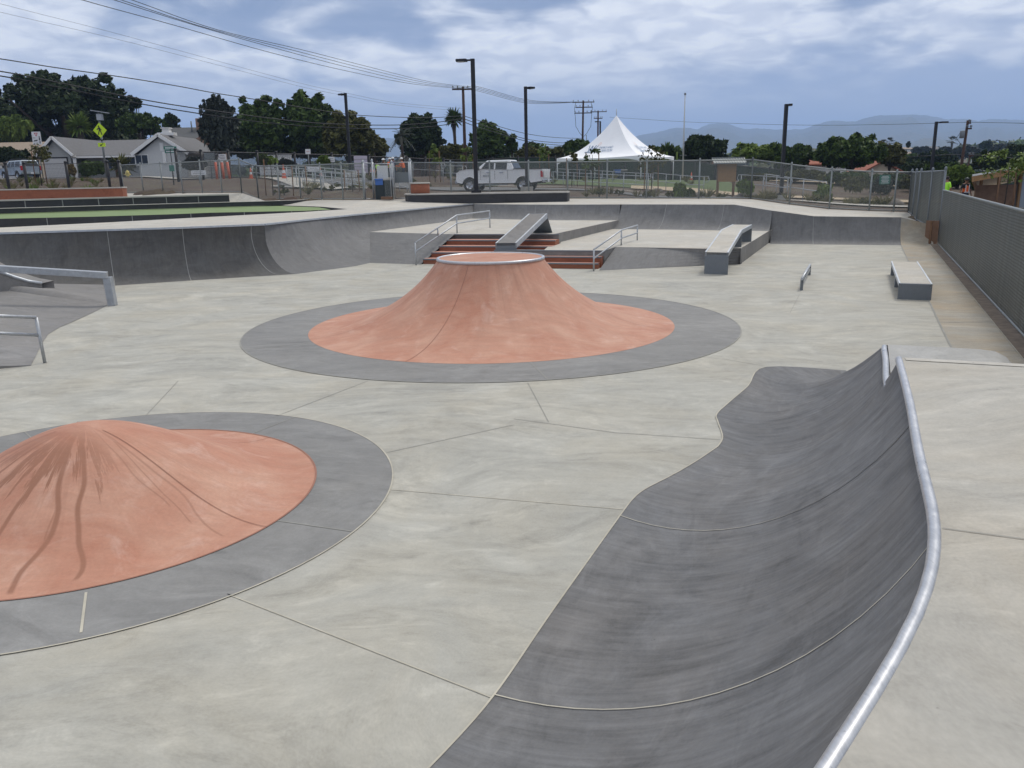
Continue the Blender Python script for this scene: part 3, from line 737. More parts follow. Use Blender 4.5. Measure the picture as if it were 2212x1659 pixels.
# curved metal-edged kicker behind the square rail
t = thing('curved_kicker', 'small curved steel-edged kicker behind the square rail at the left edge', 'skate ramp', P(40, 600, .4))
pts = [PD(*q) for q in ((90, 612, 18.6), (60, 607, 18.4), (30, 598, 18.2), (0, 587, 18.0), (-40, 566, 17.8))]
b = MB(); b.tube(pts, .035, 8); b.build('edge', 'edge_steel', t)
b = MB(); g0 = [(p[0], p[1], .15) for p in pts]; b.grid([[p, q, (q[0], q[1]+.5, q[2]), (p[0], p[1]+.5, .15)] for p, q in zip(g0, pts)], sm=False); b.build('ramp', 'bank_side_concrete', t)
# ------------------------------------------------------------------ banks, plazas, stairs
def loft_ramp(name, label, bases, tops, mat, per=6, lightcap=None, joints=(), coping=None, group=None, npf=10, weld=None):
    t = thing(name, label, 'bank ramp', bases[len(bases)//2], group)
    bs, ts = [], []
    for i in range(len(bases)-1):
        for k in range(per): bs.append(lerp3(bases[i], bases[i+1], k/per)); ts.append(lerp3(tops[i], tops[i+1], k/per))
    bs.append(bases[-1]); ts.append(tops[-1]); rows = [arc_profile(x, y, npf) for x, y in zip(bs, ts)]
    b = MB(); b.grid(rows, 0)
    for pr in (() if weld else (rows[0], rows[-1])): b.poly(pr+[(pr[-1][0], pr[-1][1], -.1), (pr[0][0], pr[0][1], -.1)], 0, [(0, 0)]*(len(pr)+2))
    for j in joints: 
        i = min(len(rows)-1, int(j*(len(rows)-1))); pr = rows[i]; nrm = Vector((pr[0][0]-pr[-1][0], pr[0][1]-pr[-1][1], 0)).normalized()*.006
        pr2 = [(p[0]+nrm.x, p[1]+nrm.y, p[2]+.003) for p in pr]; k = len(b.v); tv = (Vector(bs[min(i+1, len(bs)-1)])-Vector(bs[max(0, i-1)])).normalized()*.009
        for p in pr2: b.v.append(tuple(Vector(p)+tv)); b.v.append(tuple(Vector(p)-tv))
        for q in range(len(pr2)-1): b.face((k+2*q, k+2*q+1, k+2*q+3, k+2*q+2), 1, [(0, 0)]*4)
    if weld:
        tl, tr, br, bl = weld; rr_ = []
        for i in range(9): rr_.append([lerp3(lerp3(bl, tl, i/8), lerp3(br, tr, i/8), k/10) for k in range(11)])
        b.grid(rr_, 0)
    fo = b.build('face', [mat, 'joint_bank'], t)
    if False:
        bm = bmesh.new(); bm.from_mesh(fo.data); bmesh.ops.remove_doubles(bm, verts=bm.verts, dist=.03); off = ABS[t.name]
        a_, c_ = Vector(weld[3])-off, Vector(weld[0])-off; sel = []
        for v_ in bm.verts:
            if v_.is_boundary: continue
            k_ = max(0, min(1, (v_.co-a_).dot(c_-a_)/(c_-a_).length_squared))
            if (v_.co-a_.lerp(c_, k_)).length < 1.3: sel.append(v_)
        for _ in range(0): bmesh.ops.smooth_vert(bm, verts=sel, factor=.5, use_axis_x=True, use_axis_y=True, use_axis_z=True)
        bm.to_mesh(fo.data); bm.free()
    if coping: b = MB(); b.bar_pts = None; [b.bar((*ts[i][:2], ts[i][2]), (*ts[i+1][:2], ts[i+1][2]), coping, .05) for i in range(len(ts)-1)]; b.build('metal_edge', 'edge_steel', t)
    return t
Z0 = 1.35
TOPL = [(-18.5, 20.2, Z0), (-13.22, 21.53, Z0), (-10.72, 22.12, Z0), (-8.88, 22.56, Z0), (-6.91, 23.47, Z0)]
BASL = [(-16.5, 18.0, .0), (-12.4, 19.95, 0), (-10.17, 21.0, 0), (-8.51, 21.81, 0), (-5.98, 22.9, 0)]
TOPL[-1] = P(571, 485, Z0)
loft_ramp('bank_wall', 'dark charcoal concrete bank with a thin metal lip along the left deck', BASL, TOPL, 'dark_concrete', 6, joints=(.5, .75, .965), coping=.05)
B1 = [(-5.98, 22.9, 0), (-4.66, 24.76, 0), P(799, 568, 0), P(799, 501, .75), P(1019, 472, .75)]
T1_ = [TOPL[-1], P(640, 477.5, Z0), P(672, 474, Z0), P(768, 464, Z0), P(1022, 440.5, Z0)]
loft_ramp('bank_wall', 'paler grey curved bank with a bright white lip between the charcoal bank and the upper plaza', B1, T1_, 'bank_concrete', 8, coping=.09, weld=(P(799, 501, .75), P(982, 506, .752), P(908, 571.5, .0), P(799, 568, 0)))
S1b = [P(1019, 472, .75), P(1100, 474, .75), P(1207, 476, .75), P(1334, 476, .75)]; S1t = [P(1022, 440.5, Z0), P(1110, 441.5, Z0), P(1207, 442, Z0), P(1340, 441.5, Z0)]
loft_ramp('bank_wall', 'slate quarter bank closing the back of the upper plaza behind the A-shaped ledge', S1b, S1t, 'bank_concrete', 6, joints=(.55,))
m1, m2 = P(1586, 442, Z0), PD(1668, 455, 30.9)
S2b = [P(1318, 495, .45), P(1440, 496, .45), P(1570, 498, .45), P(1660, 499, .45)]; S2t = [P(1343, 441.5, Z0), P(1460, 441.5, Z0), m1, m2]
loft_ramp('bank_wall', 'slate quarter bank at the back of the lower plaza with pale drips', S2b, S2t, 'bank_concrete', 6, joints=(.33, .66))
m3, m4 = PD(1758, 467, 30.3), PD(1947, 469.5, 29.2)
S3b = [P(1664, 527, 0), P(1757, 528, 0), P(1947, 530, 0)]; S3t = [m2, m3, m4]
loft_ramp('bank_wall', 'slate quarter bank at floor level in the far right corner', S3b, S3t, 'bank_concrete', 6, joints=(.5,))
m5 = PD(2018, 487, 28.7)
loft_ramp('bank_wall', 'pale concrete bank sloping down to the wooden board in the right corner', [P(1947.5, 530, 0), P(2017, 529, 0)], [m4, m5], 'strip_concrete', 6)
# plazas
p1 = [P(799, 501, .75), P(979, 506, .75), P(1194, 506, .75), P(1332, 476, .75), (4.7, 34.4, .75), (-1.3, 39.3, .75)]
def plaza(name, label, poly, mt, ms, z):
    t = thing(name, label, 'raised plaza', (poly[0][0], poly[0][1], 0)); b = MB(); b.prism([p[:2] for p in poly], -.05, z); b.v = b.v
    b.m[0] = 1
    for i in range(2, len(b.m)): b.m[i] = 1
    b.build('platform', [mt, ms], t)
p1 = [P(980, 506, .75), P(1194, 506, .75), P(1334, 476, .75), (4.9, 34.9, .75), (-1.3, 39.5, .75), (-1.75, 37.7, .75), P(799, 501, .75)]
plaza('upper_plaza', 'upper concrete platform at the head of the five red steps', p1, 'deck_concrete', 'bank_side_concrete', .75)
zz = .45
FL = P(1194, 540, zz)
p2 = [P(1207, 540, zz), P(1308, 541, zz), P(1330, 533.5, zz), P(1525, 537, zz), P(1601, 536, zz), P(1663, 497.5, zz), (10.2, 31.3, zz), P(1334, 494, zz)]
p2 = [P(1175, 540, zz), P(1306, 541.5, zz), P(1330, 533.5, zz), P(1525, 537, zz), P(1601, 536, zz), P(1663, 497.5, zz), (10.0, 30.9, zz), (4.9, 34.0, zz), P(1334, 490, zz), P(1194, 524, zz)]
plaza('lower_plaza', 'lower concrete platform behind the slate bank and kinked ledge', p2, 'deck_concrete', 'bank_side_concrete', .45)
# flat bank in front of the lower plaza and the one left of the stairs
def flatbank(label, tl, tr, br, bl, mat):
    t = thing('flat_bank', label, 'bank ramp', bl); b = MB(); n_ = 8; rows = []
    for i in range(n_+1):
        rows.append([lerp3(lerp3(bl, br, i/n_), lerp3(tl, tr, i/n_), k/6) for k in range(7)])
    b.grid(rows, 0, sm=False); b.poly([bl, tl, (tl[0], tl[1], 0)], 0, [(0, 0)]*3); b.poly([br, (tr[0], tr[1], 0), tr], 0, [(0, 0)]*3)
    b.build('face', [mat], t)
a, c = P(1330, 533.5, .452), P(1600, 536.5, .452)
flatbank('flat slate bank rising from the floor to the lower plaza beside the kinked ledge', a, c, P(1602, 570, .004), P(1294, 584, .004), 'bank_concrete')
# stairs
def stairs(label, n_, zt_, FL_, FR_, run, sideR=None, back=None):
    """FL_, FR_: floor corners of the bottom riser; back: unit direction climbing"""
    t = thing('stairs', label, 'stairs', FL_)
    bd = Vector(back).normalized(); rise = zt_/n_
    for k in range(n_):
        o = bd*(run*k); z = rise*(k+1); fl_ = Vector(FL_)+o+Vector(leftin)*k; fr_ = Vector(FR_)+o+Vector(rightin)*k; ln = (n_-k)*run+ .4
        ln = run+.03 if k < n_-1 else .25
        b = MB(); zb = 0
        hexa(b, [(fl_.x, fl_.y, zb), (fr_.x, fr_.y, zb), (fr_.x+bd.x*ln, fr_.y+bd.y*ln, zb), (fl_.x+bd.x*ln, fl_.y+bd.y*ln, zb)],
             [(fl_.x, fl_.y, z-.002), (fr_.x, fr_.y, z-.002), (fr_.x+bd.x*ln, fr_.y+bd.y*ln, z-.002), (fl_.x+bd.x*ln, fl_.y+bd.y*ln, z-.002)])
        s_ = b.build('step', 'red_wall' if k < n_-1 else 'bank_side_concrete', t)
        b = MB(); slab(b, [(fl_.x-bd.x*.012, fl_.y-bd.y*.012, z+.005), (fr_.x-bd.x*.012, fr_.y-bd.y*.012, z+.005), (fr_.x+bd.x*.05, fr_.y+bd.y*.05, z+.005), (fl_.x+bd.x*.05, fl_.y+bd.y*.05, z+.005)], .035)
        b.build('nosing', 'plate_steel', s_)
        if k < n_-1:
            b = MB(); b.poly([(fl_.x+bd.x*.055, fl_.y+bd.y*.055, z+.003), (fr_.x+bd.x*.055, fr_.y+bd.y*.055, z+.003), (fr_.x+bd.x*(run-.005), fr_.y+bd.y*(run-.005), z+.003), (fl_.x+bd.x*(run-.005), fl_.y+bd.y*(run-.005), z+.003)]); b.build('tread', 'red_concrete', s_)
# direction: from floor corners to plaza edges
fl5 = P(914, 570); tl5 = P(980, 506, .75); fr_floor = P(1292, 581)
edge5 = Vector(P(1194, 506, .75))-Vector(tl5); edge5.z = 0; en = edge5.normalized(); bd = Vector((-en.y, en.x, 0))
dd = Vector(tl5)-Vector(fl5); dd.z = 0; run5 = dd.dot(bd)/4; leftin = tuple(en*(dd.dot(en)/4))
fr5 = Vector(fl5)+en*(edge5.length+dd.dot(en)*1.0+0.2); rightin = (0, 0, 0); 
stairs('five red concrete steps climbing to the upper plaza behind the volcano', 5, .75, fl5, tuple(fr5), run5, back=bd)
tr3 = Vector(P(1306, 541.5, .45)); run3 = max(.25, (Vector((tr3.x, tr3.y, 0))-Vector(fr_floor)).dot(bd)/2); dd3 = Vector((tr3.x, tr3.y, 0))-Vector(fr_floor)
leftin = (0, 0, 0); rightin = tuple(en*(dd3.dot(en)/2)); fl3 = Vector(fr_floor)-en*3.2
stairs('three short red steps at the right leading to the lower plaza', 3, .45, tuple(fl3), fr_floor, run3, back=bd)
# left hip banks
c0 = Vector(P(235, 658)); c1 = Vector(P(0, 626, .30)); c2 = c1+(c1-c0)*.8
BB = [P(235, 659), P(175, 688), P(109, 716), P(95, 736), P(67, 790)]
t = thing('hip_bank', 'grey banked hip under the two left rails', 'bank ramp', BB[2])
b = MB()
up = [tuple(c0), tuple(lerp3(c0, c1, .5)), tuple(c1), tuple(c2)]
outer = resample([c for c in BB], 10); inner = resample(up, 10)
left2 = [( -16, 9, .9)]
rows = []
for i in range(10):
    s_ = outer[i]; e_ = lerp3(tuple(c0), (c2.x, c2.y-.9*i, .30+.035*i), 1.); q = lerp3(tuple(c0), tuple(c2), 1)
    e_ = (c2.x+.2*i*0, c2.y-(c2.y-8.5)*(i/9), .35+.03*i)
    if i == 0: rows.append([lerp3(tuple(c0), tuple(c2), k/10) for k in range(11)])
    else: rows.append([lerp3(s_, e_, k/10) for k in range(11)])
for r in rows: 
    for k in range(11): r[k] = (r[k][0], r[k][1], r[k][2]+.006)
b.grid(rows, 0); [b.poly([rows[-1][k], rows[-1][k+1], (rows[-1][k+1][0], rows[-1][k+1][1], 0), (rows[-1][k][0], rows[-1][k][1], 0)], 0, [(0, 0)]*4) for k in range(10)]; b.build('lower_face', 'bank_side_concrete', t)
b = MB(); rows = []
wb = [(-9.55, 19.7, .02), (-10.17, 21.0, .02), (-12.4, 19.95, .25), (-16.5, 18.4, .6)]
cr = resample([tuple(c0), tuple(c1), tuple(c2)], 9); wbr = resample(wb[1:], 9)
for p, q in zip(cr, wbr):
    k0 = .13*min(1, (Vector(p)-c0).length/1.2)
    rows.append([(p[0], p[1], p[2]+.0), lerp3((p[0], p[1], p[2]+k0*.8), (q[0], q[1], p[2]+k0), .05), lerp3((p[0], p[1], p[2]+k0), (q[0], q[1], q[2]+k0), .15)]+[lerp3((p[0], p[1], p[2]+k0), (q[0], q[1], max(q[2], .02)), k/6) for k in range(2, 7)])
b.grid(rows, 0); b.build('upper_face', 'bank_side_concrete', t)
# ------------------------------------------------------------------ deck round the bowl with the turf island
rim = [(-60, 18, Z0), (-18.5, 20.2, Z0)]+TOPL[1:]+T1_[1:]+S1t[1:]+S2t[1:]+S3t[1:]+[m5]
RIMN = [P(0, 491.6, Z0), P(240, 480, Z0), P(455, 468.4, Z0), P(660, 457.6, Z0), P(750, 451.7, Z0)]
FARN = [P(694, 446.5, Z0), P(600, 443.2, Z0), P(503, 443.5, Z0), P(275, 451, Z0), P(0, 459, Z0)]
hole = [(-40, 10.2+4, Z0), (-24, 18.0, Z0)]+RIMN+FARN+[(-42, 31, Z0)]
hole[0] = (-40, 19.5, Z0); hole[1] = (-24, 21.0, Z0)
dk = MB()
outer = rim+[(15.55, 31.2, .35), (15.75, 32.0, .6)]+[(f[0], f[1], f[2]-.0) for f in FEN[::-1]]+[(-45, 46, 2.0), (-60, 47, 2.0)]
cdt(dk, outer, [hole], 0, extra=[(-20, 41, 1.5), (-10, 42, 1.45), (0, 39.5, 1.38)])
struct('skatepark_deck', dk, ['deck_concrete'])
tr = MB(); n_ = len(hole)
for i in range(n_):
    a, c = hole[i], hole[(i+1) % n_]; tr.poly([a, (a[0], a[1], .55), (c[0], c[1], .55), c], 1)
tr.poly([(p[0], p[1], .55) for p in hole], 0)
struct('pump_channel', tr, ['light_concrete', 'dark_wall_concrete'])
def widen(p, d): return p
GN = [P(0, 472.5, 1.33), P(201, 468, 1.33), P(367, 463, 1.33), P(455, 459.5, 1.33), P(600, 456.5, 1.33), P(660, 455.3, 1.33), P(715, 452.6, 1.33)]
GF = [P(690, 448, 1.33), P(600, 444.6, 1.33), P(503, 445, 1.33), P(275, 452.5, 1.33), P(0, 460.5, 1.33)]
isl = [(-38, 25.5, 1.33)]+GN+GF+[(-40, 31.0, 1.33)]
t = thing('turf_island', 'long green artificial turf island inside the sunken channel on the left', 'turf island', (-20, 33, .55))
b = MB(); cdt(b, isl, [], 0); b.build('turf', 'turf', t)
b = MB()
for i in range(len(isl)):
    a, c = isl[i], isl[(i+1) % len(isl)]; b.poly([a, (a[0], a[1], .55), (c[0], c[1], .55), c][::-1])
    n_ = max(1, int((Vector(c)-Vector(a)).length/2.4)); nv = Vector((c[1]-a[1], -(c[0]-a[0]), 0)).normalized()*.012
    for k in range(n_):
        q = lerp3(a, c, (k+.5)/n_); b.bar((q[0]+nv.x, q[1]+nv.y, .55), (q[0]+nv.x, q[1]+nv.y, 1.32), .03, .01, 1)
b.build('retaining_wall', ['dark_wall_concrete', 'joint_bank'], t)
def seat_wall(name, label, pts, th, h, mat, cap=True, capt=.07, joints=0):
    t = thing(name, label, 'low wall', pts[0]); b = MB()
    pts = [Vector(p) for p in pts]; nrm = []
    for i in range(len(pts)):
        d = (pts[min(i+1, len(pts)-1)]-pts[max(i-1, 0)]); nrm.append(Vector((-d.y, d.x, 0)).normalized())
    def wall(zo0, zo1, o0, o1):
        b = MB(); k = 0
        for p, n_ in zip(pts, nrm): b.v += [(p.x-n_.x*o0, p.y-n_.y*o0, p.z+zo0), (p.x-n_.x*o0, p.y-n_.y*o0, p.z+zo1), (p.x+n_.x*o1, p.y+n_.y*o1, p.z+zo1), (p.x+n_.x*o1, p.y+n_.y*o1, p.z+zo0)]
        for i in range(len(pts)-1):
            q = 4*i
            for e in range(4): b.face((q+e, q+(e+1) % 4, q+4+(e+1) % 4, q+4+e))
        b.face((0, 1, 2, 3)); q = 4*(len(pts)-1); b.face((q+3, q+2, q+1, q)); return b
    w_ = wall(-.1, h-capt if cap else h, 0, th)
    if joints:
        rs = resample([tuple(p) for p in pts], joints+2)[1:-1]
        for p in rs: w_.bar((p[0], p[1]-.006, p[2]), (p[0], p[1]-.006, p[2]+h-capt), .04, .02, 1)
    w_.build('wall', [mat, 'joint_bank'], t)
    if cap: wall(h-capt+.003, h, .03, th+.03).build('cap', 'kerb', t)
    return t
def ext(a, b_, k): return tuple(a[i]+(a[i]-b_[i])*k for i in range(3))
dw = [P(0, 450, 1.57), P(496, 435, 1.57)]; h_ = PD(496, 419, dw[1][1])[2]-1.57
seat_wall('seat_wall', 'long dark seat wall with pale cap between the turf island and the red wall', [ext(dw[0], dw[1], .5)]+dw, .45, h_, 'dark_wall_concrete', joints=9)
kb = [P(0, 456.5, 1.46), P(590, 439.5, 1.46), P(694, 435.5, 1.46)]
seat_wall('low_kerb', 'low dark kerb step running behind the turf island', [ext(kb[0], kb[1], .5)]+kb, .5, .13, 'dark_wall_concrete', capt=.02)
rw = [PX(-500, 43, 1.6), PX(0, 44.2, 1.6), PX(140, 44.8, 1.6), PX(250, 45.2, 1.6), PX(268, 45.5, 1.6), PX(275, 46, 1.6), PX(277, 47.5, 1.6)]
seat_wall('red_wall', 'terracotta red retaining wall with pale cap at the far left', rw, .35, .82, 'red_wall')
pw = [P(879, 436, 1.42), P(884, 437, 1.42), P(910, 437, 1.42), P(1000, 436, 1.42), P(1120, 434.5, 1.42), P(1226, 433, 1.42)]
pw = [PX(877, 41.6, 1.42), PX(876, 40.9, 1.42)]+[PX(882, 40.3, 1.42), PX(900, 40.0, 1.42)]+[PX(1000, 39.4, 1.42), PX(1120, 38.9, 1.42), PX(1226, 38.5, 1.42)]
h_ = .43
seat_wall('seat_wall', 'dark curved-end seat wall below the pickup truck', pw, .9, h_, 'dark_wall_concrete')
t = thing('round_planter', 'round terracotta drum planter on the end of the dark seat wall', 'planter', PX(908, 40.6, 1.85))
c = PX(908, 40.55, 1.42+h_); b = MB(); b.lathe([(.44, 0), (.46, .02), (.46, .44), (.44, .45)], c, 32, capb=True); b.build('drum', 'red_wall', t)
b = MB(); b.lathe([(.47, .45), (.49, .46), (.49, .50), (.47, .52), (.01, .52)], c, 32, capb=True); b.build('rim', 'kerb', t)
# wooden board by the corner
t = thing('plywood_board', 'brown plywood board propped at the corner under the fence', 'board', P(2028, 535, 0))
b = MB(); b.box((14.62, 28.55, .40), (.42, .05, .80), -.9); b.build('sheet', 'sheathing', t)
b = MB(); b.box((14.50, 28.38, .40), (.06, .06, .80), -.9); b.build('post', 'wood_stake', t)
# ------------------------------------------------------------------ chain-link fences
def vface(mb, a, b_, za0, za1, zb0, zb1, m=0, u0=0.):
    L = math.hypot(b_[0]-a[0], b_[1]-a[1])
    mb.poly([(a[0], a[1], za0), (b_[0], b_[1], zb0), (b_[0], b_[1], zb1), (a[0], a[1], za1)], m, ((u0, 0), (u0+L, 0), (u0+L, zb1-zb0), (u0, za1-za0)))
    return u0+L
def fence_run(name, label, pts, tops, mesh, group=None, cat='fence', postr=.038, railr=.028, bottom=True, mid=False, mat='fence_steel', spacing=None, ext=.0, sub=.25, back=0.):
    """pts: base points, tops: top heights"""
    if spacing:
        np_, nt = [], []
        for i in range(len(pts)-1):
            L = (Vector(pts[i+1])-Vector(pts[i])).length; k = max(1, round(L/spacing))
            for j in range(k): np_.append(lerp3(pts[i], pts[i+1], j/k)); nt.append(tops[i]+(tops[i+1]-tops[i])*j/k)
        np_.append(pts[-1]); nt.append(tops[-1]); pts, tops = np_, nt
    t = thing(name, label, cat, pts[0], group)
    b = MB(); u = 0
    for i in range(len(pts)-1): u = vface(b, pts[i], pts[i+1], pts[i][2]+.03, tops[i], pts[i+1][2]+.03, tops[i+1], 0, u)
    b.build('mesh_fabric', mesh, t)
    b = MB(); b.tube([(p[0], p[1], z) for p, z in zip(pts, tops)], railr, 8); b.build('top_rail', mat, t)
    if bottom: b = MB(); b.tube([(p[0], p[1], p[2]+.06) for p in pts], railr*.8, 6); b.build('bottom_rail', mat, t)
    if mid: b = MB(); b.tube([(p[0], p[1], (p[2]+z)/2) for p, z in zip(pts, tops)], railr*.8, 6); b.build('middle_rail', mat, t)
    for i, (p, z) in enumerate(zip(pts, tops)):
        p = (p[0]+back, p[1], p[2])
        b = MB(); b.tube([(p[0], p[1], p[2]-sub), (p[0], p[1], z+ext)], postr, 8)
        if ext: b.lathe([(postr*1.25, 0), (postr*1.3, .04), (postr*.9, .09), (.001, .11)], (p[0], p[1], z+ext-.01), 8)
        b.build('post', mat, t)
    return t
def fpts(l):
    a = [P(x, y, z) for x, y, z, _ in l]; return a, [PD(x_, t, p[1])[2] for (x_, _, _, t), p in zip(l, a)]
def xt(x, dx): return x+dx
# segments of the perimeter fence (base px, base height, top px)
def seg(name, label, l, **k): a, t_ = fpts(l); return fence_run(name, label, a, t_, 'chain_link', group='chain-link fence along the back of the skatepark', **k)
def between(a, b_, n): return [tuple(a[i]+(b_[i]-a[i])*k/n for i in range(4)) for k in range(n+1)]
seg('chain_link_fence', 'chain-link fence run on the high ground left, behind the red wall', between((268, 417.6, 2.0, 356.5), (522.5, 416.5, 1.98, 345), 6), ext=.02)
seg('chain_link_fence', 'short chain-link fence run stepping down the slope right of the red wall', between((522.5, 416.5, 1.98, 345), (559, 431.5, 1.57, 359), 1), ext=.03)
seg('chain_link_fence', 'chain-link fence run with brown planted bank behind, up to the gate', between((559, 431.5, 1.57, 359.5), (787, 432, 1.57, 353), 5), ext=.02)
seg('chain_link_fence', 'chain-link fence run in front of the white pickup truck', between((892, 430.5, 1.5, 351.5), (1226, 429, 1.43, 350), 4)+between((1226, 429, 1.43, 350), (1396, 429, 1.4, 348), 2)[1:]+between((1396, 429, 1.4, 348), (1622, 430, 1.33, 345), 2)[1:], ext=.02)
seg('chain_link_fence', 'chain-link fence run sloping down past the fourth lamp pole and small green sign', [(1622, 430, 1.33, 345), (1705, 442, 1.10, 355.5), (1791, 452, .92, 366), (1877, 456, .86, 371), (1930, 457.5, .82, 372), (1962, 459, .78, 372)], ext=.02)
# corner and the dense-mesh fence on the right
cpts = [FEN[-1], (15.75, 32.0, .6), CORNER]; ct = [PD(1974, 372.3, FEN[-1][1])[2], PD(2003, 371, 32.)[2], PD(2042, 369, 28.6)[2]]
fence_run('dense_mesh_fence', 'tall corner panel of dense grey mesh fence seen at a sharp angle', cpts, ct, 'dense_mesh', ext=.05, spacing=1.6, mat='plate_steel')
rp, rtp = [], []
for k in range(16):
    y = 28.17-k*2.25; x = rfx(y, -.02); rp.append((x, y, .0)); rtp.append(1.83 if k else 1.83)
t = fence_run('dense_mesh_fence', 'long dense grey-green mesh fence running down the right side of the walkway', rp, rtp, 'dense_mesh', postr=.03, railr=.026, back=.07)
# gate and gate posts
def postz(px, pyb, z, pyt, r=.045, name='gate_post'):
    p = P(px, pyb, z); q = PD(px, pyt, p[1]); return p, q
t = thing('pedestrian_gate', 'open galvanised chain-link gate frames beside the green litter bins', 'gate', P(792, 432, 1.55))
def frame(a, b_, z0, z1, nm='gate_leaf'):
    b = MB(); q = [(a[0], a[1], z0), (b_[0], b_[1], z0), (b_[0], b_[1], z1), (a[0], a[1], z1)]
    for i in range(4): b.tube([q[i], q[(i+1) % 4]], .026, 6)
    o = b.build(nm, 'galvanised_steel', t); b = MB(); vface(b, a, b_, z0, z1, z0, z1); b.build('mesh_fabric', 'chain_link', o); return o
for px, py, pt in ((789, 432, 350), (808, 431, 348), (850, 430.5, 351), (889, 430, 347)):
    p, q_ = postz(px, py, 1.55, pt); b = MB(); b.tube([(p[0], p[1], 1.2), (p[0], p[1], q_[2])], .05, 8); b.lathe([(.06, 0), (.06, .04), (.03, .1), (.001, .12)], (p[0], p[1], q_[2]), 8); b.build('post', 'galvanised_steel', t)
a, c = P(789, 432, 1.55), P(808, 431, 1.55); frame(a, c, 1.6, 3.35)
frame(P(812, 431.5, 1.55), P(846, 431, 1.55), 1.6, 3.3); frame(P(854, 430.5, 1.55), P(886, 430.5, 1.55), 1.6, 3.35)
b = MB(); a, c = P(854, 430.4, 1.55), P(887, 430.4, 1.55); b.bar((a[0], a[1]-.04, 2.62), (c[0], c[1]-.04, 2.62), .03, .5); b.build('lock_panel', 'plate_steel', t)
b = MB(); q_ = P(829, 431, 1.55); b.box((q_[0], q_[1]+.1, 2.85), (.55, .02, .75)); b.build('notice', 'sign_white', t)
# ------------------------------------------------------------------ litter bins
def bins(label, px, Y, z, w, lid='bin_blue'):
    t = thing('recycling_bin', label, 'bin', PX(px, Y, z)); c = PX(px, Y, z)
    b = MB(); b.box((c[0], c[1], z+.5), (w, .7, 1.0)); b.build('body', 'bin_green', t, bevel=.03)
    b = MB(); b.box((c[0], c[1], z+1.04), (w+.04, .74, .08)); b.build('lid', 'kerb' if lid != 'bin_blue' else lid, t, bevel=.02)
    if lid == 'bin_blue': b = MB(); b.box((c[0], c[1]-.36, z+.88), (w*.9, .03, .22)); b.build('front_flap', 'bin_blue', t)
    return t
bins('dark green recycling bin with blue lid behind the open gate', 823.5, 42.6, 1.5, .42); bins('dark green litter bin with pale lid right of the blue-lidded one', 840, 42.6, 1.5, .38, 'k')
bins('dark bin with blue lid beside the white tent', 1333, 74, 1.95, .55); bins('dark bin without blue lid beside the white tent', 1347, 74, 1.95, .52, 'k')
t = thing('wooden_pallet', 'small reddish wooden pallet on the ground in front of the bins', 'pallet', PX(836, 41.3, 1.57)); c = PX(836, 41.2, 1.57)
for dz in (.02, .13):
    b = MB(); [b.box((c[0]+dx, c[1], 1.57+dz), (.08, .5, .025)) for dx in (-.22, -.11, 0, .11, .22)]; b.build('deck_boards', 'sheathing', t)
b = MB(); [b.box((c[0], c[1]+dy, 1.645), (.52, .05, .09)) for dy in (-.2, 0, .2)]; b.build('stringers', 'sheathing', t)
# ------------------------------------------------------------------ lamp posts
def lamp(label, px0, pyb, Y, pxt, pyt, arm, armdy, ped=None, zb=None, w=.19):
    """arm: end column of the head in px"""
    base = PD(px0, pyb, Y); top = PD(px0, pyt, Y); x, y = base[0], Y; z0 = base[2] if zb is None else zb; z1 = top[2]
    t = thing('lamp_post', label, 'lamp post', (x, y, z0-.5), 'black lamp posts round the park')
    b = MB(); b.bar((x, y, z0-.02), (x, y, z1), w, w, up=(1, 0, 0)); b.build('pole', 'black_metal', t)
    b = MB(); b.box((x, y, z0+.04), (w*2.4, w*2.4, .12)); b.build('base_cover', 'black_metal', t)
    e = Vector(PD(arm, pyt, Y)); e.y += armdy; a = Vector((x, y, z1-.05)); e.z = z1-.05; d = e-a; L = d.length; d.normalize()
    b = MB(); b.bar(tuple(a-d*.06), tuple(a+d*(L*.45)), .08, .07); b.build('arm', 'black_metal', t)
    b = MB(); b.bar(tuple(a+d*(L*.35)), tuple(e), .36, .11); h = b.build('lamp_head', 'black_metal', t, bevel=.015)
    b = MB(); b.bar(tuple(a+d*(L*.5)+Vector((0, 0, -.06))), tuple(e-d*.08+Vector((0, 0, -.06))), .26, .02); b.build('lens', 'lamp_clear', h)
    if ped:
        zt = z0; b = MB(); r_ = ped/2
        b.prism([(x+r_*math.cos(k*math.pi/4+.39), y+r_*math.sin(k*math.pi/4+.39)) for k in range(8)], z0-.85, z0); b.build('pedestal', 'block_concrete', t)
    return t
lamp('tallest nearest black lamp post rising from the dark seat wall in front of the truck', 1029, 412, 39.5, 1020, 127, 985, .1, None, 1.87)
lamp('black lamp post in front of the truck bed with its head to the right', 1138, 403, 50, 1134, 187, 1152, .35, .8)
lamp('black lamp post at the left before the olive trees, its head to the left', 757, 370, 62, 744, 201, 731, .5, .95)
lamp('black lamp post on a concrete block behind the fence right of the notice board', 1687, 421, 50, 1697, 225, 1711, -.1, .75)
lamp('far black lamp post rising above the fence corner at the right', 2009, 398, 68, 2022, 263, 2047, 0, .8)
lamp('small distant black lamp post behind the left slope of the tent', 1296, 345, 110, 1297, 262, 1285, 0, None)
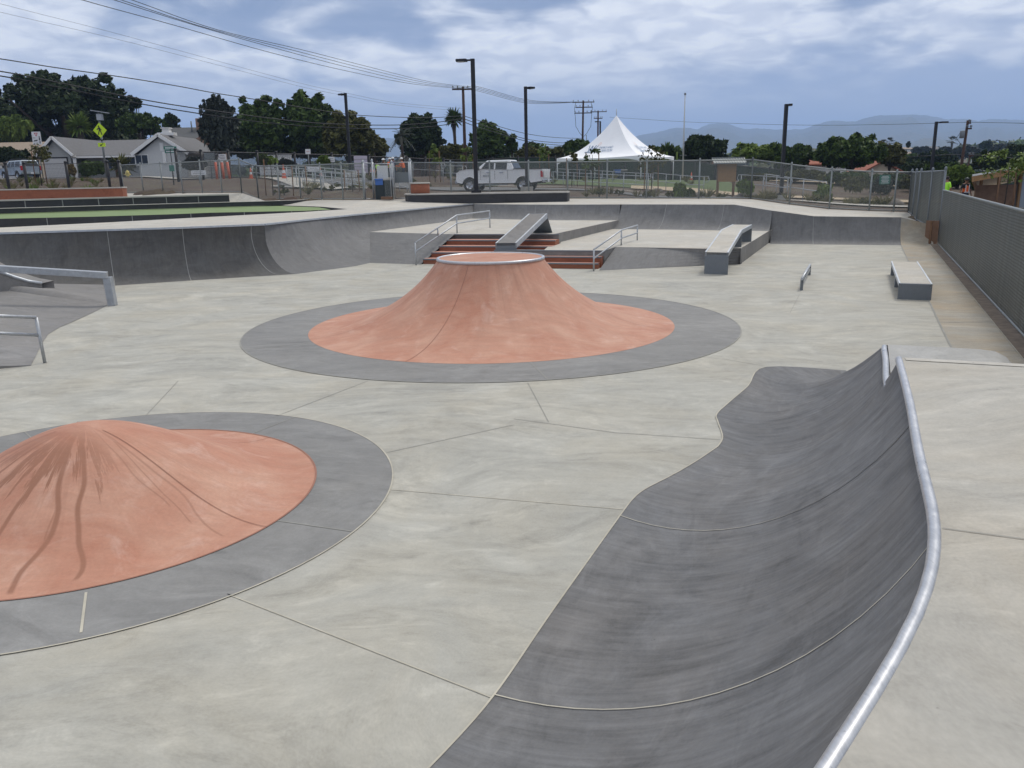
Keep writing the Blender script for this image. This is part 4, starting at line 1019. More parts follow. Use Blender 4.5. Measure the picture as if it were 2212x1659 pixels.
# ------------------------------------------------------------------ utility poles and wires
def upole(label, px, Y, pyt, zb, arms, tilt=0, r=.15, extra=None):
    top = PD(px, pyt, Y); x = top[0]
    t = thing('utility_pole', label, 'utility pole', (x, Y, zb), 'wooden utility poles')
    b = MB(); b.tube([(x+tilt, Y, zb-.5), (x, Y, top[2])], [r*1.15, r*.8], 8); b.build('pole', 'wood_pole', t)
    for dz, w, off, dy in arms:
        b = MB(); z = top[2]-dz; d = Vector((math.cos(dy), math.sin(dy), 0)); c = Vector((x+off, Y-.14, z)); b.bar(tuple(c-d*w/2), tuple(c+d*w/2), .11, .13); cr = b.build('crossarm', 'wood_pole', t)
        for k in (-.46, -.24, .24, .46):
            b = MB(); q = c+d*w*k; b.lathe([(.03, 0), (.03, .1), (.07, .12), (.06, .2), (.03, .26), (.001, .27)], (q.x, q.y, z+.06), 6); b.build('insulator', 'plate_steel', cr)
    if extra: extra(t, x, Y, top[2])
    return t, (x, Y, top[2])
upole('reddish wooden utility pole with one crossarm just left of the tallest lamp post', 1000, 80, 187, 1.8, [(.25, 1.98, -.02, .1)])
def ext2(t, x, Y, z):
    for sx in (-1, 1):
        b = MB(); b.tube([(x+sx*1.1, Y-.2, z-.2), (x+sx*1.3, Y-.2, z-1.1), (x+sx*1.15, Y-.2, z-2.7), (x+sx*1.1, Y-.2, z-3.6), (x+sx*.5, Y-.2, z-4.6), (x+sx*.1, Y-.2, z-5.0)], .03, 5); b.build('cable_loop', 'black_paint', t)
    b = MB(); b.tube([(x+.55, Y-.1, z-11), (x+.45, Y-.1, z-4.8)], .06, 6); b.build('conduit', 'plate_steel', t)
upole('utility pole with three crossarms and hanging cable loops left of the tent', 1260, 125, 217, 1., [(.25, 3.2, 0, 0), (.95, 2.5, .1, 0), (1.75, 2.5, -.05, 0)], -.2, .16, ext2)
upole('utility pole with one wide crossarm just behind the tent peak', 1292, 150, 239, 0., [(.2, 2.8, .1, 0), (1.3, 1.5, 0, 0)], 0, .16)
def ext4(t, x, Y, z):
    b = MB(); b.lathe([(.2, 0), (.22, .03), (.22, .62), (.17, .68), (.001, .7)], (x-.45, Y-.1, z-1.6), 12, capb=True); b.build('transformer', 'plate_steel', t)
    b = MB(); b.tube([(x-.6, Y-.1, z-1.0), (x-.95, Y-.1, z-1.6), (x-.5, Y-.1, z-2.1)], .02, 5); b.build('cable_loop', 'black_paint', t)
upole('dark utility pole with a grey transformer can at the far right', 2091, 80, 260, -1.5, [(.25, .9, .1, .9), (.75, .5, .1, 0)], -.3, .15, ext4)
upole('short leaning wooden pole right of the transformer pole', 2097, 85, 330, -1.5, [(.3, .5, 0, 0)], -.6, .11)
def wire(label, pts, r, mat='black_paint', grp='overhead wires'):
    """pts: (px,py,Y)"""
    w = catmull([PD(*q) for q in pts], 6); b = MB(); b.tube(w, r, 5); o = b.build('overhead_wire', mat); tag(o, label, 'wire', grp)
def ys(pts, xa, Ya, xb, Yb):
    out = []
    for x, y in pts: k = (x-xa)/(xb-xa); out.append((x, y, 1/((1-k)/Ya+k/Yb)))
    return out
LW = 'black overhead cable sagging across the left sky to the reddish pole, '
wa = ys([(-260, 92), (-100, 113), (0, 127), (25, 134), (80, 135), (274, 155), (384, 179), (473, 190)][0:0]+[(-260, 85), (-100, 112), (0, 127), (80, 134), (150, 149), (274, 165), (400, 187), (560, 210), (706, 238), (780, 248), (857, 254), (936, 254), (1001, 250)], 0, 45, 1001, 79.8)
wa = ys([(-260, 88), (0, 127), (120, 146), (274, 168), (384, 186), (458, 200), (547, 214), (658, 233), (753, 247), (857, 253), (936, 254), (1001, 250)], 0, 45, 1001, 79.8)
wire(LW+'highest of the three', wa, .028)
wb = ys([(-260, 120), (0, 154), (139, 181), (271, 208), (384, 228), (540, 250), (658, 264), (753, 269), (857, 270), (936, 265), (1001, 256)], 0, 45, 1001, 79.8); wire(LW+'middle of the three', wb, .034)
wc = ys([(-260, 131), (0, 164), (139, 191), (271, 218), (384, 238), (540, 261), (658, 272), (753, 277), (857, 278), (936, 273), (1001, 263)], 0, 45, 1001, 79.8); wire(LW+'lowest of the three', wc, .034)
LR = 'black cable running from the reddish pole down toward the pole left of the tent, '
wire(LR+'highest', ys([(1001, 250), (1040, 262), (1133, 288), (1200, 297), (1258, 299)], 1001, 79.8, 1258, 124.8), .03)
wire(LR+'middle', ys([(1001, 256), (1040, 270), (1133, 299.5), (1200, 308), (1258, 309)], 1001, 79.8, 1258, 124.8), .036)
wire(LR+'lowest', ys([(1001, 263), (1040, 277), (1133, 304), (1190, 312), (1258, 316)], 1001, 79.8, 1258, 124.8), .036)
TW = 'thin grey power line from the top left sky to the crossarm, '
for k, (x0, x1, nm) in enumerate(((178, 979, 'lowest'), (247, 989, 'second lowest'), (262, 1007, 'second highest'), (285, 1019, 'highest'))):
    y1 = 190-k*.8; s_ = [(x0, 0)]
    pts = [(x0-150, -48), (x0, 0), (x0+(x1-x0)*.25, 55+3*k), (x0+(x1-x0)*.5, 112-k*1.5), (x0+(x1-x0)*.7, 151-k*2), (x0+(x1-x0)*.88, 180-k), (x1, y1)]
    wire(TW+nm, ys(pts, 178, 32, 1001, 79.7), .014, 'rail_black')
    wire('thin power line between the reddish and triple-crossarm poles, '+['lowest', 'second lowest', 'second highest', 'highest'][k], ys([(x1, y1), (1030+k*3, 196-k*2.4), (1133, 222-k*2.5), (1200, 223-k), (1238+k*13, 221-k*.5)], 1001, 79.7, 1258, 124.7), .020, 'rail_black')
for k, (ya, lab) in enumerate(((8, 'uppermost'), (26, 'lower'))):
    wire('very faint distant line across the upper left sky, %s of the pair' % lab, ys([(-100, ya-30), (0, ya), (250, 72+k*12), (500, 140+k*8), (658, 182+k*7), (753, 202+k*6), (857, 222+k*5), (1001, 234+k*6)], 0, 40, 1001, 79.7), .007, 'rail_black')
wire('faint line crossing before the mountains from the tent to the transformer pole', ys([(1317, 253), (1477, 263), (1571, 266), (1688, 269.5), (1800, 270.5), (1900, 269), (1975, 267.5), (2091, 264)], 1292, 149, 2091, 80), .018, 'rail_black')
wire('faint line leaving the transformer pole to the right edge', ys([(2091, 264), (2150, 265), (2300, 268)], 2091, 80, 2300, 60), .018, 'rail_black')
wire('thick low cable crossing before the far hillside on the right', ys([(1880, 346), (1951, 340), (2030, 335), (2079, 334)], 1880, 110, 2091, 80), .035)
wire('thick low cable dropping from the short pole toward the right edge', ys([(2097, 334), (2150, 338), (2212, 344), (2330, 360)], 2091, 85, 2330, 60), .035)
# ------------------------------------------------------------------ flagpole, kiosk
p = PD(1474, 393, 85); tp = PD(1479, 206, 85)
t = thing('flagpole', 'tall thin bare metal flagpole right of the tent', 'flagpole', p)
b = MB(); b.tube([p, (p[0], p[1], (p[2]+tp[2])*.5), (p[0], p[1], tp[2])], [.09, .08, .045], 10); b.build('pole', 'galvanised_steel', t)
b = MB(); b.lathe([(.03, 0), (.1, .06), (.12, .14), (.08, .22), (.001, .26)], (p[0], p[1], tp[2]), 10); b.build('finial', 'plate_steel', t)
b = MB(); b.bar((p[0]-.35, p[1], p[2]+2.6), (p[0]+.35, p[1], p[2]+2.6), .06); b.build('cleat_bar', 'plate_steel', t)
Y = 51.; zb = PD(1568, 426, Y)[2]; xl, xr = PX(1549, Y, zb)[0], PX(1583, Y, zb)[0]
t = thing('notice_kiosk', 'wooden notice board with ribbed metal gable roof behind the fence', 'notice board', PX(1566, Y, zb))
for x in (xl, xr): b = MB(); b.bar((x, Y, zb-.3), (x, Y, zb+2.1), .13, .13, up=(1, 0, 0)); b.build('post', 'sheathing', t)
b = MB(); b.box(((xl+xr)/2+.05, Y-.08, zb+1.52), (xr-xl+.12, .06, 1.2)); b.build('board', 'board_wood', t)
zr = zb+2.32; b = MB(); x0, x1 = xl-.4, xr+.55
for s_ in (-1, 1): b.poly([(x0, Y+s_*.55, zr-.3), (x1, Y+s_*.55, zr-.3), (x1, Y, zr), (x0, Y, zr)][::s_])
for s_ in (-1, 1): b.poly([(x0, Y+s_*.55, zr-.36), (x1, Y+s_*.55, zr-.36), (x1, Y, zr-.06), (x0, Y, zr-.06)][::-s_])
for k in range(13):
    x = x0+(x1-x0)*k/12; b.bar((x, Y-.56, zr-.29), (x, Y, zr+.015), .04, .04)
b.bar((x0, Y, zr+.01), (x1, Y, zr+.01), .16, .05); b.bar((x0, Y-.55, zr-.33), (x1, Y-.55, zr-.33), .02, .06); b.build('roof', 'fence_steel', t)
b = MB(); b.poly([(x0+.06, Y-.45, zr-.34), (x0+.06, Y+.45, zr-.34), (x0+.06, Y, zr-.07)]); b.poly([(x1-.06, Y-.45, zr-.34), (x1-.06, Y+.45, zr-.34), (x1-.06, Y, zr-.07)]); b.build('gable_end', 'sheathing', t)
# ------------------------------------------------------------------ marquee tent
zt = PD(1384, 390, 74)[2]; ze = zt+2.15
Fc = Vector(PX(1384, 73.5, zt)); Lc = Vector(PX(1204, 80, zt)); dirL = (Lc-Fc); side = dirL.length; perp = Vector((-dirL.y, dirL.x, 0)).normalized(); perp = -perp if perp.y < 0 else perp
Rc = Vector(PX(1453.5, 81.5, zt)); Bc = Lc+(Rc-Fc)
cs = [Fc, Rc, Bc, Lc]; ctr = sum(cs, Vector())/4
ap = PD(1335, 249, ctr.y); zap = ap[2]
t = thing('marquee_tent', 'large white high-peak marquee tent with a parks and recreation logo', 'tent', (ctr.x, ctr.y, zt))
b = MB(); N_ = 14; K_ = 16; bv = []; bf = []
for i in range(4):
    A_, B_ = cs[i], cs[(i+1) % 4]; rows = []
    for k in range(K_+1):
        r = []
        for j in range(N_+1):
            u = j/N_; e_ = A_.lerp(B_, u); e_.z = ze; f_ = k/K_
            h = (1-f_)**2.05; edge_sag = -.0
            pz = ze+(zap-ze)*h*(1-.0)+(-.12*math.sin(math.pi*u)*f_*f_)
            sc = f_; q = Vector((ctr.x, ctr.y, 0)).lerp(Vector((e_.x, e_.y, 0)), sc)
            crease = (abs(u-.5)*2)**1.5; pz += .22*crease*math.sin(math.pi*min(1, f_*1.0))*(1-f_*.2)
            r.append((q.x, q.y, pz))
        rows.append(r)
    b.grid(rows, 0, sm=True)
b.build('canopy', 'tent_fabric', t)
bv = [Vector(q) for q in b.v]; bvh = BVHTree.FromPolygons(bv, b.f)
b = MB()
for i in range(4):      # scalloped valance
    A_, B_ = cs[i], cs[(i+1) % 4]; rows = [[], []]
    for j in range(19):
        u = j/18; e_ = A_.lerp(B_, u); dz = -.12*math.sin(math.pi*u); lo = .14+.42*abs(u*2-1)**5
        out_ = (e_-ctr); out_.z = 0; out_ = out_.normalized()*.01
        rows[0].append((e_.x+out_.x, e_.y+out_.y, ze+dz+.01)); rows[1].append((e_.x+out_.x, e_.y+out_.y, ze+dz-lo))
    b.grid(rows, 0)
b.build('valance', 'tent_fabric', t)
for c in cs: b = MB(); b.tube([(c.x, c.y, zt-.3), (c.x, c.y, ze)], .05, 8); b.build('leg', 'sign_white', t)
b = MB(); b.tube([(ctr.x, ctr.y, zap-.3), (ctr.x, ctr.y, zap+.55)], .035, 6); b.build('finial', 'galvanised_steel', t)
def print_on_tent(i, items, uc, hc, name, mat, sc):
    """project flat lettering onto panel i of the canopy"""
    A_, B_ = cs[i], cs[(i+1) % 4]
    if i == 3: A_, B_ = cs[3], cs[0]
    xd = (B_-A_); xd.z = 0; L = xd.length; xd.normalize(); nrm = Vector((xd.y, -xd.x, 0))
    if nrm.dot((A_+B_)/2-ctr) < 0: nrm = -nrm
    if Vector((0, 0, 1)).cross(nrm).dot(xd) < 0: xd = -xd; 
    org = (A_ if xd.dot(B_-A_) > 0 else B_)+xd*L*uc
    out = MB()
    for v, f in items:
        k = len(out.v); ok = True; ps = []
        for x, y in v:
            o = org+xd*x*sc+Vector((0, 0, ze-org.z+hc+y*sc)); hit = bvh.ray_cast(o+nrm*6, -nrm)
            if hit[0] is None: ok = False; break
            ps.append(tuple(hit[0]+hit[1]*(.05 if hit[1].dot(nrm) > 0 else -.05)))
        if not ok: continue
        out.v += ps
        for q in f: out.face([k+z for z in q])
    if out.f: out.build(name, mat, t)
def txt_items(lines, shear=.25):
    it = []
    for s_, size, x, y in lines:
        v, f = text_mesh(s_, size); it.append(([(a[0]+x+a[1]*shear, a[1]+y) for a in v], f))
    return it
for pi, uc, sc in ((3, .37, .66), (0, .62, .62)):
    print_on_tent(pi, txt_items([('PARKS AND', .44, 1.0, .62), ('RECREATION', .44, 1.15, .16)]), uc, .42, 'logo_lettering', 'print_blue', sc)
    def blade(x0, x1, y0, y1, w): return ([(x0, y0), (x1, y1), (x1+w, y1), (x0+w*.6, y0)], [(0, 1, 2, 3)])
    print_on_tent(pi, [blade(-1.6, -2.0, .1, 1.0, .1), blade(-1.6, -1.5, .1, .95, .12), blade(-1.15, -1.45, .1, .9, .12), blade(-1.15, -.95, .1, 1.0, .12), blade(-.8, -1.0, .1, .8, .1), blade(-.8, -.6, .1, .95, .1), ([(-2.1, 0), (-.4, 0), (-.3, .1), (-2.0, .1)], [(0, 1, 2, 3)])], uc, .42, 'logo_figures', 'print_blue', sc)
    star = []
    for k in range(12):
        a0 = k*math.pi/6; star.append(([(-.45+.12*math.cos(a0), 1.15+.12*math.sin(a0)), (-.45+.32*math.cos(a0+.05), 1.15+.32*math.sin(a0+.05)), (-.45+.12*math.cos(a0+.3), 1.15+.12*math.sin(a0+.3))], [(0, 1, 2)]))
    print_on_tent(pi, star, uc, .42, 'logo_sunburst', 'print_orange', sc)
# ------------------------------------------------------------------ ground sheets beyond the fence
def sheet(name, a, b_, na, nb, mat, off=.012):
    mb = MB(); mb.grid(drape(a, b_, na, nb, off), sm=True); struct(name, mb, mat)
def G(px, py):
    d = ray(px, py); t = 20.
    while t < 600:
        q = (t*d[0], t*d[1], CAMH+t*d[2])
        if q[2] < gz(q[0], q[1]): return q
        t += .4
    return q
g = lambda *l: [G(*q)[:2] for q in l]
# road passing behind the truck to the right
ra = [(-16, 57), (-6, 54.5), (6, 51), (14, 45), (19, 41.5), (26, 39), (50, 34)]; rb = [(-16, 63), (-6, 61), (8, 57.5), (18, 49), (23, 46), (29, 44), (50, 41)]
sheet('road', ra, rb, 70, 6, 'asphalt', .05)
sheet('kerb_line', rb, [(x+.05, y+.3) for x, y in rb], 70, 1, 'kerb', .15)
sheet('kerb_line', [(x-.05, y-.3) for x, y in ra], ra, 70, 1, 'kerb', .13)
sheet('pavement', [(12.5, 40.2), (17, 38), (24, 35.5), (40, 30.5)], [(12.8, 41.6), (18, 39.4), (25, 36.9), (41, 32)], 40, 2, 'path_concrete', .06)
sheet('ramp_path', [PD(543, 384, 66)[:2], PD(600, 392, 60)[:2], PD(700, 405, 52)[:2], PD(792, 417, 46.5)[:2]], [PD(580, 384, 68)[:2], PD(640, 388, 64)[:2], PD(740, 400, 56)[:2], PD(800, 407, 50)[:2]], 40, 4, 'path_concrete', .10)
sheet('street', [(-75, 76), (-32, 76), (-20, 75)], [(-75, 86), (-32, 86), (-20, 84)], 50, 6, 'asphalt', .04)
sheet('pavement', [(-75, 73.6), (-32, 73.6), (-20, 72.6)], [(-75, 75.6), (-32, 75.6), (-20, 74.6)], 50, 2, 'path_concrete', .1)
sheet('lawn', [(2, 66), (10, 62), (17, 60)], [(2, 92), (12, 92), (20, 84)], 30, 14, 'lawn', .05)
sheet('park_path', [(9, 61.5), (13, 60.5), (17, 56), (22, 52), (30, 49)], [(9.4, 64), (14, 63), (19, 58), (24, 54), (32, 51)], 40, 3, 'tan_path', .08)
sheet('park_path', [(16, 84), (22, 72), (30, 66)], [(18.5, 86), (24.5, 74), (32, 68)], 30, 3, 'tan_path', .08)
# ------------------------------------------------------------------ ramp handrails in galvanised tube
def ramp_rail(label, pts, h=.95, sp=1.8, loop=True):
    """pts: (px, py of foot, Y)"""
    w = [PD(*q) for q in pts]; t = thing('ramp_handrail', label, 'handrail', w[0], 'galvanised ramp handrails beyond the fence')
    for nm, hh in (('top_rail', h), ('lower_rail', h*.42)):
        b = MB(); b.tube([(p[0], p[1], p[2]+hh) for p in w], .024, 6); b.build(nm, 'galvanised_steel', t)
    L = sum((Vector(w[i+1])-Vector(w[i])).length for i in range(len(w)-1)); n_ = max(2, int(L/sp)+1)
    for p in resample(w, n_):
        b = MB(); b.tube([(p[0], p[1], p[2]-.3), (p[0], p[1], p[2]+h)], .024, 6); b.build('post', 'galvanised_steel', t)
    if loop:
        for e, s_ in ((w[0], w[1]), (w[-1], w[-2])):
            d = (Vector(e)-Vector(s_)).normalized()*.3; b = MB(); b.tube([(e[0], e[1], e[2]+h), (e[0]+d.x, e[1]+d.y, e[2]+h), (e[0]+d.x*1.3, e[1]+d.y*1.3, e[2]+h*.8), (e[0]+d.x, e[1]+d.y, e[2]+h*.62), (e[0], e[1], e[2]+h*.62)], .022, 6); b.build('end_loop', 'galvanised_steel', t)
ramp_rail('handrail down the left edge of the pale concrete ramp', [(547, 384, 66), (640, 394, 58), (720, 406, 51), (785, 417, 46)])
ramp_rail('handrail down the far edge of the pale concrete ramp', [(584, 383, 68), (660, 388, 62), (740, 398, 56), (787, 406, 52)])
ramp_rail('handrail left of the pale ramp top near the orange posts', [(655, 404, 52), (700, 408, 50), (750, 413, 48)])
ramp_rail('handrail beyond the gate behind the road', [(893, 377, 70), (925, 378, 69), (955, 380, 68)])
ramp_rail('handrail right of the gate at the roadside', [(864, 418, 47), (880, 420, 46.5)], sp=1.)
ramp_rail('long handrail in front of the tent lawn, left part', [(1195, 398, 66), (1240, 402, 62), (1300, 407, 58), (1400, 413, 55)])
ramp_rail('long handrail in front of the tent lawn, right part', [(1410, 402, 62), (1480, 411, 57), (1520, 413, 56)])
ramp_rail('upper handrail on the far side of the tent lawn path', [(1205, 388, 76), (1290, 394, 70), (1400, 404, 62)])
ramp_rail('handrail right of the wooden notice board', [(1600, 411, 53), (1660, 416, 50.5), (1700, 421, 49)])
ramp_rail('handrail ending right of the fourth lamp post', [(1654, 409, 54), (1710, 420, 49.5), (1775, 430, 46.5)])
ramp_rail('white handrail behind the kerb at the far middle', [(958, 385, 66), (1000, 386, 65)])
# ------------------------------------------------------------------ houses
def gable(mb, x0, x1, y0, y1, ze, zr, along='x', over=.4, th=.14, m=0):
    """gable roof sheets; ridge along x or y"""
    if along == 'x':
        yc = (y0+y1)/2; sl = (zr-ze)/((y1-y0)/2)
        for s_, ye in ((-1, y0), (1, y1)):
            e = ye+s_*over; zz_ = ze-sl*over
            q = [(x0-over, e, zz_), (x1+over, e, zz_), (x1+over, yc, zr), (x0-over, yc, zr)]
            hexa(mb, q, [(p[0], p[1], p[2]+th) for p in q], m)
    else:
        xc = (x0+x1)/2; sl = (zr-ze)/((x1-x0)/2)
        for s_, xe in ((-1, x0), (1, x1)):
            e = xe+s_*over; zz_ = ze-sl*over
            q = [(e, y0-over, zz_), (e, y1+over, zz_), (xc, y1+over, zr), (xc, y0-over, zr)]
            hexa(mb, q, [(p[0], p[1], p[2]+th) for p in q], m)
def walls(mb, x0, x1, y0, y1, z0, ze, zr=None, along='x', m=0):
    mb.box(((x0+x1)/2, (y0+y1)/2, (z0+ze)/2), (x1-x0, y1-y0, ze-z0), 0, m)
    if zr:
        if along == 'x':
            for x in (x0, x1): mb.poly([(x, y0, ze), (x, y1, ze), (x, (y0+y1)/2, zr-.02)], m)
        else:
            for y in (y0, y1): mb.poly([(x0, y, ze), (x1, y, ze), ((x0+x1)/2, y, zr-.02)], m)
def window(t, x, y, z, w, h, frame='white_paint', sash=2):
    b = MB(); f = .07
    for dx in (-w/2, w/2): b.box((x+dx, y-.03, z), (f, .06, h+f))
    for dz in (-h/2, h/2): b.box((x, y-.03, z+dz), (w-f, .058, f))
    for k in range(1, sash): b.box((x-w/2+w*k/sash, y-.03, z), (f*.6, .05, h-f))
    fr = b.build('window', frame, t); b = MB(); b.box((x, y-.008, z), (w-f, .012, h-f)); b.build('pane', 'glass_dark', fr)
def X(px, Y, py=385): return PD(px, py, Y)[0]
def Z(px, py, Y): return PD(px, py, Y)[2]
# white bungalow with two gables
Y = 88.; z0 = Z(150, 386, Y)
t = thing('bungalow', 'low pale bungalow with grey roof, garage gable left and white gable right', 'house', (X(240, Y), Y, z0))
xa, xb, xc, xd = X(92, Y), X(166, Y), X(312, Y), X(424, Y); zr1 = Z(110, 298, Y); ze1 = Z(164, 337, Y); zr2 = Z(368, 294, Y); ze2 = Z(315, 335, Y)
b = MB(); walls(b, xa+.35, xb-.35, Y, Y+9, z0-1, ze1, zr1-.1, 'y'); b.build('garage_wing', 'lap_siding', t)
b = MB(); gable(b, xa+.3, xb-.3, Y, Y+9, ze1+.25, zr1, 'y', .45); b.build('garage_roof', 'roof_grey', t)
b = MB()
for s_, xe in ((-1, xa-.15), (1, xb+.15)): b.bar((xe, Y-.48, ze1+.03), ((xa+xb)/2, Y-.48, zr1+.05), .06, .26)
b.build('bargeboard', 'white_paint', t)
b = MB(); x0, x1 = X(99, Y), X(150, Y); zt_ = Z(125, 342, Y); b.box(((x0+x1)/2, Y-.02, (z0+zt_)/2), (x1-x0, .04, zt_-z0)); gd = b.build('garage_door', 'garage_panel', t)
b = MB(); b.box(((x0+x1)/2, Y-.04, zt_+.06), (x1-x0+.3, .07, .12)); b.box((x1+.08, Y-.04, (z0+zt_)/2), (.12, .07, zt_-z0)); b.build('door_surround', 'dark_cloth', t)
b = MB(); c = (X(112, Y), Y-.03, Z(112, 318, Y)); b.box((c[0], c[1], c[2]), (.34, .05, .8)); b.box((c[0], c[1]-.01, c[2]+.05), (.2, .05, .55)); b.lathe([(.17, 0), (.001, .01)], (c[0], c[1]+.02, c[2]+.4), 10); b.build('vent', 'white_paint', t)
Yb = Y+2.5
b = MB(); b.box(((xb+xc)/2, Yb+3.5, (z0+ze1)/2-.3), (xc-xb, 7, ze1-z0+.6)); b.build('wall', 'stucco_white', t)
b = MB(); zr = zr1+.15
q = [(xb-1.2, Y+.3, ze1-.1), (xc+1., Y+.3, ze1-.1), (xc+2.2, Y+5.5, zr2-.1), (xb-3.0, Y+5.5, zr2-.15)]; hexa(b, q, [(p[0], p[1], p[2]+.12) for p in q])
q = [(xb-3.0, Y+5.5, zr2-.15), (xc+2.2, Y+5.5, zr2-.1), (xc+1., Y+11, ze1), (xb-1.2, Y+11, ze1)]; hexa(b, q, [(p[0], p[1], p[2]+.12) for p in q]); b.build('roof', 'roof_grey', t)
b = MB(); b.bar((xb-.6, Y+.24, ze1-.12), (xc+.2, Y+.24, ze1-.12), .12, .18); b.build('gutter', 'white_paint', t)
for px in (166, 312): b = MB(); x = X(px, Y); b.box((x, Y+.1, (z0+ze1)/2), (.28, .2, ze1-z0)); b.build('porch_post', 'white_paint', t)
window(t, X(247, Yb), Yb, z0+1.6, 1.9, 1.3); window(t, X(285, Yb), Yb, z0+1.6, 1.4, 1.3)
b = MB(); b.box((X(262, Yb), Yb-.03, z0+1.1), (1., .06, 2.2)); b.build('door', 'sheathing', t)
b = MB(); walls(b, xc+.3, xd-.3, Y-1.5, Y+8, z0-1, ze2, zr2-.1, 'y'); b.build('gable_wing', 'stucco_white', t)
b = MB(); gable(b, xc+.25, xd-.25, Y-1.5, Y+8, ze2+.25, zr2, 'y', .45); b.build('gable_roof', 'roof_grey', t)
b = MB()
for xe in (xc-.2, xd+.2): b.bar((xe, Y-2.0, ze2+.0), ((xc+xd)/2, Y-2.0, zr2+.05), .06, .32)
b.build('bargeboard', 'white_paint', t)
b = MB(); b.box(((xc+xd)/2-.2, Y+1, zr2+.25), (1.7, 1, .3)); b.box(((xc+xd)/2-.2, Y+1, zr2+.55), (.7, .7, .5)); b.box(((xc+xd)/2-.2, Y+1, zr2+.85), (.9, .9, .1)); b.build('chimney', 'white_paint', t)
b = MB(); b.box(((xc+xd)/2+.1, Y-1.53, zr2-1.1), (.35, .06, .8)); b.box(((xc+xd)/2+.3, Y-1.6, zr2-2.2), (.3, .2, 1.2)); b.build('vent', 'white_paint', t)
window(t, X(325, Y), Y-1.5, z0+1.7, 1.3, 1.)
# tan roofed house at far left
Y = 100.; z0 = Z(40, 384, Y)
t = thing('house', 'house with tan roof and blue garage door behind the parked car', 'house', (X(30, Y), Y, z0))
x0, x1 = X(-90, Y), X(84, Y); ze_ = Z(40, 338, Y); zr_ = Z(40, 305, Y)
b = MB(); walls(b, x0, x1, Y, Y+10, z0-1, ze_); b.build('wall', 'stucco_cream', t); b = MB(); gable(b, x0, x1, Y, Y+10, ze_, zr_, 'x', .5); b.build('roof', 'roof_tan', t)
b = MB(); b.box((X(66, Y), Y-.03, (z0+ze_)/2-.2), (2.6, .05, ze_-z0-.6)); b.build('garage_door', 'blue_door', t)
# two storey tan house
Y = 112.; z0 = 3.
t = thing('house', 'two-storey tan stucco house with dark roof and chimney', 'house', (X(420, Y), Y, z0))
x0, x1 = X(350, Y), X(430, Y); ze_ = Z(400, 301, Y); zr_ = Z(400, 273, Y)
b = MB(); b.box(((x0+x1)/2, Y+4, (z0+ze_)/2), (x1-x0, 8, ze_-z0)); b.build('wall', 'stucco_tan', t)
b = MB(); q = [(x0-1.2, Y-.5, ze_-.1), (x1+.3, Y-.5, ze_-.1), (x1+2.8, Y+4.5, zr_), (x0+.5, Y+4.5, zr_)]; hexa(b, q, [(p[0], p[1], p[2]+.15) for p in q])
q = [(x0+.5, Y+4.5, zr_), (x1+2.8, Y+4.5, zr_), (x1+1, Y+9, ze_), (x0-1., Y+9, ze_)]; hexa(b, q, [(p[0], p[1], p[2]+.15) for p in q]); b.build('roof', 'roof_dark', t)
x2 = X(478, Y); b = MB(); b.box(((x1+x2)/2, Y+2, (z0+ze_)/2+.3), (x2-x1, 4.8, ze_-z0-.4)); b.poly([(x1, Y-.41, ze_-.1), (x2, Y-.41, ze_-.1), (x1+3.0, Y-.41, ze_+1.4)]); b.build('side_wing', 'stucco_tan', t)
b = MB(); b.box((X(427, Y), Y+3.5, zr_+.2), (1.1, 1.1, 2.)); b.build('chimney', 'stucco_tan', t)
b = MB(); b.tube([(X(411, Y), Y+2.5, zr_-.8), (X(411, Y), Y+2.5, zr_+.8)], .09, 6); b.build('flue', 'plate_steel', t)
window(t, X(412, Y), Y, ze_-1.7, 1.7, 1.7); window(t, X(468, Y), Y-.4, ze_-2.5, 1.2, 1.2)
# dark low house in the middle distance
Y = 118.; z0 = 1.8
t = thing('house', 'dark brown low house roof with a gable seen above the workers', 'house', (X(890, Y), Y, z0))
x0, x1 = X(868, Y), X(940, Y); ze_ = Z(900, 350, Y); b = MB(); walls(b, x0, x1, Y, Y+8, z0-1, ze_); b.build('wall', 'stucco_tan', t)
b = MB(); gable(b, x0, x1-.5, Y, Y+9, ze_, Z(900, 330, Y), 'x', .5); b.build('roof', 'roof_dark', t)
b = MB(); gable(b, X(905, Y), X(945, Y), Y-2, Y+4, ze_-.2, Z(918, 328, Y), 'y', .3); b.build('gable_roof', 'roof_dark', t)
b = MB(); b.box((X(906, Y), Y+5, Z(900, 322, Y)), (1.6, 1.2, 2.8)); b.build('chimney', 'stucco_tan', t)
# tiled houses on the right
def tiled(label, px0, px1, pye, pyr, Y, z0, wallm, rm='roof_tile', along='x', dep=8, win=0):
    x0, x1 = X(px0, Y, 350), X(px1, Y, 350); pc = (px0+px1)/2; ze_, zr_ = Z(pc, pye, Y), Z(pc, pyr, Y)
    t = thing('house', label, 'house', ((x0+x1)/2, Y, z0)); b = MB(); walls(b, x0+.4, x1-.4, Y+.5, Y+dep, z0-3, ze_, zr_-.1 if along == 'y' else None, along); b.build('wall', wallm, t)
    b = MB(); gable(b, x0+.4, x1-.4, Y+.5, Y+dep, ze_, zr_, along, .4); b.build('roof', rm, t)
    for k in range(win): window(t, x0+(x1-x0)*(k+1)/(win+1), Y+.5, ze_-1.3, 1.3, 1.1)
    return t
t = tiled('white house with red barrel-tile roof half hidden by the big tree on the right', 1745, 1840, 354, 337, 95, -1., 'white_paint', win=2)
b = MB(); x0, x1 = X(1747, 95, 350), X(1838, 95, 350); za, zb_ = Z(1790, 354, 95), Z(1790, 337, 95)
for k in range(34):
    x = x0+(x1-x0)*k/33; b.tube([(x, 94.9, za-.12), (x, 99.2, zb_+.12)], .07, 5, caps=False)
b.build('tile_ridges', 'roof_tile', t)
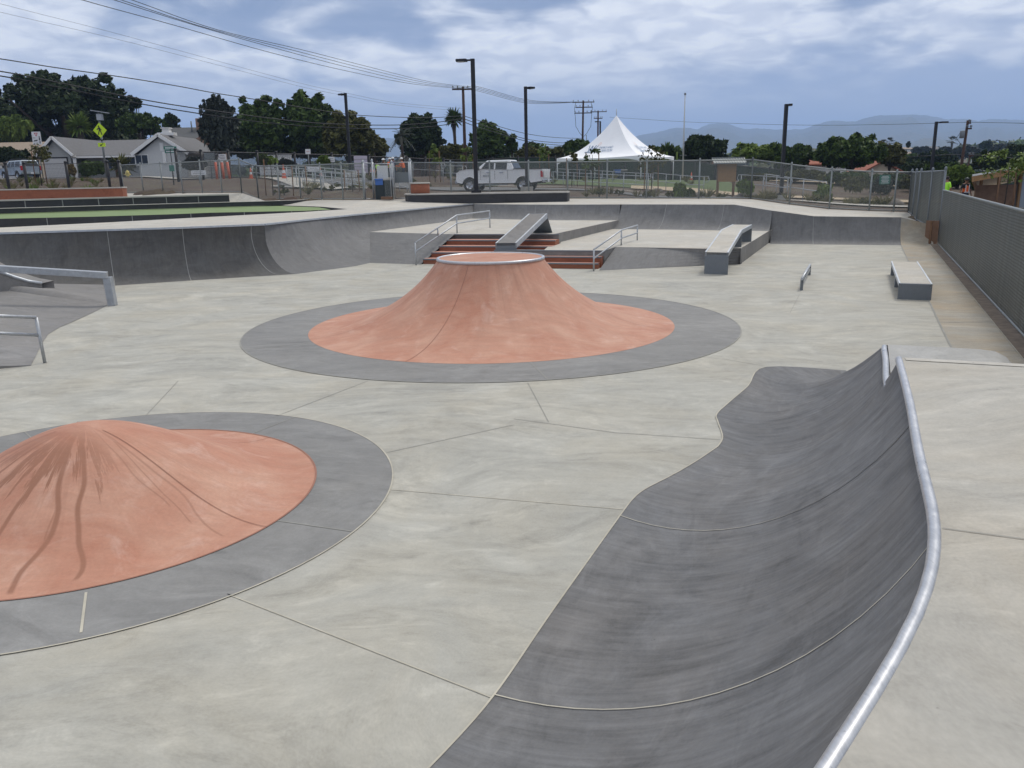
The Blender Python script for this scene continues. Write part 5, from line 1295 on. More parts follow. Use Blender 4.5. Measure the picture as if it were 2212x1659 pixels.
tiled('cream gabled house with red tile edge right of the big broad tree', 1862, 1958, 371, 349, 100, -1., 'stucco_cream', 'roof_tile', 'y')
FH = [(1960, 2010, 357, 350, 165, 'red_wall'), (1962, 2008, 333, 328, 330, 'stucco_cream'), (2018, 2052, 341, 336, 300, 'stucco_white'), (1978, 2030, 344, 338, 280, 'stucco_tan'), (2128, 2168, 337, 332, 300, 'stucco_white'), (2066, 2092, 334, 329, 330, 'stucco_cream'),
      (2000, 2030, 322, 316, 470, 'stucco_cream'), (1952, 1972, 322, 318, 450, 'stucco_white'), (2172, 2200, 326, 321, 420, 'stucco_white'), (1985, 2005, 328, 323, 400, 'stucco_tan')]
FL_ = ['low house with reddish walls nearest below the far hillside trees', 'long cream house on the far hillside left of the fifth lamp post', 'white flat house on the hillside right of the fifth lamp post', 'tan house just below the long cream one on the hillside', 'wide white building on the hillside right of the transformer pole', 'small cream house on the hillside behind the transformer pole', 'small cream house topmost on the far hill by the lamp head', 'tiny white house on the far ridge left of the fifth lamp post', 'tiny white house high on the far ridge at the right edge', 'small tan house high on the far hillside left of the lamp']
for i, (a_, b_, e_, r_, Y, m_) in enumerate(FH):
    z_ = gz(X((a_+b_)/2, Y, 340), Y); zsh = Z((a_+b_)/2, e_, Y)
    tiled(FL_[i], a_, b_, e_, r_, Y, zsh, m_, ['roof_grey', 'roof_tan', 'roof_dark'][i % 3], 'x', 10, win=0 if Y > 350 else 2)
# white boundary wall and garden walls left
def plainwall(label, pts, h, mat, name='garden_wall'):
    t = thing(name, label, 'wall', pts[0]); b = MB()
    for i in range(len(pts)-1):
        a, c = pts[i], pts[i+1]; b.bar((a[0], a[1], a[2]+h/2-.2), (c[0], c[1], c[2]+h/2-.2), .15, h+.4)
    b.build('wall', mat, t); b = MB()
    for i in range(len(pts)-1):
        a, c = pts[i], pts[i+1]; b.bar((a[0], a[1], a[2]+h+.02), (c[0], c[1], c[2]+h+.02), .22, .06)
    b.build('cap', 'white_paint', t)
plainwall('white vinyl garden fence behind the silver car at the left edge', [PX(-60, 93, 3.4), PX(50, 93, 3.4)], 1.4, 'white_paint')
plainwall('short white garden wall behind the young trees left of centre', [PX(560, 84, 3.6), PX(632, 84, 3.6)], 1.5, 'white_paint')
# ------------------------------------------------------------------ vehicles
def wheel(t, x, y, z, r, w, side):
    b = MB(); prof = [(r*.62, -w/2), (r*.95, -w/2), (r, -w/2+.03), (r, w/2-.03), (r*.95, w/2), (r*.62, w/2)]
    b.lathe(prof, (0, 0, 0), 24); b.xform(Matrix.Translation((x, y, z)) @ Matrix.Rotation(math.pi/2, 4, 'X')); w_ = b.build('wheel', 'tyre', t, world=False)
    b = MB(); b.lathe([(r*.62, side*w*.45), (r*.56, side*w*.25), (r*.2, side*w*.3), (.001, side*w*.34)], (0, 0, 0), 20)
    for k in range(6):
        a = k*math.pi/3; b.bar((r*.1*math.cos(a), r*.1*math.sin(a), side*w*.36), (r*.6*math.cos(a), r*.6*math.sin(a), side*w*.36), .05, .03)
    b.xform(Matrix.Translation((x, y, z)) @ Matrix.Rotation(math.pi/2, 4, 'X')); b.build('rim', 'chrome', w_, world=False)
def vehicle(name, label, cat, loc, rz, spec):
    """x runs from the nose (0) to the tail (L); y is across; near side is -W/2"""
    t = thing(name, label, cat, loc); t.rotation_euler = (0, 0, rz); ABS[t.name] = Vector((0, 0, 0))
    L, W = spec['L'], spec['W']; low = spec['low']; wr = spec['wr']; paint = spec['paint']
    def arch(cx): return [(cx+(wr+.09)*math.cos(a), wr+.0+(wr+.09)*math.sin(a)) for a in np.linspace(math.pi, 0, 12)]
    y0, y1 = -W/2, W/2; sill = spec['sill']
    bot = [(.12, sill+.08)]+[(a, max(sill, z)) for a, z in arch(spec['w1'])]+[(a, max(sill, z)) for a, z in arch(spec['w2'])]+[(L-.1, sill+.1)]
    prof = bot+low
    b = MB(); n_ = len(prof); rows = []
    for y, ins in ((y0+.05, .05), (y0, 0), (y1, 0), (y1-.05, .05)):
        rows.append([(min(max(x, .12+ins), L-.1-ins) if ins else x, y, z-(ins*.8 if z > 1 else 0)) for x, z in prof])
    k = len(b.v)
    for r in rows: b.v += r
    b.face(range(k, k+n_)); b.face(list(range(k+3*n_, k+4*n_))[::-1])
    for q in range(3):
        for i in range(n_): j = (i+1) % n_; b.face((k+q*n_+j, k+q*n_+i, k+(q+1)*n_+i, k+(q+1)*n_+j))
    b.build('body', paint, t, world=False, bevel=.035)
    # cabin: lofted from belt line to roof
    cb, ct = spec['belt'], spec['roof']; wi = W/2-.06; wo = W/2-.22
    b = MB(); n_ = len(cb)
    lowr = [(x, -wi, z) for x, z in cb]; upr = [(x, -wo, z) for x, z in ct]; upl = [(x, wo, z) for x, z in ct]; lol = [(x, wi, z) for x, z in cb]
    xs_l = [cb[0], cb[1]]; 
    hexa(b, [(cb[0][0], -wi, cb[0][1]), (cb[1][0], -wi, cb[1][1]), (cb[1][0], wi, cb[1][1]), (cb[0][0], wi, cb[0][1])], [(ct[0][0], -wo, ct[0][1]), (ct[1][0], -wo, ct[1][1]), (ct[1][0], wo, ct[1][1]), (ct[0][0], wo, ct[0][1])])
    b.build('cabin', paint, t, world=False, bevel=.09)
    def onside(x, f, s_):       # point on the cabin side at fraction f of height
        xa_, xb_ = cb[0][0]+(ct[0][0]-cb[0][0])*f, cb[1][0]+(ct[1][0]-cb[1][0])*f
        z = cb[0][1]+(ct[0][1]-cb[0][1])*f; return (x, s_*(wi+(wo-wi)*f+.006), z)
    for s_ in (-1, 1):
        for (xa_, xb_, xta, xtb) in spec['side']:
            b = MB(); q = [onside(xa_, .06, s_), onside(xb_, .06, s_), onside(xtb, .84, s_), onside(xta, .84, s_)]; b.poly(q if s_ < 0 else q[::-1]); b.build('side_window', 'glass_dark', t, world=False)
    def across(x0, z0, x1, z1, o, nm):
        b = MB(); q = []
        for f, wy in ((.08, wi-.1), (.88, wo-.06)):
            x, z = x0+(x1-x0)*f+o, z0+(z1-z0)*f; q += [(x, -wy, z), (x, wy, z)]
        b.poly([q[0], q[1], q[3], q[2]]); b.build(nm, 'glass_dark', t, world=False)
    across(cb[0][0], cb[0][1], ct[0][0], ct[0][1], -.008, 'windscreen'); across(cb[1][0], cb[1][1], ct[1][0], ct[1][1], .008, 'rear_window')
    for x in (spec['w1'], spec['w2']):
        for s_ in (-1, 1): wheel(t, x, s_*(W/2-.14), wr, wr, .26, -s_*-1 if False else (1 if s_ < 0 else -1))
    for s_ in (-1, 1):
        b = MB(); b.box((.13, s_*(W/2-.28), spec['hl']), (.16, .42, .22)); b.build('headlight', 'lamp_clear', t, world=False)
        b = MB(); b.box((L-.12, s_*(W/2-.09), spec['tl']), (.12, .2, spec['tlh'])); b.build('tail_light', 'lamp_red', t, world=False)
        b = MB(); b.box((spec['mir'], s_*(W/2+.12), cb[0][1]+.12), (.12, .2, .22)); b.build('wing_mirror', 'black_paint', t, world=False, bevel=.02)
        for x in spec['handles']: b = MB(); b.box((x, s_*(W/2+.015), cb[0][1]-.14), (.24, .04, .05)); b.build('door_handle', spec.get('hm', paint), t, world=False)
        for x in spec['seams']: b = MB(); b.box((x, s_*(W/2+.002), (sill+cb[0][1])/2+.1), (.014, .006, cb[0][1]-sill-.25)); b.build('door_seam', 'black_paint', t, world=False)
    b = MB(); b.box((.06, 0, spec['bz']), (.2, W-.1, .24)); b.build('front_bumper', spec['bm'], t, world=False, bevel=.04)
    b = MB(); b.box((L-.02, 0, spec['bz']), (.2, W-.1, .2)); b.build('rear_bumper', spec['bm'], t, world=False, bevel=.04)
    b = MB(); b.box((L-.02, 0, spec['bz']+ (0 if spec.get('plate_low', True) else .3)), (.24, .34, .16)); b.build('number_plate', 'sign_white', t, world=False)
    b = MB(); b.box((.09, 0, spec['hl']-.02), (.16, W-1., .34)); b.build('grille', 'chrome', t, world=False)
    b = MB(); b.box((L/2, 0, sill+.02), (L-.6, W-.3, .16)); b.build('chassis', 'tyre', t, world=False)
    return t
truck = dict(L=5.9, W=2.0, wr=.42, sill=.52, paint='car_white', w1=.98, w2=4.55, hl=1.10, tl=1.04, tlh=.38, mir=1.62, bz=.62, bm='chrome', handles=(2.25, 3.15), hm='chrome', seams=(1.75, 2.7, 3.55),
    low=[(5.8, .75), (5.86, 1.33), (3.98, 1.36), (3.9, 1.33), (1.5, 1.43), (.8, 1.41), (.3, 1.33), (.10, 1.18), (.05, .8)], belt=[(1.30, 1.32), (3.98, 1.32)], roof=[(2.12, 1.94), (3.66, 1.95)],
    side=[(1.72, 2.62, 2.10, 2.62), (2.72, 3.48, 2.72, 3.50)])
Y = 54.2; p0 = Vector(PD(991, 409, Y+.6)); zt_ = PD(1090, 413, Y)[2]
tk = vehicle('pickup_truck', 'white crew-cab pickup truck parked on the road behind the dark seat wall', 'pickup truck', (p0.x+.1, Y+1.2, zt_), rad(-17), truck)
b = MB(); b.box((4.83, 0, 1.34), (1.8, 1.5, .04)); b.build('bed_liner', 'black_paint', tk, world=False)
b = MB(); [b.box((x, s_*.93, 1.37), (1.9, .07, .05)) for x, s_ in ((4.85, -1), (4.85, 1))]; b.box((3.90, 0, 1.40), (.08, 1.7, .1)); b.build('bed_rail', 'black_paint', tk, world=False)
b = MB(); b.box((5.87, 0, 1.02), (.03, 1.5, .42)); b.build('tailgate', 'car_white', tk, world=False, bevel=.01)
b = MB(); [b.box((x, -1.02, .98), (.05, .012, .09)) for x in (1.95, 2.03, 2.11, 2.19, 2.3)]; b.build('door_lettering', 'plate_steel', tk, world=False)
b = MB(); b.box((2.6, -1.0, .42), (1.9, .16, .05)); b.build('side_step', 'plate_steel', tk, world=False)
suv = dict(L=4.7, W=1.85, wr=.37, sill=.42, paint='car_silver', w1=.9, w2=3.65, hl=.86, tl=1.02, tlh=.42, mir=1.5, bz=.56, bm='chain_steel', handles=(2.1, 3.0), seams=(1.65, 2.5, 3.25),
    low=[(4.6, .7), (4.64, 1.15), (3.0, 1.15), (1.3, 1.12), (.3, 1.02), (.12, .85)], belt=[(1.25, 1.08), (4.6, 1.10)], roof=[(1.95, 1.72), (4.3, 1.74)], side=[(1.62, 2.42, 2.05, 2.42), (2.52, 3.2, 2.52, 3.2), (3.32, 4.3, 3.32, 4.2)])
Y = 80.; p0 = PD(10, 387, Y)
sv = vehicle('parked_suv', 'silver boxy off-road car parked in the street at the left edge', 'car', (p0[0]-.2, Y+1.2, PD(50, 388, Y)[2]), rad(-36), suv)
b = MB(); [b.tube([(2.1, s_*.6, 1.84), (4.1, s_*.6, 1.86)], .03, 6) for s_ in (-1, 1)]; [b.tube([(x, -.6, 1.85), (x, .6, 1.85)], .025, 6) for x in (2.2, 3.1, 4.)]; b.build('roof_rack', 'black_paint', sv, world=False)
Y = 79.; p0 = PD(-70, 386, Y)
# ------------------------------------------------------------------ signs and small street things
Y = 72.; base = PD(231, 384, Y); top = PD(220, 240, Y)
t = thing('crossing_sign', 'yellow-green pedestrian crossing sign with solar panel on a grey pole by the street', 'road sign', (base[0], Y, base[2]))
b = MB(); b.tube([(base[0], Y, base[2]-.4), (base[0]+.02, Y, PD(222, 240, Y)[2])], [.10, .075], 8); b.build('pole', 'fence_steel', t)
xs_ = base[0]; zc = Z(216, 281.7, Y); yf = Y-.12
b = MB(); h_ = .62; b.poly([(xs_-h_*.93, yf, zc), (xs_, yf, zc-h_), (xs_+h_*.93, yf, zc), (xs_, yf, zc+h_)]); b.poly([(xs_-h_*.93, yf+.03, zc), (xs_, yf+.03, zc+h_), (xs_+h_*.93, yf+.03, zc), (xs_, yf+.03, zc-h_)]); pl = b.build('warning_plate', 'sign_yellow', t)
b = MB(); yy = yf-.012
def ply(l, k=1., ox=0, oz=0): b.poly([(xs_+(x*k)+ox, yy, zc+z*k+oz) for x, z in l])
ply([(math.cos(a)*.065-.06, math.sin(a)*.065+.33) for a in np.linspace(0, 2*math.pi, 9)[:-1]])
ply([(-.10, .25), (.05, .24), (.08, -.02), (-.08, -.02)]); ply([(-.08, 0), (.0, 0), (-.12, -.36), (-.19, -.34)]); ply([(.0, 0), (.08, 0), (.17, -.35), (.10, -.37)])
ply([(-.10, .24), (-.08, .12), (-.22, .02), (-.25, .06)]); ply([(.03, .24), (.06, .14), (.17, .03), (.14, 0), (.0, .12)]); b.build('walking_figure', 'sign_black', pl)
b = MB(); zc2 = Z(219, 313, Y); b.box((xs_, yf, zc2), (.62, .03, .32)); ap_ = b.build('arrow_plate', 'sign_yellow', t)
b = MB(); b.poly([(xs_-.14, yy-.01, zc2-.11), (xs_+.02, yy-.01, zc2-.09), (xs_-.02, yy-.01, zc2-.04), (xs_+.13, yy-.01, zc2+.08), (xs_+.09, yy-.01, zc2+.12), (xs_-.06, yy-.01, zc2-.0), (xs_-.12, yy-.01, zc2+.05)]); b.build('arrow', 'sign_black', ap_)
b = MB(); b.box((xs_, yf, Z(219, 302.5, Y)), (.62, .1, .09)); b.build('beacon_bar', 'sign_black', t)
b = MB(); b.box((xs_+.1, Y, Z(218, 253, Y)), (.45, .3, .5)); b.build('control_box', 'galvanised_steel', t)
b = MB(); zz_ = Z(221, 242, Y); hexa(b, [(xs_-.45, Y-.4, zz_+.1), (xs_+.75, Y-.4, zz_-.1), (xs_+.75, Y+.4, zz_-.1), (xs_-.45, Y+.4, zz_+.1)], [(xs_-.45, Y-.4, zz_+.16), (xs_+.75, Y-.4, zz_-.04), (xs_+.75, Y+.4, zz_-.04), (xs_-.45, Y+.4, zz_+.16)]); b.build('solar_panel', 'galvanised_steel', t)
# yield here to pedestrians sign
Y = 70.; c = PD(80, 298.5, Y)
t = thing('yield_sign', 'white yield to pedestrians sign above the small staked tree at the left', 'road sign', (c[0], Y, gz(c[0], Y)))
b = MB(); b.tube([(c[0], Y, gz(c[0], Y)-.3), (c[0], Y, c[2]+.5)], .04, 6); b.build('pole', 'fence_steel', t)
b = MB(); b.box((c[0], Y-.06, c[2]), (.72, .03, 1.02)); pl = b.build('plate', 'sign_white', t)
yy = Y-.082
def pz(l, mt, nm): b = MB(); b.poly([(c[0]+x, yy, c[2]+z) for x, z in l]); b.build(nm, mt, pl)
pz([(-.16, .42), (0, .12), (.16, .42)], 'sign_red', 'red_triangle'); yy -= .004; pz([(-.09, .38), (0, .21), (.09, .38)], 'sign_white', 'triangle_centre')
b = MB(); add_text(b, 'YIELD', .055, (c[0], yy-.003, c[2]+.345), (1, 0, 0), (0, 0, 1)); add_text(b, 'HERE', .10, (c[0]-.2, yy, c[2]+.02), (1, 0, 0), (0, 0, 1)); add_text(b, 'TO', .10, (c[0]+.02, yy, c[2]-.38), (1, 0, 0), (0, 0, 1)); b.build('lettering', 'sign_black', pl)
b = MB(); b.poly([(c[0]-.28, yy, c[2]-.3), (c[0]-.12, yy, c[2]-.2), (c[0]-.14, yy, c[2]-.26), (c[0]+.06, yy, c[2]-.2), (c[0]+.07, yy, c[2]-.13), (c[0]-.17, yy, c[2]-.16), (c[0]-.2, yy, c[2]-.14)])
b.poly([(c[0]+.18, yy, c[2]-.42), (c[0]+.24, yy, c[2]-.12), (c[0]+.30, yy, c[2]-.42), (c[0]+.26, yy, c[2]-.42), (c[0]+.24, yy, c[2]-.3), (c[0]+.22, yy, c[2]-.42)]); b.poly([(c[0]+.18, yy, c[2]-.15), (c[0]+.30, yy, c[2]-.15), (c[0]+.28, yy, c[2]+.03), (c[0]+.2, yy, c[2]+.03)]); b.box((c[0]+.24, yy, c[2]+.09), (.08, .004, .08)); b.build('pictogram', 'sign_black', pl)
# street name sign
Y = 70.; c = PD(368, 325, Y)
t = thing('street_name_sign', 'two crossed green street name blades on a thin pole before the white gable', 'street sign', (c[0], Y, gz(c[0], Y)))
b = MB(); b.tube([(c[0], Y, gz(c[0], Y)-.3), (c[0], Y, c[2]+.1)], .035, 6); b.build('pole', 'black_metal', t)
for dz, a_ in ((.2, .35), (-.08, -.15)):
    b = MB(); b.box((c[0], Y, c[2]+dz), (1.0, .03, .24), a_); bl = b.build('blade', 'green_paint', t)
    b = MB()
    for k in range(5): b.box((c[0]+(-.32+.14*k)*math.cos(a_)+.018*math.sin(a_), Y+(-.32+.14*k)*math.sin(a_)-.018*math.cos(a_), c[2]+dz), (.13, .006, .09), a_)
    b.build('lettering', 'sign_white', bl)
def smallsign(name, label, px, pyt, pyb, foot, Y, w, mat='sign_white', lines=3, lm='sign_black', pole='fence_steel'):
    a, c = PD(px, pyt, Y), PD(px, pyb, Y); zf = PD(px, foot, Y)[2]; t = thing(name, label, 'sign', (a[0], Y, zf))
    if pole: b = MB(); b.tube([(a[0], Y, zf-.4), (a[0], Y, a[2])], .04, 6); b.build('pole', pole, t)
    b = MB(); b.box((a[0], Y-.06, (a[2]+c[2])/2), (w, .03, a[2]-c[2])); p_ = b.build('plate', mat, t)
    if lines:
        b = MB()
        for k in range(lines):
            z = a[2]-(a[2]-c[2])*(k+1)/(lines+1); b.box((a[0], Y-.08, z), (w*(.75 if k % 2 else .6), .008, (a[2]-c[2])*.06))
        b.build('lettering', lm, p_)
    return t
smallsign('notice_sign', 'small pale notice sign on a grey pole before the orange posts', 480, 333, 346, 384, 66, .62)
smallsign('notice_sign', 'grey notice panel on a pole left of the pale notice sign', 452, 328, 345, 385, 67, .8, 'chain_steel', 0)
smallsign('notice_sign', 'white rectangular notice low on the slope behind the fence, left', 429, 368, 378, 392, 60, 1.05, lines=2)
smallsign('notice_sign', 'white rectangular notice on the handrail beside the pale ramp', 678, 360, 370, 392, 56, .85, lines=2)
smallsign('no_parking_sign', 'small white sign with red symbol on a pole in front of the dark trees', 665, 322, 333, 372, 70, .42, lines=1, lm='sign_red')
smallsign('notice_sign', 'narrow white upright notice by the leafy bush left of the third lamp', 716, 339, 350, 372, 68, .5, lines=2)
smallsign('green_notice', 'green notice sign with pale lettering hung on the fence at the right', 1911, 378, 398, 400, 36.4, .46, 'green_paint', 6, 'sign_white', None)
smallsign('green_marker', 'green upright marker sign behind the left fence on a dark post', 371, 357, 370, 395, 60, .35, 'green_paint', 0, pole='black_metal')
t = thing('sheet_panel', 'large pale lavender sheet panel standing left of the workers', 'panel', PX(779, 66, 2.5)); a, c = PD(764, 337, 66), PD(795, 374, 66)
b = MB(); b.box(((a[0]+c[0])/2, 66, (a[2]+c[2])/2), (c[0]-a[0], .05, a[2]-c[2])); b.build('sheet', 'lavender_sheet', t)
b = MB(); [b.box(((a[0]+c[0])/2, 65.96, c[2]+(a[2]-c[2])*k/5), (c[0]-a[0]-.02, .02, .03)) for k in range(1, 5)]; b.build('fold', 'stucco_grey', t)
b = MB(); [b.box((x, 66.08, (a[2]+c[2])/2-.4), (.1, .1, a[2]-c[2]+.8)) for x in (a[0], c[0])]; b.build('frame_post', 'black_paint', t)
# orange wrapped posts and cones
for i, (px, pt, lab) in enumerate(((469, 350, 'orange wrapped post, leftmost of the three beyond the left fence'), (484, 351, 'orange wrapped post under the pale notice, middle of three'), (497, 350, 'orange wrapped post, rightmost and leaning slightly'))):
    Y = 65.; z0 = PD(px, 385, Y)[2]; x = PX(px, Y, z0)[0]; z1 = PD(px, pt, Y)[2]; t = thing('orange_post', lab, 'post', (x, Y, z0), 'orange wrapped posts')
    b = MB(); b.tube([(x, Y, z0-.2), (x-.05*i, Y, z1)], .10, 8); b.build('wrap', 'orange_plastic', t); b = MB(); b.tube([(x-.05*i, Y, z1), (x-.05*i, Y, z1+.12)], .08, 8); b.build('cap', 'sign_white', t)
def cone(label, px, pyb, Y, h=.9):
    p = PD(px, pyb, Y); t = thing('traffic_cone', label, 'traffic cone', p, 'traffic cones')
    b = MB(); b.box((p[0], p[1], p[2]+.02), (h*.42, h*.42, .04)); b.build('base', 'orange_plastic', t)
    b = MB(); b.lathe([(h*.17, .04), (h*.115, h*.4)], p, 14); b.lathe([(h*.085, h*.62), (h*.03, h), (.001, h)], p, 14); b.build('cone', 'orange_plastic', t)
    b = MB(); b.lathe([(h*.115, h*.4), (h*.085, h*.62)], p, 14); b.build('reflective_band', 'sign_white', t)
cone('orange traffic cone at the left foot of the pale ramp path', 614, 386, 62, 1.0); cone('small orange traffic cone further right, beside the ramp notice', 693, 380, 70, .8); cone('orange traffic cone right of the flagpole on the park path', 1493, 394, 80, .95)
cone('orange traffic cone at the fence corner left of the pale ramp', 543, 386, 64, .8)
# hydrant, rocks
p = PD(277, 387, 74); t = thing('fire_hydrant', 'small pale yellow fire hydrant beside the crossing sign pole', 'hydrant', p)
b = MB(); b.lathe([(.18, 0), (.18, .06), (.13, .08), (.13, .5), (.17, .52), (.17, .58), (.12, .68), (.05, .74), (.001, .76)], p, 14); b.build('barrel', 'yellow_paint', t)
b = MB(); b.tube([(p[0]-.24, p[1], p[2]+.4), (p[0]+.24, p[1], p[2]+.4)], .06, 8); b.build('nozzle', 'yellow_paint', t)
def rock(label, px, py, Y, s_):
    p = PD(px, py, Y); p = (p[0], p[1], gz(p[0], p[1])); b = MB(); rows = []
    for i in range(7):
        r = []
        for j in range(12):
            a, e = 2*math.pi*j/12, -.3+1.87*i/6; v = Vector((math.cos(a)*math.cos(e), math.sin(a)*math.cos(e)*.8, math.sin(e)*.65)); v *= s_*(1+.35*noise.noise(v*1.7+Vector((px, 0, 0)))); r.append((p[0]+v.x, p[1]+v.y, p[2]+v.z))
        r.append(r[0]); rows.append(r)
    b.grid(rows); tag(b.build('boulder', 'rock'), label, 'boulder', 'boulders in the planting')
rock('dark boulder on the roadside behind the fence at the right', 1921, 440, 46, .75); rock('dark boulder right of the notice board foot', 1618, 420, 51, .8); rock('small boulder between the notice board and the corner post', 1600, 424, 50, .5); rock('grey boulder on the lawn edge left of the notice board', 1510, 418, 54, .55)
rock('pale boulder on the slope left of the tent path', 1420, 408, 60, .45)
# black mesh fence and green windscreen fence
def npts(l): return [PD(*q[:3]) for q in l], [PD(q[0], q[3], q[2])[2] for q in l]
a, c = npts([(386, 391, 62, 326), (440, 387, 64, 328), (498, 384, 67, 329), (560, 384, 70, 330), (640, 385, 74, 333), (720, 384, 77, 334), (800, 385, 80, 338), (880, 386, 83, 341), (960, 388, 86, 345), (1010, 390, 88, 346)])
fence_run('black_fence', 'long black steel mesh fence between the park and the dark trees', a, c, 'black_mesh', spacing=3., mat='black_metal', postr=.10, railr=.04, mid=True, ext=.1)
a, c = npts([(1010, 391, 88, 347), (1120, 392, 90, 340), (1200, 393, 92, 340), (1300, 394, 92, 341), (1400, 396, 92, 344), (1500, 398, 90, 350), (1590, 402, 86, 358), (1660, 404, 82, 364), (1740, 410, 76, 372), (1880, 414, 74, 382)])
fence_run('screened_fence', 'dark green screened fence behind the tent and notice board', a, c, 'screen_green', spacing=3.2, mat='black_metal', postr=.08, railr=.04, mid=False, bottom=False, ext=.08)
a = [PX(-70, 49, gz0(-29, 49)), PX(20, 49, gz0(-27, 49)), PX(60, 49, 2.35), PX(150, 49, 2.35), PX(238, 49, 2.3), PX(264, 49, 2.2)]
fence_run('wire_fence', 'thin wire panel fence on black posts along the planted bank at the left', [(p[0], p[1], p[2]-.3) for p in a], [PD(60, 355, 49)[2]]*len(a), 'light_mesh', mat='black_metal', postr=.085, railr=.012, ext=.06)
# low black posts in the middle distance
# ------------------------------------------------------------------ pavilion at the right
Y = 44.; t = thing('pavilion', 'unfinished timber pavilion with sloping white-edged roof and brown sheathing wall at the right edge', 'pavilion', PX(2160, Y, .3))
z0 = .2; A1_ = Vector(PD(2100, 381, Y)); A2_ = Vector(PD(2212, 361, Y)); A3_ = A2_+(A2_-A1_)*.9; dep = Vector((3.7, 6, -.75))
b = MB()
for p, q in ((A1_, A3_),): hexa(b, [tuple(p), tuple(q), tuple(q+dep), tuple(p+dep)], [tuple(p+Vector((0, 0, .1))), tuple(q+Vector((0, 0, .1))), tuple(q+dep+Vector((0, 0, .1))), tuple(p+dep+Vector((0, 0, .1)))])
b.build('roof', 'white_paint', t)
b = MB(); b.bar(tuple(A1_+Vector((.05, .06, -.14))), tuple(A3_+Vector((0, .06, -.14))), .08, .28); b.bar(tuple(A1_+Vector((.05, 0, -.14))), tuple(A1_+dep+Vector((0, 0, -.14))), .08, .28); b.build('fascia_beam', 'board_wood', t)
b = MB(); a, c = PD(2107, 400, Y+1.5), PD(2196, 400, Y+1.5); b.box(((a[0]+c[0])/2, Y+1.5, (a[2]+PD(2150, 444, Y+1.5)[2])/2), (c[0]-a[0], .05, a[2]-PD(2150, 444, Y+1.5)[2])); b.build('sheathing_wall', 'sheathing', t)
for px in (2112, 2150, 2196, 2230): b = MB(); p = PX(px, Y+1.65, z0); q = A1_.lerp(A3_, min(1, max(0, (p[0]-A1_.x)/(A3_.x-A1_.x)))); b.bar((p[0], p[1], z0-.5), (p[0], p[1], q.z-.2), .12, .12, up=(1, 0, 0)); b.build('post', 'board_wood', t)
Y2 = Y+2.2; t = thing('portable_cabin', 'blue-grey metal cabinet beside the sheathing wall of the pavilion', 'cabinet', PX(2203, Y2, .2)); p = PX(2203, Y2, .2); b = MB(); b.box((p[0], p[1], 1.25), (.55, .5, 2.)); b.build('body', 'plate_steel', t, bevel=.02)
b = MB(); b.box((p[0], p[1]-.26, 1.25), (.46, .02, 1.8)); b.build('door', 'car_silver', t)
# ------------------------------------------------------------------ people
def skin_mesh(nodes, edges, levels=1):
    """nodes: list of (co, radius); returns verts, faces of a skinned surface"""
    me = bpy.data.meshes.new('sk'); me.from_pydata([n_[0] for n_ in nodes], edges, []); o = bpy.data.objects.new('sk', me); COL.objects.link(o)
    md = o.modifiers.new('s', 'SKIN'); md.use_smooth_shade = True; sv_ = me.skin_vertices[0].data
    for i, n_ in enumerate(nodes): r = n_[1]; sv_[i].radius = (r, r) if not isinstance(r, tuple) else r; sv_[i].use_root = (i == 0)
    if levels: ss = o.modifiers.new('u', 'SUBSURF'); ss.levels = levels; ss.render_levels = levels
    bpy.context.view_layer.update(); m2 = bpy.data.meshes.new_from_object(o.evaluated_get(bpy.context.evaluated_depsgraph_get()))
    v = [tuple(x.co) for x in m2.vertices]; f = [tuple(p.vertices) for p in m2.polygons]
    bpy.data.objects.remove(o); bpy.data.meshes.remove(me); bpy.data.meshes.remove(m2); return v, f
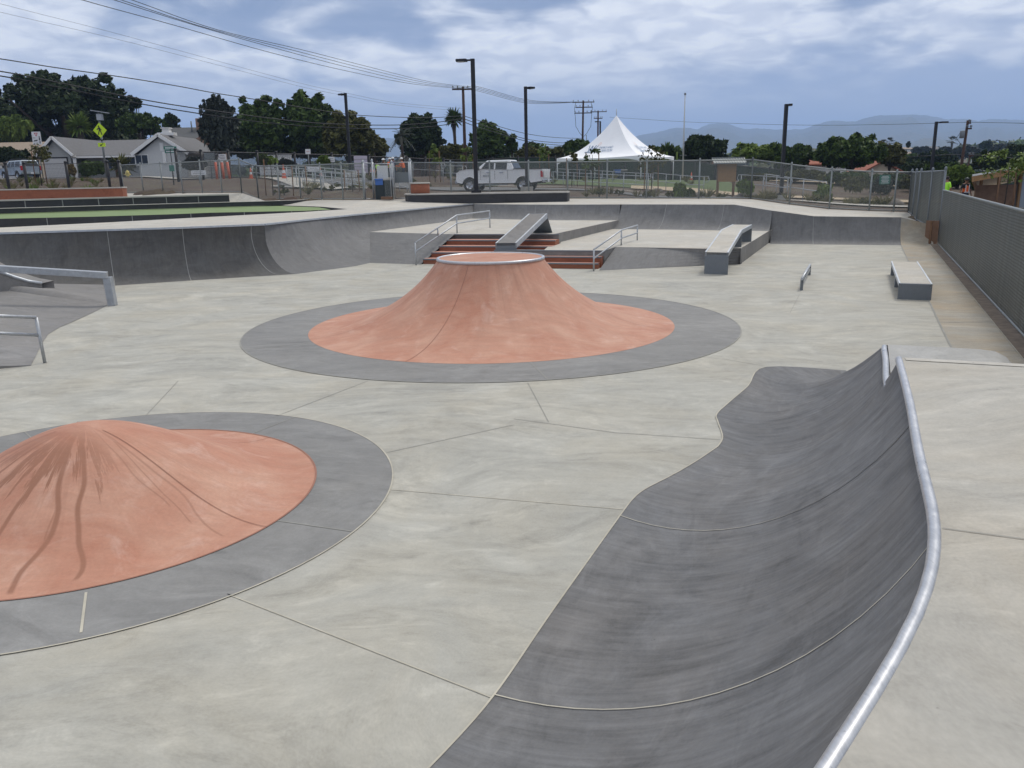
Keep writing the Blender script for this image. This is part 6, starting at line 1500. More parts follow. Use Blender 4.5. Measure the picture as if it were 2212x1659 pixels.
def person(label, loc, face, h=1.76, top='orange_vest', sleeve='dark_cloth', legs='denim', helmet='helmet_white', arms='down', lean=0., stripes=True, head_down=0., hairm='hair', group=None, cap=None):
    """face: heading angle; local +y is forward"""
    k = h/1.76; t = thing('person', label, 'person', loc, group); t.rotation_euler = (0, 0, face); t.scale = (k, k, k); ABS[t.name] = Vector((0, 0, 0))
    ly = lean
    hip = [(-.10, 0, .93), (.10, 0, .93)]; knee = [(-.12, .03, .50), (.12, .05, .50)]; ank = [(-.13, -.02, .09), (.14, .02, .09)]; toe = [(-.16, .16, .04), (.17, .19, .04)]
    ch = (0, ly*.7, 1.30); nk = (0, ly*1.0, 1.50); hd = (0, ly*1.15+.03+head_down*.05, 1.64-head_down*.03)
    sh = [(-.19, ly*.9, 1.42), (.19, ly*.9, 1.42)]
    if arms == 'down': el = [(-.27, ly*.6-.03, 1.13), (.27, ly*.6-.02, 1.13)]; wr_ = [(-.27, ly*.5+.10, .88), (.28, ly*.5+.10, .88)]
    elif arms == 'reach': el = [(-.27, ly+.16, 1.20), (.27, ly+.14, 1.18)]; wr_ = [(-.20, ly+.40, 1.16), (.20, ly+.42, 1.10)]
    elif arms == 'hips': el = [(-.36, -.05, 1.17), (.36, -.05, 1.17)]; wr_ = [(-.21, .10, 1.0), (.21, .10, 1.0)]
    else: el = [(-.26, ly+.05, 1.14), (.26, ly+.05, 1.14)]; wr_ = [(-.06, ly+.26, 1.14), (.06, ly+.26, 1.10)]
    N_ = [((0, 0, .97), .15), (ch, (.19, .13)), (nk, .065), ((hd[0], hd[1]-.01, hd[2]-.06), .075), (hd, .10), ((hd[0], hd[1], hd[2]+.07), .085)]
    E_ = [(0, 1), (1, 2), (2, 3), (3, 4), (4, 5)]
    for s_ in (0, 1):
        b0 = len(N_); N_ += [(sh[s_], .07), (el[s_], .048), (wr_[s_], .032)]; E_ += [(1, b0), (b0, b0+1), (b0+1, b0+2)]
        d = (Vector(wr_[s_])-Vector(el[s_])).normalized(); pm = Vector(wr_[s_])+d*.07; N_.append((tuple(pm), .036)); E_.append((b0+2, b0+3))
        sd_ = d.cross(Vector((0, 1, .3))).normalized()
        for q, (o_, l_) in enumerate(((-.030, .075), (-.010, .088), (.010, .083), (.030, .065))):
            c_ = len(N_); N_ += [(tuple(pm+sd_*o_+d*.035), .0095), (tuple(pm+sd_*o_+d*(.035+l_*.55)+Vector((0, .010, 0))), .0085), (tuple(pm+sd_*o_+d*(.03+l_)+Vector((0, .03, 0))), .007)]; E_ += [(b0+3, c_), (c_, c_+1), (c_+1, c_+2)]
        c_ = len(N_); N_ += [(tuple(pm+sd_*-.045), .010), (tuple(pm+sd_*-.07+d*.04), .0085)]; E_ += [(b0+3, c_), (c_, c_+1)]
        b1 = len(N_); N_ += [(hip[s_], .10), (knee[s_], .062), (ank[s_], .045), (toe[s_], .04)]; E_ += [(0, b1), (b1, b1+1), (b1+1, b1+2), (b1+2, b1+3)]
    v, f = skin_mesh(N_, E_); b = MB(); b.v = v
    for q in f:
        c = sum((Vector(v[i]) for i in q), Vector())/len(q); m = 0
        if c.z < .09: m = 2
        elif c.z < .99 and abs(c.x) < .24: m = 1
        elif c.z < 1.47 and (abs(c.x) < .25 or c.z > 1.2): m = 3
        b.face(q, m, sm=True)
    b.build('body', ['skin', legs, 'dark_cloth', sleeve], t, world=False)
    # face
    b = MB(); hy = hd[1]+.085; hz = hd[2]
    b.lathe([(.012, 0), (.018, -.03), (.001, -.04)], (0, hy+.012, hz+.01), 6); b.box((0, hy+.002, hz-.05), (.045, .012, .01)); [b.box((s_*.035, hy, hz+.02), (.022, .014, .012)) for s_ in (-1, 1)]; [b.lathe([(.02, -.02), (.024, 0), (.02, .02)], (s_*.098, hd[1], hz), 6) for s_ in (-1, 1)]
    b.build('face_features', 'skin', t, world=False)
    if top:
        N2 = [((0, -.0, .90), (.185, .135)), ((0, ly*.35, 1.12), (.185, .14)), (ch, (.205, .15)), ((0, ly*.9, 1.44), (.13, .085))]; v, f = skin_mesh(N2, [(0, 1), (1, 2), (2, 3)]); b = MB(); b.v = v; [b.face(q, 0, sm=True) for q in f]; vs_ = b.build('vest', top, t, world=False)
        if stripes:
            b = MB(); [b.box((s_*.09, ly*.7+o_, 1.22), (.04, .012, .4)) for s_ in (-1, 1) for o_ in (.165, -.165)]; b.box((0, ly*.2+.155, 1.03), (.3, .012, .04)); b.box((0, ly*.2-.155, 1.03), (.3, .012, .04)); b.build('reflective_stripe', 'sign_white', vs_, world=False)
    if helmet:
        b = MB(); b.lathe([(.135, .0), (.132, .04), (.11, .10), (.06, .135), (.001, .145)], (0, hd[1], hd[2]+.035), 16, capb=True); b.box((0, hd[1]+.13, hd[2]+.04), (.18, .09, .012)); b.build('helmet', helmet, t, world=False)
    else:
        b = MB(); b.lathe([(.098, -.05), (.112, .0), (.108, .06), (.07, .105), (.001, .115)], (0, hd[1]-.015, hd[2]+.03), 16); b.build('hair', hairm, t, world=False)
    if cap: b = MB(); b.lathe([(.112, .0), (.105, .06), (.05, .09), (.001, .095)], (0, hd[1], hd[2]+.06), 14); b.box((0, hd[1]+.13, hd[2]+.065), (.16, .12, .012)); b.build('cap', cap, t, world=False)
    return t
W_ = 'construction workers beyond the gate'
def wat(px, pyt, Y, h): q = PD(px, pyt, Y); return (q[0], Y, q[2]-h)
person('worker in white helmet at the left of the group, mostly hidden behind the gate', wat(804, 351.5, 66, 1.76), rad(150), top='orange_vest', sleeve='dark_cloth', group=W_)
person('worker in dark clothes and white helmet facing away beside a lime-green garment', wat(828, 343.5, 70, 1.76), rad(170), top='dark_cloth', stripes=False, group=W_)
person('worker in lime-green sleeve and white helmet bending toward the left', wat(817, 350, 68, 1.7), rad(70), top='lime_vest', sleeve='lime_vest', helmet=None, lean=.1, group=W_)
person('worker in yellow and orange vest and wide-brimmed white helmet at the middle', wat(842, 342, 71, 1.76), rad(40), top='lime_vest', sleeve='orange_vest', group=W_)
person('worker in navy jacket with white braces and white helmet', wat(848, 340, 70, 1.78), rad(185), top='navy_cloth', sleeve='navy_cloth', group=W_)
person('worker in bright orange top and white helmet leaning left with arm out', wat(871, 341, 70, 1.78), rad(75), top='orange_vest', sleeve='orange_vest', arms='reach', lean=.12, stripes=False, group=W_)
person('man in fluorescent lime shirt and dark hair standing behind the fence corner', wat(2046, 383, 45, 1.72), rad(-60), top='lime_vest', sleeve='lime_vest', helmet=None, stripes=False)
person('man in orange vest, dark shirt and cap facing the camera beyond the right fence', wat(2089, 384, 45, 1.78), rad(180), top='orange_vest', sleeve='dark_cloth', helmet=None, cap='bin_green')
# ------------------------------------------------------------------ vegetation
rng = np.random.default_rng(11)
def leaf_quads(lobes, per, size, squash=1., droop=0.):
    rm = max(max(r) for c, r in lobes)
    """lobes: list of (center, radius-vector). Random small leaf faces over and inside each lobe."""
    V = []
    for c, r in lobes:
        n = max(12, int(per*min(1, (max(r)/rm)*1.15)**1.3)); d = rng.normal(size=(n, 3)); d /= np.linalg.norm(d, axis=1)[:, None]; d[:, 2] = np.where(d[:, 2] < -.5, -d[:, 2], d[:, 2])
        rr = (1.22*rng.uniform(.12, 1., n)**.45)[:, None]; p = np.array(c)+d*np.array(r)*rr
        nrm = d+rng.normal(size=(n, 3))*.9+np.array([0, 0, .4]); nrm /= np.linalg.norm(nrm, axis=1)[:, None]
        a = np.cross(nrm, rng.normal(size=(n, 3))); a /= np.linalg.norm(a, axis=1)[:, None]; b_ = np.cross(nrm, a)
        s_ = (size*rng.uniform(.55, 1.3, n))[:, None]; w = s_*rng.uniform(.4, .8, n)[:, None]
        q = np.stack([p-a*s_, p-b_*w-a*s_*.1, p+a*s_, p+b_*w+a*s_*.1], 1)
        if droop: q[:, :, 2] -= droop*np.abs(rng.normal(size=(n, 1)))*[0, 0, 1, 0]
        V.append(q)
    return np.concatenate(V).reshape(-1, 3)
ICO = None
def cores(lobes, k=.8):
    global ICO
    if ICO is None:
        bm = bmesh.new(); bmesh.ops.create_icosphere(bm, subdivisions=2, radius=1); ICO = (np.array([v.co[:] for v in bm.verts]), [tuple(v.index for v in f.verts) for f in bm.faces]); bm.free()
    vs, fs = [], []; n = 0
    for c, r in lobes:
        v = ICO[0]*(1+.22*rng.normal(size=(len(ICO[0]), 1)))*np.array(r)*k+np.array(c); vs.append(v); fs += [tuple(i+n for i in f) for f in ICO[1]]; n += len(v)
    return np.concatenate(vs), fs
def foliage(name, lobes, per, size, mat, parent=None, origin=(0, 0, 0), core=.78, droop=0.):
    q = leaf_quads(lobes, per, size, droop=droop); nq = len(q)//4; f = [(4*i, 4*i+1, 4*i+2, 4*i+3) for i in range(nq)]
    if core: cv, cf = cores(lobes, core); f += [tuple(i+len(q) for i in x) for x in cf]; q = np.concatenate([q, cv])
    q = q-np.array(origin)
    me = bpy.data.meshes.new(name); me.from_pydata(q.tolist(), [], f); me.materials.append(M(mat)); me.update()
    o = bpy.data.objects.new(name, me); COL.objects.link(o); ABS[o.name] = Vector(origin)
    if parent: o.parent = parent
    return o
def lobes_in(c, r, n, lr, shape='round', flat_b=.8):
    out = []
    for _ in range(n):
        for _t in range(20):
            d = rng.normal(size=3); d /= np.linalg.norm(d)
            if d[2] > -flat_b: break
        k = rng.uniform(.25, 1.)**.6
        if shape == 'hedge': d = np.array([rng.uniform(-1, 1), rng.uniform(-1, 1), rng.uniform(-.8, .75)]); k = 1
        if shape == 'tier': d[2] = rng.uniform(-1, 1); h = (1-max(0, d[2]))**.6; d[0] *= h; d[1] *= h
        if shape == 'column': d = np.array([rng.uniform(-.4, .4), rng.uniform(-.4, .4), rng.uniform(-.95, .9)]); k = 1
        l = lr*rng.uniform(.65, 1.3); m_ = min(r)
        out.append((np.array(c)+d*np.array(r)*k, np.array([l, l, l*rng.uniform(.7, 1.0)])*m_))
    return out
def tree(name, label, pxc, hw, pyt, pyb, Y, mat, n=26, lr=.36, per=150, size=.34, shape='round', trunk=True, core=.62, group=None, zg=None, cat='tree', droop=0., extra=(), sprig=1.3):
    zt_, zb_ = PD(pxc, pyt, Y)[2], PD(pxc, pyb, Y)[2]; x = PD(pxc, (pyt+pyb)/2, Y)[0]; rx = hw*Y/F; rz = (zt_-zb_)/2; c = (x, Y, (zt_+zb_)/2)
    zg = gz(x, Y) if zg is None else zg; t = thing(name, label, cat, (x, Y, zg), group)
    lr_ = lr*1.12; n = int(n*1.5); per = int(per*1.25); R_ = (rx*(1-lr*.55), max(rx*.8, rz*.5)*(1-lr*.5), rz*(1-lr*.6))
    lb = lobes_in(c, R_, n, lr_, shape)
    for _ in range(int(n*sprig)):
        d = rng.normal(size=3); d[2] = abs(d[2])*.9-.25; d /= np.linalg.norm(d); k = rng.uniform(.97, 1.22); l = lr_*rng.uniform(.16, .42)*min(R_); lb.append((np.array(c)+d*np.array(R_)*k, np.array([l, l, l*rng.uniform(.8, 1.5)])))
    for (ex, ey, er) in extra: q = PD(ex, ey, Y); k = er*Y/F; cc = np.array(c); q = np.array(q); lb += [(q, np.array([k, k, k*.85])*.9), (q*.75+cc*.25, np.array([k, k, k])*1.1), (q*.5+cc*.5, np.array([k, k, k])*1.3)]
    foliage('crown', lb, per, size, mat, t, (x, Y, zg), core, droop)
    if trunk:
        b = MB(); r_ = max(.12, rx*.055); top_ = (x, Y, c[2]+rz*.1); b.tube([(x, Y, zg-.4), (x+r_, Y, zg+(c[2]-zg)*.5), top_], [r_*1.3, r_, r_*.5], 8); b.build('trunk', 'bark', t)
        for k in range(4):
            i = int(rng.integers(len(lb))); e = lb[i][0]; b = MB(); s_ = (x, Y, zg+(c[2]-zg)*(.35+.12*k)); b.tube([s_, lerp3(s_, tuple(e), .5), tuple(e)], [r_*.6, r_*.4, r_*.2], 6); b.build('limb', 'bark', t)
    return t
TR = 'tree'
tree(TR, 'huge dark spreading tree filling the far left behind the bungalow', 132, 140, 162, 322, 118, 'leaf_dark', 60, .26, 190, .42, extra=((40, 172, 12), (20, 250, 18), (225, 172, 14), (95, 165, 12), (275, 270, 20), (30, 300, 25)))
tree(TR, 'small lone dark tree on a thin stem at the right shoulder of the huge tree', 293, 11, 210, 238, 122, 'leaf_dark', 9, .4, 90, .3)
tree('shrub', 'feathery bright green bamboo clump at the far left over the tan roof', 22, 30, 250, 312, 108, 'leaf_bright', 26, .25, 130, .3, 'tier', False, cat='shrub', droop=.4, extra=((35, 256, 8), (60, 268, 8), (15, 262, 9)))
tree(TR, 'round mid-green tree behind the right end of the bungalow roof', 305, 50, 244, 300, 114, 'leaf_green', 28, .34, 150, .34)
tree(TR, 'pointed distant tree between the round tree and the two-storey house', 371, 16, 242, 290, 135, 'leaf_dark', 16, .42, 90, .34, 'tier')
tree('conifer', 'tall wispy grey-green tree leaning over the two-storey house', 470, 36, 208, 342, 88, 'leaf_grey', 60, .20, 120, .24, 'tier', core=.45, droop=.3, extra=((455, 222, 9), (480, 226, 7), (443, 246, 8), (440, 262, 9), (500, 240, 9), (462, 300, 22), (490, 310, 22), (505, 270, 16)))
tree(TR, 'broad dark green tree with ragged top, left of the tallest leafy tree', 565, 52, 222, 350, 98, 'leaf_green', 48, .27, 150, .34, extra=((524, 217, 6), (556, 222, 5), (575, 216, 9), (600, 224, 8), (530, 240, 12)))
tree(TR, 'tallest leafy green tree left of centre with a twin-peaked crown', 660, 56, 205, 350, 100, 'leaf_green', 52, .28, 160, .36, extra=((651, 205, 9), (690, 210, 9), (630, 225, 9), (705, 240, 14), (640, 260, 20)))
tree(TR, 'wide olive-green domed tree behind the third lamp post', 752, 52, 250, 352, 96, 'leaf_olive', 46, .28, 160, .32, extra=((728, 250, 12), (760, 252, 12), (785, 275, 14), (715, 290, 18)))
tree(TR, 'low olive-green tree tapering to the right of the domed tree', 805, 28, 288, 352, 97, 'leaf_olive', 24, .32, 120, .3, extra=((828, 322, 12),))
tree(TR, 'dark round-headed tree in the centre left of the fan palm', 908, 50, 250, 352, 112, 'leaf_dark', 40, .30, 150, .34, extra=((895, 252, 7), (925, 252, 8), (882, 270, 9), (870, 300, 12)))
tree('shrub', 'pale green bushes below the fan palm beside the reddish pole', 975, 40, 312, 352, 105, 'leaf_olive', 22, .36, 110, .3, 'hedge', False, cat='shrub')
tree(TR, 'dark green tree with stepped top right of the tallest lamp post', 1050, 36, 268, 350, 108, 'leaf_green', 34, .28, 140, .32, 'tier', extra=((1045, 268, 9), (1063, 273, 8), (1085, 292, 10), (1108, 296, 6), (1030, 300, 14)))
tree(TR, 'small dark tree at the right end of the stepped tree', 1105, 12, 290, 345, 109, 'leaf_green', 14, .4, 90, .28)
tree('hedge', 'low green hedge line behind the screened fence in the centre', 1165, 55, 318, 352, 104, 'leaf_olive', 34, .42, 90, .3, 'hedge', False, cat='hedge')
tree('hedge', 'taller green bush in the hedge behind the second lamp post', 1148, 22, 308, 345, 112, 'leaf_green', 16, .42, 90, .3, 'round', False, cat='hedge')
tree('shrub', 'ivy-covered mound of dark green left of the tent slope', 1248, 36, 301, 345, 108, 'leaf_green', 30, .36, 120, .3, 'round', False, cat='shrub')
tree(TR, 'bushy dark tree right of the flagpole', 1520, 46, 299, 350, 100, 'leaf_dark', 36, .36, 150, .32, extra=((1564, 309, 7), (1552, 312, 9), (1500, 303, 12), (1530, 302, 10)))
tree('shrub', 'dark leafy shrub mass behind the banana plants', 1428, 44, 316, 348, 96, 'leaf_green', 26, .36, 110, .3, 'hedge', False, cat='shrub')
tree('hedge', 'long bright green hedge between the bushy tree and the fourth lamp', 1634, 50, 318, 356, 92, 'leaf_bright', 40, .34, 100, .28, 'hedge', False, cat='hedge', extra=((1600, 316, 7), (1625, 318, 8), (1660, 320, 8)))
tree('hedge', 'tall dark green hedge just right of the fourth lamp post', 1716, 40, 318, 360, 88, 'leaf_green', 36, .34, 110, .28, 'hedge', False, cat='hedge', extra=((1672, 316, 7), (1725, 318, 7), (1743, 322, 8)))
tree(TR, 'big broad green tree over the red tile roof at the right', 1838, 72, 300, 372, 84, 'leaf_green', 60, .27, 150, .30, extra=((1800, 308, 12), (1850, 298, 10), (1885, 298, 6), (1875, 306, 9), (1780, 322, 14)))
tree(TR, 'olive-green tree adjoining the right of the big broad tree', 1922, 30, 314, 366, 96, 'leaf_olive', 26, .32, 120, .3, extra=((1905, 316, 8), (1938, 318, 8)))
for i, (px, hw, a_, b_, Y, m_, lab) in enumerate(((1985, 34, 350, 380, 110, 'leaf_dark', 'dark bushes below the fifth lamp head at the right'), (2020, 28, 356, 392, 84, 'leaf_green', 'green bush directly behind the fence corner post'),
    (2068, 34, 362, 405, 66, 'leaf_bright', 'bright green leafy bush between the two men at the right'), (2112, 24, 378, 412, 64, 'leaf_green', 'mid-green bush left of the pavilion roof edge'), (2060, 26, 352, 385, 96, 'leaf_green', 'dark green shrub behind the transformer pole foot'),
    (2140, 40, 326, 382, 92, 'leaf_dark', 'broad dark oak-like tree rising above the pavilion roof'), (2190, 26, 308, 378, 118, 'leaf_dark', 'tall dark ragged tree at the right edge of the picture'), (2020, 40, 332, 366, 150, 'leaf_dark', 'dark clump left of the transformer pole on the hillside foot'),
    (1962, 22, 338, 362, 160, 'leaf_green', 'green clump at the foot of the far hillside left'), (2205, 30, 355, 385, 90, 'leaf_green', 'green bush behind the top of the pavilion roof'), (2085, 30, 318, 345, 300, 'leaf_grey', 'umbrella-shaped grey-green tree on the far ridge right of the small palm'),
    (2040, 14, 318, 345, 290, 'leaf_grey', 'rounded grey tree on the far hill left of the transformer pole'), (2165, 22, 312, 335, 320, 'leaf_grey', 'grey-green ridge trees left of the ragged tree'), (1990, 18, 318, 335, 330, 'leaf_grey', 'pale rounded tree on the far ridge under the hill'),
    (2130, 12, 306, 325, 340, 'leaf_dark', 'dark upright ridge trees right of the transformer pole'))):
    tree(TR if hw > 27 or Y > 140 else 'shrub', lab, px, hw, a_, b_, Y, m_, 26, .36, 110, .30 if Y < 140 else .8, 'round', Y < 140 and hw > 27, cat='tree' if hw > 27 or Y > 140 else 'shrub')
tree('shrub', 'clipped golden-brown bush at the right of the garage door', 148+6, 10, 354, 384, 84, 'leaf_dry', 10, .5, 110, .14, 'round', False, cat='shrub')
tree('shrub', 'spiky dark green shrub in front of the bungalow wall', 190, 18, 349, 386, 82, 'leaf_green', 16, .42, 110, .2, 'round', False, cat='shrub')
tree('shrub', 'rounder green shrub between the spiky shrub and the crossing sign', 213, 14, 346, 386, 83, 'leaf_green', 12, .42, 110, .2, 'round', False, cat='shrub')
tree('shrub', 'broad dark bush at the left edge over the silver car', 22, 38, 318, 358, 90, 'leaf_dark', 26, .34, 130, .26, 'round', False, cat='shrub')
tree('shrub', 'pale-leaved bush in front of the white gable behind the fence', 420, 24, 338, 376, 76, 'leaf_grey', 20, .36, 120, .18, 'round', False, cat='shrub')
tree('shrub', 'bright leafy young shrub left of the white wall', 568, 13, 330, 362, 72, 'leaf_bright', 18, .36, 110, .18, 'tier', False, cat='shrub')
tree('shrub', 'bright green bush beside the third lamp post foot', 700, 13, 338, 360, 68, 'leaf_bright', 14, .4, 100, .18, 'round', False, cat='shrub')
tree('shrub', 'pale straggly bush before the white wall left of the dark fence', 615, 22, 345, 368, 74, 'leaf_grey', 16, .36, 100, .18, 'hedge', False, cat='shrub')
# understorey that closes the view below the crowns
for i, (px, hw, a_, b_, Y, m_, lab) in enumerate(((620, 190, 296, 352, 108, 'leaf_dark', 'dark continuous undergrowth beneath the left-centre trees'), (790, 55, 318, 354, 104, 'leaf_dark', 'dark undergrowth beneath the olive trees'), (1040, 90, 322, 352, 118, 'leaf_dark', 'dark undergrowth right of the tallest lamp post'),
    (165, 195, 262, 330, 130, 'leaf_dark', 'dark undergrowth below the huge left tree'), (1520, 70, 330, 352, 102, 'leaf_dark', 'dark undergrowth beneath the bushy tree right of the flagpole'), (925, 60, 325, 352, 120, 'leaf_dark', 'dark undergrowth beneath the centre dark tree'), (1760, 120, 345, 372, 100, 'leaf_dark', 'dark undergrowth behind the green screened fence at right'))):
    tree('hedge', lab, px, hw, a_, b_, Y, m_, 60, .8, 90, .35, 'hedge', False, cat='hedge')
# palms
def palm(label, px, pyc, pyb, Y, fr=2., n=26, skirt=True, mat='leaf_green', tr=.22, fan=True, name='palm_tree', droop=.5):
    c = PD(px, pyc, Y); zg = min(gz(c[0], Y), PD(px, pyb, Y)[2]); t = thing(name, label, 'palm', (c[0], Y, zg))
    b = MB(); b.tube([(c[0], Y, zg-.3), (c[0]+.1, Y, (zg+c[2])/2), (c[0], Y, c[2])], [tr*1.2, tr, tr*.9], 8); b.build('trunk', 'bark', t)
    b = MB()
    for k in range(n):
        a = 2*math.pi*k/n*2.4+rng.uniform(-.2, .2); e = rng.uniform(-.5, 1.25); d = Vector((math.cos(a)*math.cos(e), math.sin(a)*math.cos(e), math.sin(e))); L = fr*rng.uniform(.8, 1.1)
        s_ = Vector((-d.y, d.x, 0)).normalized() if abs(d.z) < .98 else Vector((1, 0, 0)); o = Vector(c)
        if fan and n > 24:
            for j in range(5):
                dd = (d+Vector(rng.normal(size=3))*.28).normalized(); tip = o+dd*L*rng.uniform(.8, 1.05)-Vector((0, 0, droop*.3)); m2 = o+dd*L*.55; b.poly([tuple(o), tuple(m2-s_*.07*L), tuple(tip), tuple(m2+s_*.07*L)])
        elif fan:
            h = o+d*L*.45
            for j in range(9):
                w = (j-4)*.22; dd = (d*math.cos(w)+s_*math.sin(w)); tip = h+dd*L*.6-Vector((0, 0, droop*.35*abs(w)+droop*.2)); pz_ = s_*.05*L*.8; q0 = h+dd*L*.3
                b.poly([tuple(h), tuple(q0-pz_), tuple(tip), tuple(q0+pz_)])
        else:
            pts = [o+d*L*u+Vector((0, 0, -droop*L*u*u*.9)) for u in np.linspace(0, 1, 7)]
            for j in range(1, 7):
                p, q = pts[j-1], pts[j]
                for sg in (-1, 1):
                    for mm in (.0, .5):
                        r0 = p.lerp(q, mm); tip = r0+(s_*sg*.42+d*.25)*L*.55*(1-.55*j/7)-Vector((0, 0, droop*L*.22)); b.poly([tuple(r0), tuple(r0+(q-p)*.3), tuple(tip)])
    b.build('fronds', mat, t)
    if skirt:
        b = MB()
        for k in range(60):
            a = rng.uniform(0, 6.28); z = c[2]-rng.uniform(.1, fr*.9); r_ = .5*fr*.45*(1-(c[2]-z)/fr*.5); b.poly([(c[0]+tr*math.cos(a), Y+tr*math.sin(a), z+.4), (c[0]+r_*math.cos(a+.2), Y+r_*math.sin(a+.2), z-.2), (c[0]+r_*math.cos(a), Y+r_*math.sin(a), z-.8)])
        b.build('dead_frond_skirt', 'leaf_brown', t)
palm('tall fan palm with brown skirt just left of the reddish utility pole', 980, 256, 350, 118, 1.75, 40)
palm('feathery palm with drooping fronds left of the centre dark tree', 866, 292, 350, 100, 1.9, 22, False, 'leaf_grey', .16, False)
palm('small arching palm at the right end of the olive trees', 805, 300, 350, 96, 1.6, 18, False, 'leaf_olive', .14, False)
palm('broad bright fan palm behind the bungalow roof left of the crossing sign', 170, 272, 320, 100, 1.9, 44, False, 'leaf_bright', .4)
palm('low yellow-green palm in front of the bungalow porch', 262, 360, 386, 80, 1.6, 26, False, 'leaf_olive', .2)
palm('tiny distant fan palm silhouetted on the far ridge', 2057, 305, 330, 330, 2.4, 24, True, 'leaf_grey', .35)
palm('tiny distant palm above the olive tree at the right, left of the pair', 1907, 310, 325, 300, 1.9, 20, False, 'leaf_grey', .3)
palm('tiny distant palm above the olive tree at the right, right of the pair', 1922, 309, 325, 305, 2.3, 22, False, 'leaf_grey', .3)
def banana(label, px, pyt, pyb, Y, n=9):
    p = PD(px, pyb, Y); h = PD(px, pyt, Y)[2]-p[2]; t = thing('banana_plant', label, 'banana plant', (p[0], Y, p[2])); b = MB()
    for k in range(n):
        a = rng.uniform(0, 6.28); e = rng.uniform(.7, 1.4); d = Vector((math.cos(a)*math.cos(e), math.sin(a)*math.cos(e), math.sin(e))); s_ = Vector((-d.y, d.x, .2)).normalized(); o = Vector((p[0], Y, p[2]+h*.35)); L = h*.68; w = h*.11
        m_ = o+d*L*.5; tip = o+d*L+Vector((0, 0, -L*.1)); b.poly([tuple(o), tuple(m_-s_*w), tuple(tip), tuple(m_+s_*w)])
    b.build('leaves', 'leaf_green', t); b = MB(); b.tube([(p[0], Y, p[2]-.5), (p[0], Y, p[2]+h*.5)], [.16, .1], 6); b.build('stem', 'leaf_bright', t)
banana('banana plant with upright paddle leaves, left of three behind the tent', 1418, 310, 345, 92); banana('banana plant with the tallest leaves, middle of three left of the flagpole', 1440, 302, 345, 93, 12); banana('banana plant nearest the flagpole with a leaf bent right', 1462, 311, 345, 94)
# cypress on the ridge
for px, a_, b_, lab in ((1949+13, 303, 322, 'single thin dark cypress on the far ridge left of the fifth lamp'),):
    tree('cypress', lab, px, 3.2, a_, b_, 260, 'leaf_dark', 10, .9, 60, .5, 'column', False)
# far wooded hillside: one mass
def woodland():
    lb = []; cnt = 0
    while cnt < 1500:
        a = rng.uniform(-.72, .80); y = 150+(660-150)*rng.uniform(0, 1)**.8; x = a*y; z = gz(x, y); r = rng.uniform(2.2, 4.6)*(1+.2*(y > 400)); cnt += 1
        if y < 230 and rng.uniform() < .25: continue
        h = r*rng.uniform(.55, .95); lb.append(((x, y, z+h*.5), (r, r, h)))
    q = leaf_quads(lb, 26, 1.1); f = [(4*i, 4*i+1, 4*i+2, 4*i+3) for i in range(len(q)//4)]; cv, cf = cores(lb, .85); f += [tuple(i+len(q) for i in x) for x in cf]; q = np.concatenate([q, cv])
    me = bpy.data.meshes.new('far_woodland'); me.from_pydata(q.tolist(), [], f); 
    for m_ in ('leaf_grey', 'leaf_green', 'leaf_olive', 'leaf_dark'): me.materials.append(M(m_))
    nq = len(f)-len(cf); per = [int(v) for v in rng.integers(0, 4, len(lb))]; mi = [per[(i*len(lb)//nq) % len(lb)] for i in range(nq)]+[per[i//80] for i in range(len(cf))]
    me.polygons.foreach_set('material_index', mi); me.update(); o = bpy.data.objects.new('far_woodland', me); COL.objects.link(o)
    tag(o, 'distant tree-covered hillside beyond the park, reading as one wooded mass', 'woodland', kind='stuff')
woodland()
for i, (px, hw, a_, b_, Y, m_, lab) in enumerate(((1740, 46, 368, 392, 70, 'leaf_olive', 'olive shrubs along the screened fence right of the fourth lamp'), (1830, 50, 372, 398, 68, 'leaf_green', 'dark green shrub bank behind the planted slope at right'), (1925, 44, 376, 404, 66, 'leaf_green', 'green shrub bank behind the small green fence sign'),
    (1985, 30, 378, 412, 62, 'leaf_olive', 'olive shrub bank seen through the fence near its corner'), (1640, 40, 376, 392, 74, 'leaf_olive', 'low olive planting before the screened fence left of the fourth lamp'))):
    tree('hedge', lab, px, hw, a_, b_, Y, m_, 34, .5, 90, .2, 'hedge', False, cat='hedge')
# young staked trees
def young(label, px, pyb, Y, h, mat, cr=.7, ns=2, n=10, stake=.62, size=.10, per=70, lean=0.):
    p = PD(px, pyb, Y); p = (p[0], Y, gz(p[0], Y) if pyb is None else p[2]); t = thing('staked_sapling', label, 'young tree', p)
    b = MB(); b.tube([(p[0], Y, p[2]-.2), (p[0]+.03, Y, p[2]+h*.5), (p[0]+lean, Y, p[2]+h*.9)], [.035, .028, .012], 6); b.build('trunk', 'bark', t)
    for s_ in ((-1, 1) if ns == 2 else (1,)): b = MB(); b.tube([(p[0]+s_*.42, Y, p[2]-.2), (p[0]+s_*.38, Y, p[2]+h*stake)], .032, 6); b.build('stake', 'wood_stake', t)
    b = MB(); b.tube([(p[0]-.4, Y, p[2]+h*stake*.72), (p[0]+.4, Y, p[2]+h*stake*.72)], .012, 5); b.build('tie', 'black_paint', t)
    if n: foliage('crown', lobes_in((p[0]+lean, Y, p[2]+h*.78), (cr, cr, h*.30), n, .42), per, size, mat, t, p, 0)
    return t
young('staked sapling with feathery leaves beneath the white yield sign', 90, 398, 62, 2.7, 'leaf_olive', .8, stake=.92, lean=.0)
young('bronze-leaved staked sapling in front of the right side of the tent', 1406, 427, 49, 2.6, 'leaf_olive', .75, n=14, stake=.8, size=.10, per=26)
young('dark-leaved sapling left of the tent logo with reddish stakes', 1279, 427, 50, 2.75, 'leaf_green', .55, ns=2, n=12, stake=.95, size=.11, per=26)
